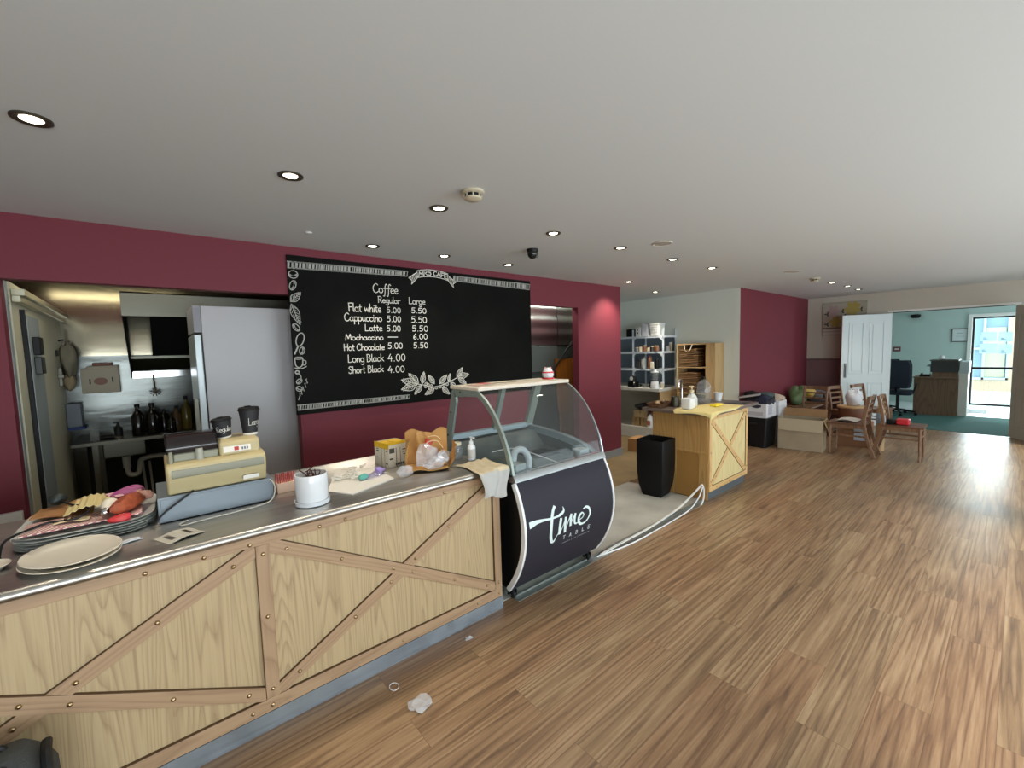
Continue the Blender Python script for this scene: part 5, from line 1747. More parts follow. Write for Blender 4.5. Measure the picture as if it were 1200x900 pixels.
G().lathe([(0.022, 0.272), (0.022, 0.298), (0.0, 0.30)], 16).done('cap', M['black'], t)
t = thing('paper_cup', 'plain white cup beside the large clear bottle', 'cup', (5.20, 2.33, IT))
G().lathe([(0.0, 0.0), (0.036, 0.0), (0.052, 0.098), (0.054, 0.1), (0.049, 0.098), (0.034, 0.006), (0.0, 0.006)], 24).done('cup', M['white_plastic'], t)
o = G().grid(lambda u, v: (-0.09 + 0.18 * u, -0.035 + 0.07 * v, 0.02 + 0.010 * sin(pi * u) * sin(pi * v)), 10, 8, 0.018).done('yellow_sponge', mat('bright yellow sponge', 'ecd22f', 0.7, bump=0.3, bscale=60), None, 0, 60, (4.72, 2.13, IT + 0.008))
tag(o, 'bright yellow sponge cloth on the island top in front of the clear bottle', 'sponge')
t = thing('tap', 'chrome gooseneck tap behind the clear soap dispenser', 'tap', (4.75, 2.55, IT))
G().lathe([(0.028, 0.0), (0.028, 0.012), (0.014, 0.02), (0.014, 0.05)], 16).tube(smooth([(0, 0, 0.04), (0.0, 0, 0.20), (-0.02, -0.01, 0.265), (-0.075, -0.02, 0.285), (-0.12, -0.03, 0.26), (-0.125, -0.03, 0.2)], 6), 0.010, 10).done('spout', M['chrome'], t)
G().tube([(0.01, 0, 0.04), (0.075, 0, 0.055)], 0.006, 8).done('lever', M['chrome'], t)
t = thing('steel_jug', 'small dull steel jug behind the white tub', 'jug', (4.46, 2.47, IT))
G().lathe([(0.0, 0.0), (0.045, 0.0), (0.05, 0.05), (0.04, 0.10), (0.042, 0.115), (0.038, 0.113), (0.036, 0.1), (0.045, 0.05), (0.0, 0.006)], 20).tube(smooth([(0.042, 0, 0.1), (0.08, 0, 0.09), (0.078, 0, 0.04), (0.048, 0, 0.03)], 4), 0.005, 8).done('jug', M['steel_dull'], t)
t = thing('wicker_tray', 'dark brown wicker tray of oddments at the back of the island top', 'basket', (4.36, 2.60, IT), 0.1)
g = G()
wk = mat('brown wicker', '6a4a30', 0.7, bump=0.8, bscale=70, var=0.4, vscale=50)
loft(g, [[(x, y, z) for x, y in rrect(a, b, 0.03, 4)] for a, b, z in ((0.14, 0.075, 0.0), (0.16, 0.09, 0.045), (0.163, 0.093, 0.05), (0.153, 0.083, 0.047), (0.135, 0.07, 0.006))])
g.done('tray', wk, t)
rs = random.Random(2)
for k in range(6):
    o = G().blob((0, 0, 0), (0.03, 0.022, 0.02), 60 + k, 0.3, 10, 7).done('sachet', mat(['cream sachet', 'brown sachet'][k % 2], ['b59a70', '5f3c28'][k % 2], 0.5), None, 0, 60)
    o.location = (4.28 + 0.035 * k, 2.60 + 0.02 * ((k * 7) % 3 - 1), IT + 0.048)
    tag(o, 'small %s sachet in the wicker tray, %s along' % (['cream', 'brown'][k % 2], ORD[k]), 'sachet', 'sachets in the wicker tray')
o = G().grid(lambda u, v: (-0.13 + 0.26 * u, -0.10 + 0.2 * v, 0.006 + 0.004 * sin(4 * u)), 8, 6, 0.004).done('menu_folder', mat('dark slate folder', '4a4850', 0.4), None, 0, 60, (5.18, 2.10, IT))
tag(o, 'dark slate folder on the island top beside the white cup', 'folder')

# ------------------------------------------------------------------ alcove: bench, shelving, cupboard
bw = mat('off-white melamine', 'd4d3cc', 0.4)
c = thing('back_bench', 'off-white storage bench with open shelf under the white shelving', 'bench', (6.83, 4.6, 0.004))
at(G().box(6.50, 7.118, 3.885, 5.5, 0.835, 0.885), 'top', bw, c, 0.003)
at(G().box(6.53, 7.118, 3.89, 3.91, 0.004, 0.834), 'end_panel', M['cupboard_wood'], c)
at(G().box(6.53, 7.118, 5.46, 5.49, 0.004, 0.834), 'end_panel', M['cupboard_wood'], c)
at(G().box(6.52, 7.118, 3.912, 5.458, 0.17, 0.20), 'shelf', bw, c)
at(G().box(6.51, 6.53, 3.912, 5.458, 0.004, 0.195), 'toe_board', bw, c)
at(G().box(7.09, 7.118, 3.912, 5.458, 0.2, 0.834), 'back', bw, c)
BT = 0.8855
c = thing('white_shelving', 'white steel boltless shelving standing on the storage bench', 'shelving', (6.88, 4.22, BT))
SX0, SX1, SY0, SY1 = 6.70, 7.10, 3.93, 4.52
wsm = mat('white enamelled steel', 'd3dbe3', 0.35)
for x in (SX0, SX1):
    for y in (SY0, SY1):
        g = G().box(x - 0.018, x + 0.018, y - 0.002, y + 0.002, BT, 1.90).box(x - 0.002, x + 0.002, y - 0.018, y + 0.018, BT, 1.90)
        at(g, 'post', wsm, c)
SH = [1.21, 1.51, 1.78]
for z in SH:
    g = G().box(SX0 - 0.015, SX1 + 0.015, SY0 - 0.015, SY1 + 0.6, z - 0.004, z).box(SX0 - 0.018, SX0 - 0.012, SY0 - 0.015, SY1 + 0.6, z - 0.035, z).box(SX0, SX1, SY0 - 0.018, SY0 - 0.013, z - 0.035, z)
    for y in (SY0, SY1):
        s = 1 if y == SY0 else -1
        g.prism([(y + 0.012 * s, z - 0.034), (y + 0.07 * s, z - 0.034), (y + 0.012 * s, z - 0.09)], 'x', SX0 - 0.017, SX0 - 0.013)
    at(g, 'shelf', wsm, c)
at(G().box(7.108, 7.112, SY0, SY1 + 0.6, BT + 0.02, 1.78), 'back_sheet', mat('blue-grey back sheet', '6f7d88', 0.5), c)
for y in (SY1 + 0.58,):
    at(G().box(SX0 - 0.018, SX0 + 0.018, y - 0.002, y + 0.002, BT, 1.90), 'post', wsm, c)


def simple(name, label, cat, loc, g, m, group=None, rz=0.0, bevel=0.0):
    o = g.done(name, m, None, bevel, 45, loc)
    o.rotation_euler = (0, 0, rz)
    return tag(o, label, cat, group)


def jar(loc, r, h, label, body, lid, grp='containers on the white shelving', cat='jar'):
    t = thing('jar', label, cat, loc, 0, grp)
    G().lathe([(0.0, 0.0), (r * 0.9, 0.0), (r, r * 0.12), (r, h * 0.78), (r * 0.8, h * 0.86), (r * 0.78, h * 0.88)], 18).done('body', body, t)
    G().lathe([(r * 0.86, h * 0.86), (r * 0.88, h * 0.88), (r * 0.88, h * 0.99), (0.0, h)], 18).done('lid', lid, t)


s1, s2, s3 = SH[0] + 0.0005, SH[1] + 0.0005, SH[2] + 0.0005
dk = mat('dark jar', '2e2a28', 0.3)
br_ = mat('brown jar', '7a5136', 0.4)
cr_ = mat('cream jar', 'cfc5ae', 0.4)
gj = mat('grey jar', '8b8d8c', 0.3)
# lower shelf: tall dark containers
jar((6.72, 4.40, s1), 0.042, 0.15, 'dark squat canister on the lowest white shelf nearest its outer post', dk, M['black'])
jar((6.70, 4.31, s1), 0.045, 0.20, 'glass storage jar with steel clip on the lowest white shelf', gj, M['steel_dull'])
jar((6.72, 4.20, s1), 0.036, 0.22, 'tall brown syrup bottle with dark red top on the lowest white shelf', br_, mat('dark red cap', '6a2626', 0.4), cat='bottle')
jar((6.69, 4.135, s1), 0.03, 0.12, 'short cream shaker in front of the brown syrup bottle', cr_, M['white_plastic'])
jar((6.74, 4.07, s1), 0.034, 0.17, 'black bottle on the lowest white shelf beside the cream shaker', M['black'], dk, cat='bottle')
# middle shelf: row of small tubs
for k, (y, r, h, m, nm) in enumerate(((4.44, 0.035, 0.08, gj, 'grey'), (4.36, 0.034, 0.10, cr_, 'cream'), (4.29, 0.038, 0.11, br_, 'brown'), (4.21, 0.032, 0.08, cr_, 'short cream'), (4.14, 0.036, 0.095, dk, 'dark'), (4.055, 0.042, 0.10, br_, 'wide brown'))):
    jar((6.70, y, s2), r, h, '%s lidded tub on the middle white shelf, %s from the burgundy wall' % (nm, ORD[k]), m, cr_ if m is not cr_ else br_)
jar((6.96, 4.0, s2), 0.035, 0.09, 'small white tub at the wall end of the middle white shelf', M['white_plastic'], M['white_plastic'])
jar((7.04, 3.99, s2), 0.03, 0.15, 'pale measuring beaker at the wall end of the middle white shelf', cr_, M['white_plastic'])
# top shelf
o = simple('speaker_box', 'white box with two black dots on the top white shelf', 'box', (6.72, 4.40, s3), G().box(-0.06, 0.06, -0.045, 0.045, 0, 0.16), M['white'], bevel=0.005)
G().lathe([(0, 0.001), (0.014, 0.001), (0.014, 0)], 14, (-0.061, 0.005, 0.11), rot=Matrix.Rotation(-pi / 2, 3, 'Y')).lathe([(0, 0.001), (0.016, 0.001), (0.016, 0)], 14, (-0.061, 0.005, 0.06), rot=Matrix.Rotation(-pi / 2, 3, 'Y')).done('dots', M['black'], o)
simple('folder_box', 'white upright box file on the top white shelf beside the dotted box', 'box', (6.74, 4.27, s3), G().prism([(-0.06, 0), (0.06, 0), (0.06, 0.22), (0.02, 0.22), (-0.06, 0.19)], 'x', -0.07, 0.07), mat('white card box', 'd9dbe2', 0.6))
t = thing('storage_basket', 'white perforated plastic basket on the top white shelf', 'basket', (6.76, 4.08, s3))
g = G()
loft(g, [[(x, y, z) for x, y in rrect(a, b, 0.03, 4)] for a, b, z in ((0.09, 0.085, 0.0), (0.105, 0.10, 0.19), (0.115, 0.11, 0.192), (0.115, 0.11, 0.21), (0.10, 0.095, 0.21), (0.086, 0.08, 0.008))])
g.done('basket', mat('white basket plastic', 'dcdfdc', 0.4), t)
g = G()
for k in range(5):
    for j in range(3):
        g.cbox((-0.101 - 0.003 * j, -0.05 + 0.025 * k, 0.06 + 0.04 * j), (0.006, 0.012, 0.018))
g.done('slots', mat('shadowed slots', '9ea3a2', 0.6), t)
simple('dark_case', 'dark case at the far end of the top white shelf', 'case', (6.80, 4.62, s3), G().box(-0.08, 0.08, -0.06, 0.06, 0, 0.14), M['black'], bevel=0.01)
# on the bench itself
t = thing('blender', 'white-based blender jug on the bench in front of the shelving', 'blender', (6.585, 4.02, BT))
G().lathe([(0.0, 0.0), (0.072, 0.0), (0.074, 0.02), (0.062, 0.11), (0.058, 0.115)], 24).done('base', M['white_plastic'], t)
G().lathe([(0.05, 0.116), (0.055, 0.16), (0.066, 0.27), (0.062, 0.27), (0.05, 0.16), (0.046, 0.12), (0.0, 0.12)], 24).tube(smooth([(0, -0.064, 0.26), (0, -0.10, 0.24), (0, -0.095, 0.17), (0, -0.056, 0.16)], 4), 0.008, 8).done('jug', M['bottle'], t)
G().lathe([(0.068, 0.266), (0.068, 0.285), (0.03, 0.292), (0.028, 0.31), (0.0, 0.312)], 20).done('lid', M['white_plastic'], t)
t = thing('coffee_grinder', 'dark machine with a round white dial on the bench', 'machine', (6.605, 4.46, BT))
G().box(-0.07, 0.07, -0.07, 0.07, 0.0, 0.10).lathe([(0.055, 0.10), (0.055, 0.17), (0.04, 0.2), (0.0, 0.202)], 20).done('body', M['black'], t, 0.006)
G().lathe([(0.0, 0.006), (0.034, 0.005), (0.036, 0.0)], 20, (-0.058, 0.0, 0.155), rot=Matrix.Rotation(-pi / 2, 3, 'Y')).done('dial', M['white_plastic'], t)
G().tube([(-0.06, -0.04, 0.04), (-0.11, -0.09, 0.09)], 0.009, 8).done('handle', M['steel_dull'], t)
simple('glass_tray', 'grey glass dish on the bench beside the machine', 'dish', (6.62, 4.22, BT), G().lathe([(0, 0.004), (0.05, 0.0), (0.065, 0.06), (0.062, 0.06), (0.048, 0.008), (0, 0.008)], 20), gj)
simple('black_bag', 'black pouch leaning on the bench behind the blender', 'pouch', (6.72, 4.16, BT), G().blob((0, 0, 0.06), (0.05, 0.05, 0.07), 71, 0.2, 14, 9, 0.85), M['black'])
simple('black_tools', 'small heap of black cable on the bench beside the machine', 'cable', (6.60, 4.33, BT), G().tube(smooth([(0.05 * cos(k * 1.3), 0.04 * sin(k * 1.3), 0.008 + 0.004 * k) for k in range(12)], 4), 0.007, 6), M['black'])
jar((6.68, 3.935, BT), 0.034, 0.10, 'small cream canister at the corner of the bench by the cupboard', cr_, M['white_plastic'], 'containers on the bench')
# below the bench top
cb_ = mat('tan carton', 'a98b62', 0.8, var=0.06, vscale=6)


def carton(name, label, loc, d, m, rz=0.0, grp=None, tape=True):
    t = thing(name, label, 'box', loc, rz, grp)
    G().box(-d[0] / 2, d[0] / 2, -d[1] / 2, d[1] / 2, 0, d[2]).done('box', m, t, 0.003)
    if tape:
        G().box(-d[0] / 2 - 0.0006, -d[0] / 2, -0.012, 0.012, d[2] * 0.55, d[2] + 0.0003).box(-d[0] / 2 - 0.0006, d[0] / 2 + 0.0006, -0.012, 0.012, d[2], d[2] + 0.0006).done('tape', mat('brown tape', '8a6a42', 0.3), t)
    return t


carton('cardboard_box', 'small tan cardboard box low under the bench beside the burgundy wall', (6.68, 4.39, 0.2005), (0.22, 0.14, 0.15), cb_, 0, 'boxes under the bench')
carton('cardboard_box', 'small tan cardboard box low under the bench beside the spray bottle', (6.66, 4.22, 0.2005), (0.2, 0.13, 0.15), cb_, 0, 'boxes under the bench')
carton('cardboard_box', 'wide tan cardboard box lying across the two small ones under the bench', (6.68, 4.30, 0.3515), (0.22, 0.27, 0.13), mat('pale tan carton', 'bfa67c', 0.8), 0, 'boxes under the bench')
t = thing('cleaner_bottle', 'white cleaner bottle with dark cap under the bench', 'bottle', (6.58, 4.11, 0.2005))
G().lathe([(0.0, 0.0), (0.045, 0.0), (0.05, 0.02), (0.05, 0.15), (0.03, 0.21), (0.018, 0.235)], 18).done('bottle', M['white_plastic'], t)
G().lathe([(0.022, 0.23), (0.022, 0.26), (0.0, 0.262)], 14).box(-0.05, 0.01, -0.01, 0.01, 0.255, 0.285).done('cap', mat('maroon cap', '4c2430', 0.4), t)
G().box(-0.0505, -0.04, -0.03, 0.03, 0.04, 0.12).done('label', mat('red-orange label', 'b8776a', 0.6), t)
simple('black_bin_bags', 'folded black plastic sheet lying on the boxes under the bench', 'sheet', (6.70, 4.22, 0.482), G().blob((0, 0, 0.06), (0.14, 0.19, 0.07), 81, 0.25, 18, 10, 0.85), mat('black plastic sheet', '26262a', 0.35, bump=0.5, bscale=20))
carton('wood_carton', 'low brown cardboard box on the floor behind the black planter', (5.75, 3.72, 0.004), (0.30, 0.34, 0.19), mat('orange-brown carton', 'b58858', 0.75), 0.1)

# tall cupboard packed with flat paper bags
c = thing('bag_cupboard', 'tall tan cupboard open at the front and packed with flat paper bags', 'cupboard', (6.93, 3.42, 0.0))
CY0, CY1, CX0, CX1, CH = 3.10, 3.735, 6.80, 7.118, 1.625
at(G().box(CX0, CX1, CY0, CY0 + 0.15, 0, CH), 'side_board', M['cupboard_wood'], c, 0.002)
at(G().box(CX0, CX1, CY1 - 0.02, CY1, 0, CH), 'side_board', M['cupboard_wood'], c, 0.002)
at(G().box(CX0, CX1, CY0 + 0.15, CY1 - 0.02, CH - 0.02, CH), 'top_board', M['cupboard_wood'], c)
at(G().box(CX1 - 0.012, CX1, CY0 + 0.15, CY1 - 0.02, 0, CH - 0.02), 'dark_backing', mat('dark cupboard back', '4a3423', 0.7), c)
for z in (0.03, 0.80, 1.225):
    at(G().box(CX0 + 0.004, CX1 - 0.012, CY0 + 0.15, CY1 - 0.02, z, z + 0.018), 'shelf', M['cupboard_wood'], c)
rs = random.Random(9)
stk = 0
for zb, n in ((1.2435, 9), (0.8185, 12)):
    z = zb
    for k in range(n):
        h = (0.031 if zb > 1 else 0.026) + 0.004 * rs.random()
        w = rs.uniform(0.28, 0.33)
        o = G().grid(lambda u, v, w=w, h=h, k=k: (-0.12 + 0.24 * v, -w / 2 + w * u, h * (0.55 + 0.45 * (1 - u)) + 0.004 * sin(6 * u + k)), 8, 4, h * 0.5).done('paper_bag', mat(['kraft bag a', 'kraft bag b', 'kraft bag c'][k % 3], ['8f6b47', '7b5a3b', 'a07a52'][k % 3], 0.8), None, 0, 60)
        o.location = (6.93, 3.54, z + 0.004)
        z += h
        stk += 1
        where = 'upper' if zb > 1 else 'lower'
        pos = 'topmost' if k == n - 1 else 'lowest' if k == 0 else '%s up' % (ORD + ['ninth', 'tenth', 'eleventh', 'twelfth'])[k]
        tag(o, 'flat brown paper bag, %s cupboard stack, %s' % (where, pos), 'paper bag', 'flat paper bags in the cupboard')
o = G().tube(smooth([(6.79, 3.60, 1.60), (6.775, 3.585, 1.53), (6.775, 3.545, 1.49), (6.775, 3.50, 1.52), (6.79, 3.47, 1.60)], 5), 0.007, 8).tube([(6.79, 3.60, 1.60), (6.81, 3.60, 1.61)], 0.007, 8).tube([(6.79, 3.47, 1.60), (6.81, 3.47, 1.61)], 0.007, 8).done('rope_handle', mat('cream rope', 'd8cdb4', 0.8))
tag(o, 'loop of cream rope hanging inside the top of the tan cupboard', 'rope')

# ------------------------------------------------------------------ dining end: boxes and chairs
FL = 0.0005
t = thing('storage_tub', 'black plastic storage tub on the floor beside the oak island', 'tub', (7.28, 2.63, FL))
g = G()
loft(g, [[(x, y, z) for x, y in rrect(a, b, 0.03, 4)] for a, b, z in ((0.20, 0.17, 0.0), (0.225, 0.195, 0.44), (0.235, 0.205, 0.442), (0.235, 0.205, 0.465), (0.215, 0.185, 0.465), (0.21, 0.18, 0.44))])
g.done('tub', M['black'], t)
G().box(-0.235, -0.227, -0.06, 0.06, 0.36, 0.39).done('handle', M['black_matte'], t, 0.003)
t = thing('file_box', 'white file box heaped with dark clothes on top of the black tub', 'box', (7.26, 2.62, 0.466))
G().box(-0.20, 0.20, -0.175, 0.175, 0, 0.215).done('box', mat('white-grey file box', 'd4d3d6', 0.7), t, 0.003)
G().box(-0.2015, -0.2, -0.13, 0.13, 0.03, 0.09).box(-0.12, 0.03, -0.1765, -0.175, 0.04, 0.18).done('print', mat('pale grey print', 'b3b2b8', 0.7), t)
t = thing('file_box', 'white file box next to the heap of dark clothes, standing behind the open carton', 'box', (7.74, 2.62, FL))
G().box(-0.17, 0.17, -0.18, 0.18, 0, 0.67).done('box', mat('white-grey file box', 'd4d3d6', 0.7), t, 0.003)
G().box(-0.1705, 0.1705, -0.1805, 0.1805, 0.60, 0.672).done('lid', mat('white box lid', 'e2e2e4', 0.6), t, 0.003)
t = thing('clothes_heap', 'heap of charcoal clothes on the white file box against the burgundy wall', 'clothes', (7.27, 2.62, 0.682))
def folds(cx, cy, cz, dx, dy, dz, k, seed):
    return lambda u, v: (cx + dx * (2 * u - 1) * (1 - 0.12 * (2 * v - 1) ** 2), cy + dy * (2 * v - 1) * (1 - 0.12 * (2 * u - 1) ** 2), cz + dz * (1 - (2 * u - 1) ** 4) * (1 - (2 * v - 1) ** 4) * (0.75 + 0.25 * sin(k * u + seed) * sin(k * 0.8 * v + 2 * seed)) + 0.014 * sin(2.3 * k * (u + 0.6 * v) + seed) - 0.05 * max(0, abs(2 * u - 1) - 0.85) * 6)


G().grid(folds(0, 0, 0.02, 0.22, 0.19, 0.11, 7, 1), 30, 26, 0.03).done('dark_clothes', M['dark_cloth'], t, 0, 70)
G().grid(folds(-0.06, 0.09, 0.12, 0.11, 0.10, 0.05, 9, 2), 20, 18, 0.02).done('black_garment', M['black_matte'], t, 0, 70)
G().grid(folds(0.08, -0.06, 0.11, 0.13, 0.11, 0.045, 8, 4), 22, 18, 0.02).done('green_grey_garment', mat('slate garment', '4c5656', 0.9, bump=0.4, bscale=30), t, 0, 60)
G().grid(folds(-0.12, -0.10, 0.08, 0.11, 0.09, 0.05, 8, 6), 20, 16, 0.02).done('navy_garment', mat('navy garment', '23263a', 0.9), t, 0, 60)
o = G().cbox((0, 0, 0.0), (0.10, 0.30, 0.035), Matrix.Rotation(radians(-12), 3, 'X')).done('striped_roll', stripes('grey striped knit', 'b9b4b4', '6b6668', 30), None, 0.006, 40, (7.10, 2.70, 0.79))
tag(o, 'grey striped folded knit leaning on the heap of dark clothes', 'clothes')

t = thing('open_carton', 'large open plain cardboard carton with folded flaps on the dining floor', 'carton', (7.47, 2.09, FL), radians(7))
g = G()
cw, cd_, ch, th = 0.17, 0.28, 0.46, 0.006
g.box(-cw, -cw + th, -cd_, cd_, 0, ch).box(cw - th, cw, -cd_, cd_, 0, ch).box(-cw + th, cw - th, -cd_, -cd_ + th, 0, ch).box(-cw + th, cw - th, cd_ - th, cd_, 0, ch).box(-cw + th, cw - th, -cd_ + th, cd_ - th, 0, th)
g.done('box', M['card_grey'], t)
G().hexa([(-cw - 0.001, -cd_, ch), (-cw - 0.045, -cd_ + 0.01, ch - 0.17), (-cw - 0.045, cd_ - 0.01, ch - 0.17), (-cw - 0.001, cd_, ch), (-cw - 0.006, -cd_, ch + 0.004), (-cw - 0.051, -cd_ + 0.01, ch - 0.168), (-cw - 0.051, cd_ - 0.01, ch - 0.168), (-cw - 0.006, cd_, ch + 0.004)]).done('front_flap', mat('lighter carton flap', 'b5a488', 0.8), t)
G().hexa([(-cw, -cd_ - 0.001, ch), (-cw + 0.02, -cd_ - 0.06, ch - 0.15), (cw - 0.02, -cd_ - 0.06, ch - 0.15), (cw, -cd_ - 0.001, ch), (-cw, -cd_ - 0.006, ch + 0.005), (-cw + 0.02, -cd_ - 0.066, ch - 0.147), (cw - 0.02, -cd_ - 0.066, ch - 0.147), (cw, -cd_ - 0.006, ch + 0.005)]).done('side_flap', M['card'], t)
G().hexa([(cw, -cd_, ch), (cw + 0.10, -cd_, ch + 0.11), (cw + 0.10, cd_, ch + 0.11), (cw, cd_, ch), (cw - 0.005, -cd_, ch + 0.004), (cw + 0.095, -cd_, ch + 0.114), (cw + 0.095, cd_, ch + 0.114), (cw - 0.005, cd_, ch + 0.004)]).done('back_flap', M['card_dark'], t)


def chair_parts(t):
    """ladder-back chair facing +y, origin on the floor under the seat"""
    m = M['chair_wood']
    W_, D = 0.19, 0.195
    G().grid(lambda u, v: (-W_ - 0.01 + (2 * W_ + 0.02) * u, -D - 0.005 + (2 * D + 0.03) * v, 0.455 - 0.006 * sin(pi * u) * sin(pi * v)), 10, 10, 0.022).done('seat', mat('brown seat', '6d4a34', 0.4), t, 0, 40)
    for s in (-1, 1):
        x = s * (W_ - 0.018)
        G().tube([(x, D - 0.01, 0.435), (x, D - 0.005, 0.0)], [0.019, 0.014], 8).done('leg', m, t)
        pts = smooth([(x, -D - 0.115, 0.0), (x, -D - 0.05, 0.2), (x, -D + 0.005, 0.44), (x, -D - 0.005, 0.62), (x, -D - 0.045, 0.84)], 5)
        g = G()
        rings = []
        for (px, py, pz) in pts:
            rings.append([(px - 0.013, py - 0.02, pz), (px + 0.013, py - 0.02, pz), (px + 0.013, py + 0.02, pz), (px - 0.013, py + 0.02, pz)])
        loft(g, rings)
        g.done('leg', m, t, 0.003)
    for z, h in ((0.56, 0.03), (0.645, 0.03), (0.73, 0.03), (0.815, 0.055)):
        yb = -D - 0.003 - max(0, z - 0.6) * 0.17
        G().grid(lambda u, v, z=z, h=h, yb=yb: (-W_ + 0.02 + (2 * W_ - 0.04) * u, yb - 0.018 * sin(pi * u) + 0.006 - 0.012 * 0, z + h * (v - 0.5)), 8, 1).done('back_slat', m, t) if False else G().prism([(-W_ + 0.022 + (2 * W_ - 0.044) * k / 8, yb - 0.018 * sin(pi * k / 8) - 0.007) for k in range(9)] + [(-W_ + 0.022 + (2 * W_ - 0.044) * k / 8, yb - 0.018 * sin(pi * k / 8) + 0.007) for k in range(8, -1, -1)], 'z', z - h / 2, z + h / 2).done('back_slat', m, t, 0.002)
    for s in (-1, 1):
        x = s * (W_ - 0.018)
        G().box(x - 0.009, x + 0.009, -D, D - 0.02, 0.385, 0.432).done('apron', m, t)
        G().box(x - 0.008, x + 0.008, -D - 0.02, D - 0.015, 0.27, 0.292).done('stretcher', m, t)
    G().box(-W_ + 0.03, W_ - 0.03, D - 0.022, D - 0.002, 0.385, 0.432).done('apron', m, t)
    G().box(-W_ + 0.03, W_ - 0.03, D - 0.016, D - 0.0, 0.30, 0.322).done('stretcher', m, t)


CH1 = 'brown ladder-back chair facing the burgundy wall, back to back with another'
c1 = thing('dining_chair', CH1, 'chair', (7.56, 1.535, FL), 0.0, 'ladder-back dining chairs')
chair_parts(c1)
dup(c1, (7.72, 0.985, FL), radians(180), 'brown ladder-back chair holding the red box, nearest the open floor')
dup(c1, (8.42, 2.27, FL), radians(80), 'brown ladder-back chair farthest back by the green bag')
dup(c1, (8.80, 1.80, FL), radians(165), 'brown ladder-back chair behind the open carton')
dup(c1, (9.38, 1.60, FL), radians(165), 'brown ladder-back chair in front of the white folding door')
# things on and around the chairs
t = thing('red_box', 'red plastic box standing on the chair nearest the open floor', 'box', (7.70, 0.995, 0.4575))
G().box(-0.075, 0.075, -0.075, 0.055, 0, 0.075).done('box', M['redplastic'], t, 0.014, seg=3)
G().box(-0.0765, 0.0765, -0.0765, 0.0565, 0.045, 0.05).done('lid_seam', mat('dark red seam', '8d1d22', 0.5), t)
t = thing('black_case', 'small black case beside the red box on the chair', 'case', (7.70, 1.10, 0.4575))
G().box(-0.07, 0.07, -0.045, 0.05, 0, 0.058).done('case', M['black'], t, 0.008)
carton('labelled_carton', 'brown cardboard carton with a white label behind the chair legs', (8.24, 1.60, FL), (0.36, 0.40, 0.36), mat('red-brown carton', '94694a', 0.8), 0.08)
o = G().box(-0.001, 0.0, -0.075, 0.075, -0.10, 0.10).box(-0.0015, -0.001, -0.06, 0.06, -0.02, -0.012).box(-0.0015, -0.001, -0.06, 0.03, 0.03, 0.036).done('shipping_label', mat('bluish label', 'bccada', 0.5))
o.parent = [x for x in bpy.data.objects if x.name == 'labelled_carton'][0]
o.location = (-0.182, -0.08, 0.20)
t = thing('stool', 'round brown wooden tub stool with tan rim behind the chairs', 'stool', (8.26, 1.66, 0.3615))
G().lathe([(0.0, 0.0), (0.14, 0.0), (0.17, 0.10), (0.175, 0.20), (0.165, 0.22)], 26).done('drum', mat('red-brown tub wood', '7b4a32', 0.5, var=0.15, vscale=8), t)
G().lathe([(0.176, 0.205), (0.185, 0.215), (0.18, 0.235), (0.15, 0.24), (0.0, 0.238)], 26).done('rim', mat('tan rim', 'c09a6a', 0.5), t)
t = thing('white_carrier_bag', 'full white plastic carrier bag on the round brown stool', 'bag', (8.28, 1.64, 0.602))
G().blob((0, 0, 0.10), (0.12, 0.11, 0.13), 101, 0.22, 22, 14, 0.76).done('bag', mat('white carrier film', 'e3e5ea', 0.4, bump=0.4, bscale=18), t, 0, 40)
for s in (-1, 1):
    G().tube(smooth([(0.02 * s, -0.03, 0.20), (0.05 * s, -0.05, 0.25), (0.05 * s, 0.03, 0.26), (0.02 * s, 0.03, 0.20)], 4), 0.008, 6).done('handle', mat('white carrier film', 'e3e5ea', 0.4), t)
t = thing('paper_roll', 'tall tan roll of wrapping paper standing between the back-to-back chairs', 'roll', (8.02, 1.27, FL))
G().lathe([(0.0, 0.0), (0.05, 0.0), (0.05, 0.62), (0.018, 0.62), (0.018, 0.60), (0.0, 0.60)], 24).done('roll', mat('tan wrapping paper', 'c9a77c', 0.7), t)
G().lathe([(0.0505, 0.40), (0.0525, 0.41), (0.0525, 0.54), (0.0505, 0.55)], 24).done('wrapper', mat('pale blue printed band', 'a9c3d6', 0.5, var=0.1, vscale=40), t)
t = thing('wooden_toy_house', 'small wooden house-shaped ornament on top of the paper roll', 'ornament', (8.04, 1.265, 0.621))
G().box(-0.04, 0.04, -0.04, 0.04, 0, 0.10).prism([(-0.05, 0.10), (0.05, 0.10), (0.0, 0.145)], 'x', -0.045, 0.045).done('house', mat('pale toy wood', 'c3a27c', 0.6), t)
G().box(-0.0415, -0.04, -0.018, 0.018, 0.045, 0.085).done('opening', mat('dark opening', '3a2a20', 0.8), t)
t = thing('table', 'low brown wooden table behind the cartons piled with bags', 'table', (9.15, 2.55, FL))
G().box(-0.35, 0.75, -0.22, 0.28, 0.42, 0.45).done('tabletop', M['chair_wood'], t, 0.004)
for x in (-0.31, 0.71):
    for y in (-0.18, 0.24):
        G().box(x - 0.02, x + 0.02, y - 0.02, y + 0.02, 0, 0.42).done('leg', M['chair_wood'], t)
t = thing('green_bag', 'green printed bag with yellow end on the low brown table', 'bag', (9.25, 2.66, 0.4505))
G().blob((0, 0, 0.13), (0.24, 0.15, 0.17), 111, 0.3, 20, 12, 0.8).done('bag', mat('green printed plastic', '55704a', 0.45, var=0.3, vscale=9), t, 0, 60)
G().blob((0.10, -0.12, 0.22), (0.15, 0.12, 0.10), 113, 0.2, 18, 10, 0.85).done('yellow_end', mat('mustard plastic', 'b79a4a', 0.5, var=0.2, vscale=9), t, 0, 60)
t = thing('grey_rucksack', 'grey and black soft bag at the far end of the low brown table', 'bag', (9.72, 2.50, 0.4505))
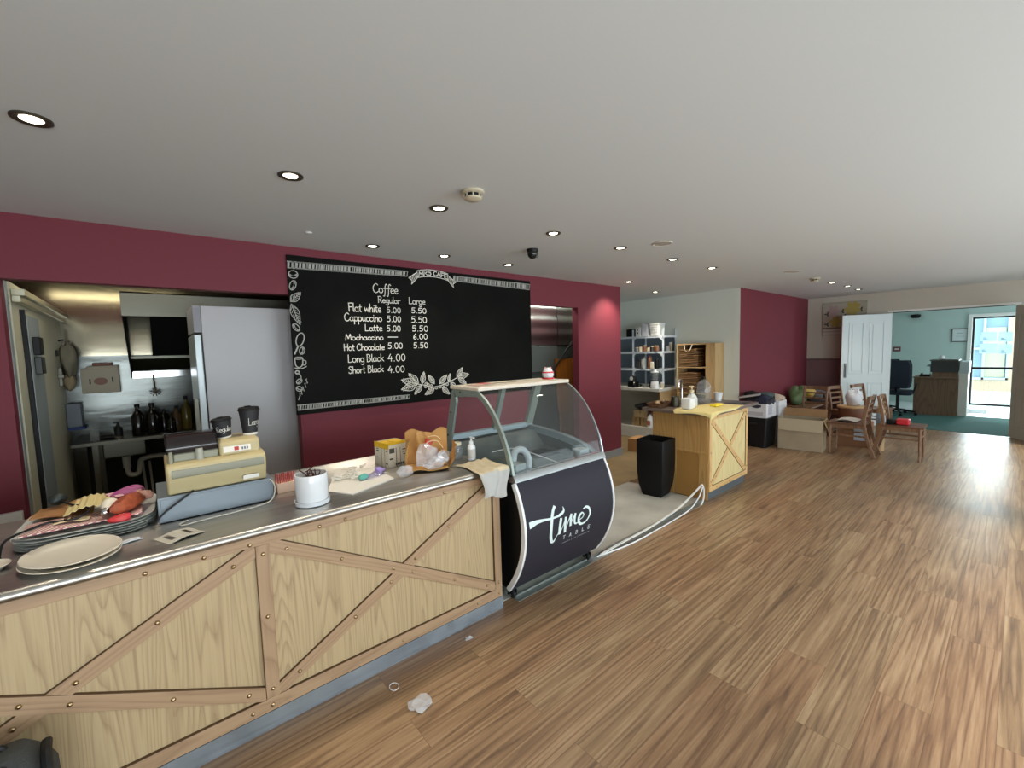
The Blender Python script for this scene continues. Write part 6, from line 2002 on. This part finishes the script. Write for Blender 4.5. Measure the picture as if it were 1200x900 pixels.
G().blob((0, 0, 0.11), (0.19, 0.16, 0.13), 121, 0.2, 20, 12, 0.85).done('bag', mat('grey canvas', '5e5c60', 0.8, bump=0.3, bscale=40), t, 0, 60)
G().tube(smooth([(-0.08, -0.10, 0.2), (-0.11, -0.15, 0.15), (-0.10, -0.16, 0.07)], 4), 0.014, 8).done('strap', M['black'], t)
o = G().grid(folds(0, 0, 0.02, 0.16, 0.15, 0.07, 11, 3), 18, 16, 0.012).done('crumpled_paper', mat('crumpled white-brown paper', 'b8a795', 0.8, bump=0.6, bscale=14), None, 0, 30, (7.82, 2.6, 0.675))
tag(o, 'crumpled brown and white paper on the lidded white file box', 'paper')
o = G().grid(lambda u, v: (-0.16 + 0.32 * u, -0.12 + 0.24 * v, 0.01 + 0.03 * sin(5 * u + 2) * sin(3 * v)), 14, 10, 0.003).done('white_papers', mat('white papers', 'd5d0c8', 0.8), None, 0, 40, (7.60, 1.56, 0.461))
tag(o, 'loose white papers on the seat of the chair facing the burgundy wall', 'paper')

# painting
t = thing('painting', 'canvas of yellow and pink flowers hung above the mauve dado', 'painting', (10.408, 2.25, 1.715))
G().box(-0.028, 0, -0.345, 0.345, 0, 0.635).done('canvas', mat('grey-beige canvas', 'a79f90', 0.8, var=0.1, vscale=6), t, 0.003)
G().box(-0.0285, -0.028, -0.345, 0.345, 0.135, 0.155).done('dark_stripe', mat('brown stripe', '6a5a50', 0.8), t)
G().box(-0.0285, -0.028, -0.345, 0.345, 0.02, 0.06).box(-0.0285, -0.028, -0.345, 0.345, 0.09, 0.11).done('pale_stripes', mat('pale stripe', 'c2bab0', 0.8), t)


def flower(name, m, y, z, r, n, seed):
    rs = random.Random(seed)
    g = G()
    for k in range(n):
        a = 2 * pi * k / n + rs.uniform(-0.2, 0.2)
        cx, cz = y + r * 0.5 * cos(a), z + r * 0.5 * sin(a)
        pts = [(cx + r * 0.5 * cos(a) * cos(b) - r * 0.3 * sin(a) * sin(b), cz + r * 0.5 * sin(a) * cos(b) + r * 0.3 * cos(a) * sin(b)) for b in [j * pi / 6 for j in range(12)]]
        g.add([(-0.0287 - 0.0001 * k, p, q) for p, q in pts], [tuple(range(12))[::-1]])
    g.done(name, m, t)


flower('yellow_flower', mat('ochre yellow paint', 'a8974f', 0.8), -0.13, 0.50, 0.14, 7, 1)
flower('yellow_flower', mat('ochre yellow paint', 'a8974f', 0.8), 0.13, 0.26, 0.11, 6, 2)
flower('pink_flower', mat('dusty pink paint', 'a8918d', 0.8), 0.17, 0.47, 0.12, 6, 3)
for k, (y, z) in enumerate(((0.03, 0.46), (0.27, 0.42), (0.27, 0.22), (-0.06, 0.25), (0.0, 0.36), (-0.26, 0.47), (-0.2, 0.25))):
    flower('dark_leaf', mat('dark leaf paint', '4a4a40', 0.8), y, z, 0.05, 3, 10 + k)

# ------------------------------------------------------------------ office beyond
t = thing('office_desk', 'dark walnut office desk with raised hutch beyond the wide opening', 'desk', (12.5, 1.12, 0.0045))
at(G().box(12.42, 12.46, 0.80, 1.45, 0.0045, 0.775).box(12.46, 13.2, 0.80, 0.84, 0.0045, 0.775).box(13.16, 13.2, 0.84, 1.45, 0.0045, 0.775), 'panels', M['desk_wood'], t)
at(G().box(12.38, 13.22, 0.79, 1.47, 0.776, 0.80), 'desktop', mat('walnut desktop', '7d6552', 0.4), t, 0.003)
at(G().box(12.44, 12.80, 0.815, 1.18, 0.80, 0.90), 'hutch_base', M['desk_wood'], t)
at(G().box(12.42, 12.80, 0.80, 1.20, 0.90, 1.13), 'hutch', mat('charcoal hutch panel', '363a3a', 0.5), t)
at(G().box(12.40, 12.95, 0.80, 1.22, 1.131, 1.155), 'hutch_top', mat('dark hutch top', '565854', 0.4), t, 0.003)
t = thing('reception_counter', 'white reception counter end beside the walnut desk', 'counter', (12.8, 0.72, 0.0045))
at(G().box(12.50, 13.0, 0.665, 0.79, 0.0065, 0.88), 'body', M['white'], t)
at(G().box(12.46, 13.0, 0.655, 0.785, 0.88, 1.12), 'upper_panel', mat('pale blue-white panel', 'c5d3d8', 0.4), t)
t = thing('office_papers', 'loose papers lying on the raised desk hutch', 'paper', (12.6, 0.95, 1.156))
G().grid(lambda u, v: (-0.12 + 0.24 * u, -0.14 + 0.28 * v, 0.006 + 0.008 * sin(4 * u + 2 * v)), 8, 6, 0.003).done('sheets', M['paper'], t)
o = G().lathe([(0, 0), (0.04, 0.0), (0.05, 0.03), (0.035, 0.065), (0.0, 0.075)], 16).done('desk_speaker', M['white_plastic'], None, 0, 40, (12.55, 1.05, 1.170))
tag(o, 'small white rounded gadget on the desk hutch', 'gadget')
t = thing('desk_phone', 'black desk telephone on the walnut desk', 'telephone', (12.62, 1.30, 0.8005))
G().box(-0.09, 0.09, -0.08, 0.08, 0, 0.04).done('base', M['black'], t, 0.006)
G().tube([(-0.07, 0.05, 0.055), (0.07, 0.05, 0.055)], 0.016, 8).done('handset', M['black'], t)
t = thing('desk_lamp', 'grey desk gadget on a stalk on the walnut desk', 'lamp', (12.9, 1.25, 0.8005))
G().lathe([(0, 0), (0.06, 0), (0.06, 0.015), (0.0, 0.02)], 16).tube(smooth([(0, 0, 0.015), (0.0, 0, 0.15), (-0.04, 0.0, 0.22)], 4), 0.008, 8).done('stalk', M['grey_metal'], t)
G().lathe([(0.0, 0.05), (0.03, 0.04), (0.06, 0.0), (0.055, 0.0), (0, 0.03)], 16, (-0.06, 0, 0.2)).done('head', M['grey_metal'], t)


def office_chair(loc, rz, label, grp):
    t = thing('office_chair', label, 'office chair', loc, rz, grp)
    nv = mat('navy upholstery', '1c2633', 0.85)
    G().grid(lambda u, v: ((-0.24 + 0.48 * u) * (1 - 0.18 * (2 * v - 1) ** 4), -0.20 - 0.07 * sin(pi * v) + 0.05 * (2 * u - 1) ** 2, 0.58 + 0.58 * v), 12, 12, 0).done('backrest', nv, t)
    g = G()
    loft(g, [[(x, y - 0.21 - 0.0, z) for x, y in ()] for z in ()]) if False else None
    rings = []
    for k in range(9):
        v = k / 8
        w = 0.235 * (1 - 0.25 * (2 * v - 1) ** 4)
        rings.append([(x, y - 0.23 - 0.05 * sin(pi * v), 0.58 + 0.58 * v) for x, y in rrect(w, 0.04, 0.035, 3)])
    loft(G(), rings)
    gg = G(); loft(gg, rings); gg.done('back_shell', nv, t, 0, 50)
    gg = G(); loft(gg, [[(x, y, z) for x, y in rrect(a, a, 0.08, 4)] for a, z in ((0.22, 0.43), (0.245, 0.46), (0.245, 0.50), (0.225, 0.52))]); gg.done('seat', nv, t, 0, 50)
    G().tube([(0, 0, 0.44), (0, 0, 0.10)], 0.03, 10).done('column', M['black'], t)
    G().tube([(0, -0.2, 0.45), (0, -0.29, 0.60)], 0.02, 8).done('back_bracket', M['black'], t)
    for k in range(5):
        a = k * 2 * pi / 5
        G().tube([(0, 0, 0.11), (0.29 * cos(a), 0.29 * sin(a), 0.075)], [0.025, 0.016], 8).done('leg', M['black'], t)
        G().lathe([(0, -0.02), (0.028, -0.018), (0.03, 0), (0.028, 0.018), (0, 0.02)], 12, (0.29 * cos(a), 0.29 * sin(a), 0.0305), rot=Matrix.Rotation(pi / 2, 3, 'X')).done('castor', M['black'], t)
    for s in (-1, 1):
        G().tube(smooth([(0.24 * s, -0.1, 0.46), (0.28 * s, -0.08, 0.6), (0.28 * s, 0.02, 0.66), (0.28 * s, 0.12, 0.66)], 4), 0.016, 8).done('armrest', M['black'], t)


office_chair((12.15, 1.66, 0.0045), radians(-90), 'navy high-backed office chair beside the walnut desk', 'office chairs')
office_chair((12.75, 2.0, 0.0045), radians(-60), 'second navy office chair half hidden by the white folding door', 'office chairs')
t = thing('framed_certificate', 'framed white certificate on the office wall beside the glass door', 'picture frame', (14.749, 0.955, 1.495))
G().box(-0.02, 0, -0.14, -0.12, 0, 0.32).box(-0.02, 0, 0.12, 0.14, 0, 0.32).box(-0.02, 0, -0.12, 0.12, 0, 0.02).box(-0.02, 0, -0.12, 0.12, 0.30, 0.32).done('frame', mat('dark grey frame', '5a5d5a', 0.4), t)
G().box(-0.01, -0.004, -0.12, 0.12, 0.02, 0.30).done('certificate', mat('certificate paper', 'ced8d8', 0.6), t)
G().box(-0.0105, -0.01, -0.05, 0.05, 0.20, 0.215).box(-0.0105, -0.01, -0.07, 0.07, 0.15, 0.155).box(-0.0105, -0.01, -0.07, 0.07, 0.12, 0.125).done('print', mat('faint print', '98a5a8', 0.6), t)
t = thing('call_point', 'small maroon wall plate on the office wall above the chair', 'switch', (14.749, 2.07, 1.29))
G().box(-0.02, 0, -0.075, 0.075, 0, 0.12).done('plate', mat('maroon plate', '6e3a44', 0.4), t, 0.004)
G().box(-0.022, -0.02, -0.04, 0.04, 0.045, 0.075).done('switches', M['paper'], t)
t = thing('wall_speaker', 'dark rounded speaker high on the office wall', 'speaker', (14.749, 1.73, 2.09))
G().box(-0.03, 0, -0.03, 0.03, 0.05, 0.11).done('bracket', M['black'], t)
G().lathe([(0, -0.05), (0.07, -0.045), (0.10, 0.0), (0.09, 0.04), (0.0, 0.05)], 20, (-0.10, 0, 0.07), sx=0.8).done('speaker', M['black'], t)
o = G().box(13.2, 13.9, 0.42, 0.72, 0.0065, 0.012).done('floor_mat', mat('grey ribbed mat', '97a3a6', 0.8))
tag(o, 'grey ribbed doormat on the pale tiles by the office glass door', 'mat')

# ------------------------------------------------------------------ kitchen
structure(G().box(-2.39, -0.62, 3.96, 6.2, 0, 2.09).done('coolroom', M['coolroom']) if False else G().box(-0.68, -0.60, 3.96, 5.84, 0, 2.10).done('wall_coolroom', M['coolroom']))
t = thing('coolroom_door', 'cream coolroom door with latch seen through the kitchen hatch', 'door', (-0.599, 5.15, 0.0))
at(G().box(-0.599, -0.585, 4.62, 5.50, 0.05, 1.93), 'leaf', M['coolroom'], t, 0.003)
at(G().box(-0.599, -0.575, 4.20, 4.60, 0.02, 1.92), 'side_panel', M['grey_metal'], t, 0.003)
at(G().box(-0.599, -0.578, 4.16, 4.19, 0.02, 1.95), 'seal', M['black'], t)
at(G().box(-0.5845, -0.56, 5.32, 5.36, 1.40, 1.56).box(-0.5845, -0.545, 5.28, 5.40, 1.47, 1.50), 'latch', M['steel_dull'], t, 0.003)
at(G().box(-0.5845, -0.57, 5.30, 5.34, 1.66, 1.71), 'lock', M['black'], t)
at(G().box(-0.599, -0.54, 3.98, 5.83, 2.02, 2.06).box(-0.599, -0.56, 3.98, 5.83, 1.98, 2.02), 'head_rail', mat('pale aluminium rail', 'b9b79f', 0.3, 0.6), t, 0.003)
t = thing('switch_box', 'pair of black switch boxes on the coolroom wall', 'switch box', (-0.599, 4.32, 1.52))
at(G().box(-0.5745, -0.54, 4.28, 4.42, 1.66, 1.78), 'upper_box', M['black'], t, 0.004)
at(G().box(-0.5745, -0.54, 4.28, 4.42, 1.53, 1.645), 'lower_box', mat('dark green-black box', '20241f', 0.4), t, 0.004)
# bench with sink waste
c = thing('kitchen_bench', 'stainless kitchen bench with exposed sink pipes under it', 'bench', (0.4, 5.5, 0.004))
at(G().box(-0.55, 1.9, 5.20, 5.845, 0.868, 0.90), 'top', M['steel_dull'], c, 0.003)
for x in (-0.40, 1.80):
    for y in (5.25, 5.78):
        at(G().box(x - 0.02, x + 0.02, y - 0.02, y + 0.02, 0.004, 0.868), 'leg', M['steel_dull'], c)
at(G().box(-0.5, 1.9, 5.80, 5.84, 0.02, 0.866), 'dark_backing', M['black_matte'], c)  # black sheet added to give the shade under the bench
at(G().box(-0.36, -0.06, 5.32, 5.70, 0.72, 0.868), 'sink_bowl', M['steel_dull'], c, 0.01)
wp = mat('white waste pipe', 'b5b2a5', 0.4)
at(G().tube([(-0.21, 5.40, 0.72), (-0.21, 5.40, 0.60)], 0.03, 12).tube(smooth([(-0.21, 5.40, 0.62), (-0.20, 5.40, 0.54), (-0.14, 5.40, 0.53), (-0.12, 5.40, 0.60), (-0.10, 5.42, 0.66), (0.0, 5.45, 0.67), (0.10, 5.46, 0.65), (0.12, 5.46, 0.58), (0.12, 5.46, 0.10)], 5), 0.022, 10), 'waste_pipe', wp, c)
at(G().tube([(-0.10, 5.5, 0.62), (-0.08, 5.5, 0.02)], 0.010, 8).tube([(-0.05, 5.5, 0.62), (-0.03, 5.5, 0.02)], 0.010, 8), 'supply_pipe', wp, c)
# bottles on the bench
dbt = mat('near-black bottle', '15120f', 0.15)


def bottle(loc, r, h, label, m, capm, grp='bottles on the kitchen bench'):
    t = thing('bottle', label, 'bottle', loc, 0, grp)
    G().lathe([(0.0, 0.0), (r * 0.95, 0.0), (r, 0.01), (r, h * 0.6), (r * 0.55, h * 0.74), (r * 0.34, h * 0.8), (r * 0.34, h * 0.9)], 18).done('body', m, t)
    G().lathe([(r * 0.4, h * 0.89), (r * 0.4, h * 0.99), (0.0, h)], 14).done('cap', capm, t)


KB = 0.9005
for k, (x, y, r, h, nm, m, cm) in enumerate(((-0.10, 5.33, 0.05, 0.30, 'big black bottle on the kitchen bench nearest the sink', dbt, M['black']), (0.005, 5.35, 0.055, 0.30, 'broad black bottle with a pale label mark on the kitchen bench', dbt, M['black']), (0.09, 5.42, 0.04, 0.22, 'shorter dark bottle on the kitchen bench behind the broad black one', dbt, M['black']), (0.14, 5.30, 0.035, 0.18, 'small dark jar-like bottle at the front edge of the kitchen bench', dbt, dbt), (0.19, 5.40, 0.042, 0.25, 'brown sauce bottle with a red label on the kitchen bench', mat('brown sauce', '5a4426', 0.25), M['black']), (0.27, 5.40, 0.042, 0.34, 'tall olive oil bottle with black cap at the fridge end of the kitchen bench', mat('olive oil', '5c5223', 0.15), M['black']))):
    bottle((x, y, KB), r, h, nm, m, cm)
G().lathe([(0.0425, 0.10), (0.043, 0.101), (0.043, 0.16), (0.0425, 0.161)], 18).done('label', mat('red sauce label', 'a5402f', 0.5), bpy.data.objects['bottle.004'])
t = thing('pump_dispenser', 'small black pump dispenser on the kitchen bench beside the sink', 'soap dispenser', (-0.24, 5.26, KB))
G().lathe([(0.0, 0.0), (0.03, 0.0), (0.032, 0.02), (0.032, 0.025)], 18).done('base', M['chrome'], t)
G().lathe([(0.03, 0.025), (0.03, 0.10), (0.012, 0.12), (0.008, 0.15), (0.0, 0.15)], 18).box(-0.03, 0.008, -0.006, 0.006, 0.145, 0.155).done('body', M['black'], t)
o = G().lathe([(0, 0.003), (0.03, 0.0), (0.034, 0.10), (0.032, 0.10), (0.028, 0.006), (0, 0.006)], 18).done('drinking_glass', M['bottle'], None, 0, 40, (-0.40, 5.30, KB))
tag(o, 'clear drinking glass at the coolroom end of the kitchen bench', 'glass')
o = G().lathe([(0, 0.004), (0.09, 0.0), (0.11, 0.012), (0.105, 0.014), (0.085, 0.006), (0, 0.008)], 24).done('black_pan', M['black'], None, 0, 40, (-0.33, 5.42, KB))
tag(o, 'flat black pan lying by the sink on the kitchen bench', 'pan')
# paper box hung on the cladding, grey caddy on the coolroom end
t = thing('towel_dispenser', 'grey-beige paper dispenser with oval mark on the stainless cladding', 'dispenser', (-0.34, 5.849, 1.30))
G().box(-0.145, 0.125, -0.12, 0, 0, 0.235).prism([(-0.11, 0.235), (0.125, 0.235), (0.125, 0.262), (-0.10, 0.262)], 'y', -0.12, 0).done('box', mat('grey-beige dispenser', 'aea48f', 0.5), t, 0.004)
G().lathe([(0, 0.002), (0.05, 0.002), (0.05, 0.0)], 24, (-0.01, -0.12, 0.115), sx=1.0, sy=0.7, rot=Matrix.Rotation(pi / 2, 3, 'X')).done('oval_mark', mat('rusty brown mark', '8f6a5c', 0.6), t)
G().box(-0.09, -0.08, -0.1215, -0.12, 0.09, 0.14).box(0.07, 0.08, -0.1215, -0.12, 0.10, 0.15).done('slots', M['black'], t)
o = G().box(-0.03, 0.11, -0.05, 0.05, 0, 0.03).done('red_tin', mat('dull red-brown tin', '7c4636', 0.5), None, 0.004, 40, (-0.37, 5.79, 1.5625))
tag(o, 'dull red-brown flat tin lying on the grey-beige dispenser', 'tin')
t = thing('wall_caddy', 'blue-grey dispenser box with blue base at the end of the coolroom wall', 'dispenser', (-0.599, 5.74, 0.98))
at(G().box(-0.599, -0.50, 5.66, 5.80, 1.0, 1.22), 'box', mat('blue-grey box', '7d8894', 0.5), t, 0.004)
at(G().box(-0.599, -0.48, 5.65, 5.81, 0.975, 1.0), 'base', mat('royal blue base', '2b3f8a', 0.5), t, 0.003)
t = thing('hanging_bag', 'grey cloth bag and scraps hanging at the end of the coolroom wall', 'bag', (-0.599, 5.64, 1.40))
at(G().blob((-0.545, 5.66, 1.62), (0.05, 0.09, 0.16), 141, 0.25, 16, 12), 'bag', mat('grey-beige cloth bag', '8d8774', 0.9, bump=0.4, bscale=30), t, 0, 60)
at(G().blob((-0.55, 5.62, 1.42), (0.045, 0.06, 0.07), 143, 0.2, 14, 10), 'pouch', mat('tan cloth pouch', 'a19174', 0.9), t, 0, 60)
at(G().tube([(-0.597, 5.63, 1.80), (-0.56, 5.63, 1.81)], 0.008, 8), 'hook', M['steel_dull'], t)
# extraction hood
c = thing('extractor_hood', 'stainless extractor hood with dark filters over the kitchen bench', 'hood', (0.6, 5.2, 1.43))
HX0, HX1 = -0.125, 1.9
at(G().box(HX0, HX1, 4.60, 4.615, 1.96, 2.15), 'fascia', M['steel_dull'], c)
at(G().prism([(4.615, 1.965), (4.615, 2.15), (5.845, 2.15), (5.845, 1.43), (5.70, 1.43)], 'x', HX0, HX0 + 0.01), 'end_panel', mat('dark stained steel', '2a2822', 0.5, 0.6), c)
at(G().box(HX0, HX1, 4.60, 5.845, 2.14, 2.15), 'top_sheet', M['steel_dull'], c)
at(G().box(HX0 + 0.01, HX1, 5.70, 5.845, 1.43, 1.46).box(HX0 + 0.01, HX1, 5.70, 5.71, 1.46, 1.49), 'gutter', M['chrome'], c)
at(G().hexa([(HX0 + 0.01, 5.72, 1.50), (HX1, 5.72, 1.50), (HX1, 5.74, 1.50), (HX0 + 0.01, 5.74, 1.50), (HX0 + 0.01, 5.55, 1.62), (HX1, 5.55, 1.62), (HX1, 5.57, 1.62), (HX0 + 0.01, 5.57, 1.62)]), 'lower_baffle', mat('greasy olive steel', '4c4a38', 0.4, 0.7), c)
for k in range(4):
    xa = 0.03 + 0.42 * k
    at(G().hexa([(xa + 0.02, 5.53, 1.645), (xa + 0.40, 5.53, 1.645), (xa + 0.40, 5.56, 1.645), (xa + 0.02, 5.56, 1.645), (xa + 0.02, 5.10, 2.0), (xa + 0.40, 5.10, 2.0), (xa + 0.40, 5.13, 2.0), (xa + 0.02, 5.13, 2.0)]), 'filter', mat('greasy black filter', '161a17', 0.6, 0.3), c)
at(G().box(HX0 + 0.01, HX1, 5.52, 5.56, 1.62, 1.645), 'filter_rail', M['steel_dull'], c)
t = thing('ladle', 'steel slotted utensil hanging from the hood gutter', 'utensil', (0.04, 5.69, 1.23))
G().tube([(0, 0, 0.23), (0.005, 0, 0.06)], 0.008, 8).done('shaft', M['chrome'], t)
g = G()
for k in range(9):
    a = 2 * pi * k / 9
    g.tube([(0.008, 0, 0.05), (0.008 + 0.05 * cos(a), -0.005, 0.05 + 0.045 * sin(a))], 0.005, 6)
g.done('head', M['chrome'], t)
t = thing('fluorescent_batten', 'white fluorescent tube light on the kitchen ceiling', 'ceiling light', (-0.2, 4.3, CEIL - 0.001))
G().box(-0.65, 0.65, -0.05, 0.05, -0.05, 0).done('housing', M['white'], t, 0.005)
G().tube([(-0.6, 0, -0.067), (0.6, 0, -0.067)], 0.014, 12).done('tube', M['tube'], t)
l = bpy.data.lights.new('kitchen_tube_light', 'AREA')
l.shape = 'RECTANGLE'; l.size = 1.2; l.size_y = 0.06; l.energy = 3; l.color = (1.0, 0.94, 0.74)
o = bpy.data.objects.new('tube_light', l); COL.objects.link(o); o.parent = t; o.location = (0, 0, -0.09)
# upright fridge
c = thing('upright_fridge', 'tall upright fridge with plain lilac-grey side just inside the kitchen hatch', 'fridge', (0.66, 4.35, 0.004))
at(G().box(0.335, 1.02, 4.0, 4.57, 0.06, 2.0), 'cabinet', M['fridge'], c, 0.004)
at(G().box(0.327, 0.335, 4.005, 4.565, 0.06, 1.79), 'door_seal', M['black'], c)
at(G().box(0.282, 0.327, 4.0, 4.57, 0.10, 1.785), 'door', mat('pale steel door', 'bcc6c8', 0.3, 0.3), c, 0.006)
at(G().box(0.285, 0.334, 4.0, 4.57, 1.80, 2.0), 'top_grille', mat('perforated grey grille', '9a9aa0', 0.5), c, 0.003)
g = G()
for k in range(10):
    for j in range(4):
        g.box(0.292 + 0.010 * j, 0.296 + 0.010 * j, 3.9985, 4.0, 1.82 + 0.017 * k, 1.826 + 0.017 * k)
at(g, 'vents', mat('dark vent holes', '5d5d62', 0.6), c)
at(G().box(0.25, 0.282, 4.02, 4.05, 0.9, 1.3), 'handle', M['steel_dull'], c, 0.004)
for x in (0.38, 0.97):
    for y in (4.05, 4.52):
        at(G().lathe([(0.0, 0), (0.02, 0), (0.02, 0.056)], 12, (x, y, 0.004)), 'foot', M['black'], c)

# through the second doorway
c = thing('stainless_cupboard', 'two-door stainless cupboard seen through the narrow doorway beside the chalkboard', 'cupboard', (4.5, 4.7, 0.004))
at(G().box(3.7, 5.19, 4.47, 4.9, 0.004, 2.25), 'carcass', mat('dark grey-green panel', '4a514c', 0.45, 0.5), c)
for xa, xb in ((3.72, 4.655), (4.665, 5.18)):
    at(G().strip([(4.452 - 0.012 * sin(pi * k / 24) + 0.006 * sin(2 * pi * k / 8), 1.665 + 0.575 * k / 24) for k in range(25)][::-1], 'x', xa, xb, 0.012), 'door', mat('brushed stainless door', 'a7aaa5', 0.3, 1.0), c, 0.0, 60)
at(G().box(3.9, 4.66, 4.455, 4.47, 1.28, 1.655), 'panel', mat('dull green-grey steel', '6a716c', 0.5, 0.6), c, 0.003)
t = thing('fluorescent_batten', 'added unseen fluorescent tube light brightening the stainless cupboard in the narrow doorway', 'ceiling light', (4.5, 4.12, CEIL - 0.001))  # unseen light added so the stainless doors look bright
G().box(-0.62, 0.62, -0.05, 0.05, -0.05, 0).done('housing', M['white'], t, 0.005)
G().tube([(-0.58, 0, -0.067), (0.58, 0, -0.067)], 0.014, 12).done('tube', M['tube'], t)
l = bpy.data.lights.new('kitchen_tube_light', 'AREA')
l.shape = 'RECTANGLE'; l.size = 1.15; l.size_y = 0.06; l.energy = 9; l.color = (0.92, 1.0, 0.96)
o = bpy.data.objects.new('tube_light', l); COL.objects.link(o); o.parent = t; o.location = (0, 0, -0.09)
t = thing('wood_board', 'varnished orange-brown board leaning inside the narrow doorway', 'board', (4.85, 4.40, 0.004))
G().hexa([(-0.27, -0.10, 0), (0.33, -0.10, 0), (0.33, -0.075, 0), (-0.27, -0.075, 0), (-0.27, 0.022, 1.45), (0.33, 0.022, 1.45), (0.33, 0.047, 1.45), (-0.27, 0.047, 1.45)]).done('board', wood('varnished board', '6e3f14', '95591f', 'Z', 1.0, 0.3), t)
t = thing('wall_switch', 'white switch plate on the dark panel inside the narrow doorway', 'switch', (4.04, 4.4695, 1.22))
G().box(-0.035, 0.035, -0.012, 0, 0, 0.12).done('plate', M['white_plastic'], t, 0.003)
G().box(-0.01, 0.01, -0.016, -0.012, 0.045, 0.075).done('rocker', M['paper'], t)
o = G().tube([(4.50, 4.40, 1.30), (4.95, 4.40, 1.72)], 0.012, 8).done('hanging_rod', M['black'])
tag(o, 'thin dark rod slanting across the stainless cupboard doors', 'rod')

# ------------------------------------------------------------------ litter on the floor and the bag in front of the counter
o = G().crumple((0, 0, 0.013), (0.062, 0.048, 0.022), 151, 0.55, 1.15, 2, 0.6).done('plastic_scrap', clear_sheet('hazy crinkled plastic', 'dcdada', 0.5), None, 0, 8, (0.838, 1.70, 0.001))
tag(o, 'crumpled clear plastic bag lying on the wood floor', 'plastic bag')
o = G().tube([(0.021 * cos(k * pi / 12), 0.026 * sin(k * pi / 12), 0.0015) for k in range(24)], 0.0016, 6, True).done('white_ring', M['white_plastic'], None, 0, 60, (0.796, 1.886, 0.0006))
tag(o, 'thin white plastic ring lying on the floor by the counter', 'ring')
o = G().crumple((0, 0, 0.008), (0.03, 0.015, 0.012), 161, 0.5, 1.2, 1, 0.7).done('plastic_scrap', mat('silvery scrap', 'c9ccd2', 0.25, 0.2), None, 0, 20, (1.265, 1.922, 0.001))
tag(o, 'small silvery plastic scrap on the floor near the counter end', 'plastic scrap')

t = thing('backpack', 'black and grey padded backpack standing on the floor against the counter', 'backpack', (-0.43, 1.87, FL))
pk = mat('black nylon', '1a1a1b', 0.7, bump=0.15, bscale=120)
gm = mat('grey mesh', '343634', 0.8, bump=0.4, bscale=300)
g = G()
rings = []
for k in range(11):
    v = k / 10
    w = 0.135 * (1 - 0.10 * (2 * v - 1) ** 4) * (1 if v < 0.86 else 1 - 2.6 * (v - 0.86))
    d = 0.075 * (1 - 0.15 * (2 * v - 1) ** 4) * (1 if v < 0.86 else 1 - 2.4 * (v - 0.86))
    rings.append([(x, y, 0.47 * v ** 0.97) for x, y in rrect(w, d, min(w, d) * 0.8, 5)])
loft(g, rings)
g.done('body', gm, t, 0, 60)
g = G()
loft(g, [[(x + 0.04, y - 0.06, 0.04 + z) for x, y in rrect(w, d, d * 0.9, 4)] for w, d, z in ((0.06, 0.03, 0.0), (0.078, 0.045, 0.04), (0.078, 0.045, 0.3), (0.06, 0.03, 0.36), (0.03, 0.012, 0.385))])
g.done('front_pocket', pk, t, 0, 60)
for x in (0.03, 0.115):
    G().tube(smooth([(x, 0.0, 0.455), (x + 0.005, -0.06, 0.44), (x + 0.012, -0.10, 0.36), (x + 0.005, -0.10, 0.15), (x, -0.07, 0.05)], 5), 0.013, 8).done('strap', M['black'], t)
G().tube(smooth([(-0.03, 0.02, 0.455), (-0.02, 0.02, 0.478), (0.02, 0.02, 0.478), (0.03, 0.02, 0.455)], 4), 0.009, 8).done('grab_handle', M['black'], t)
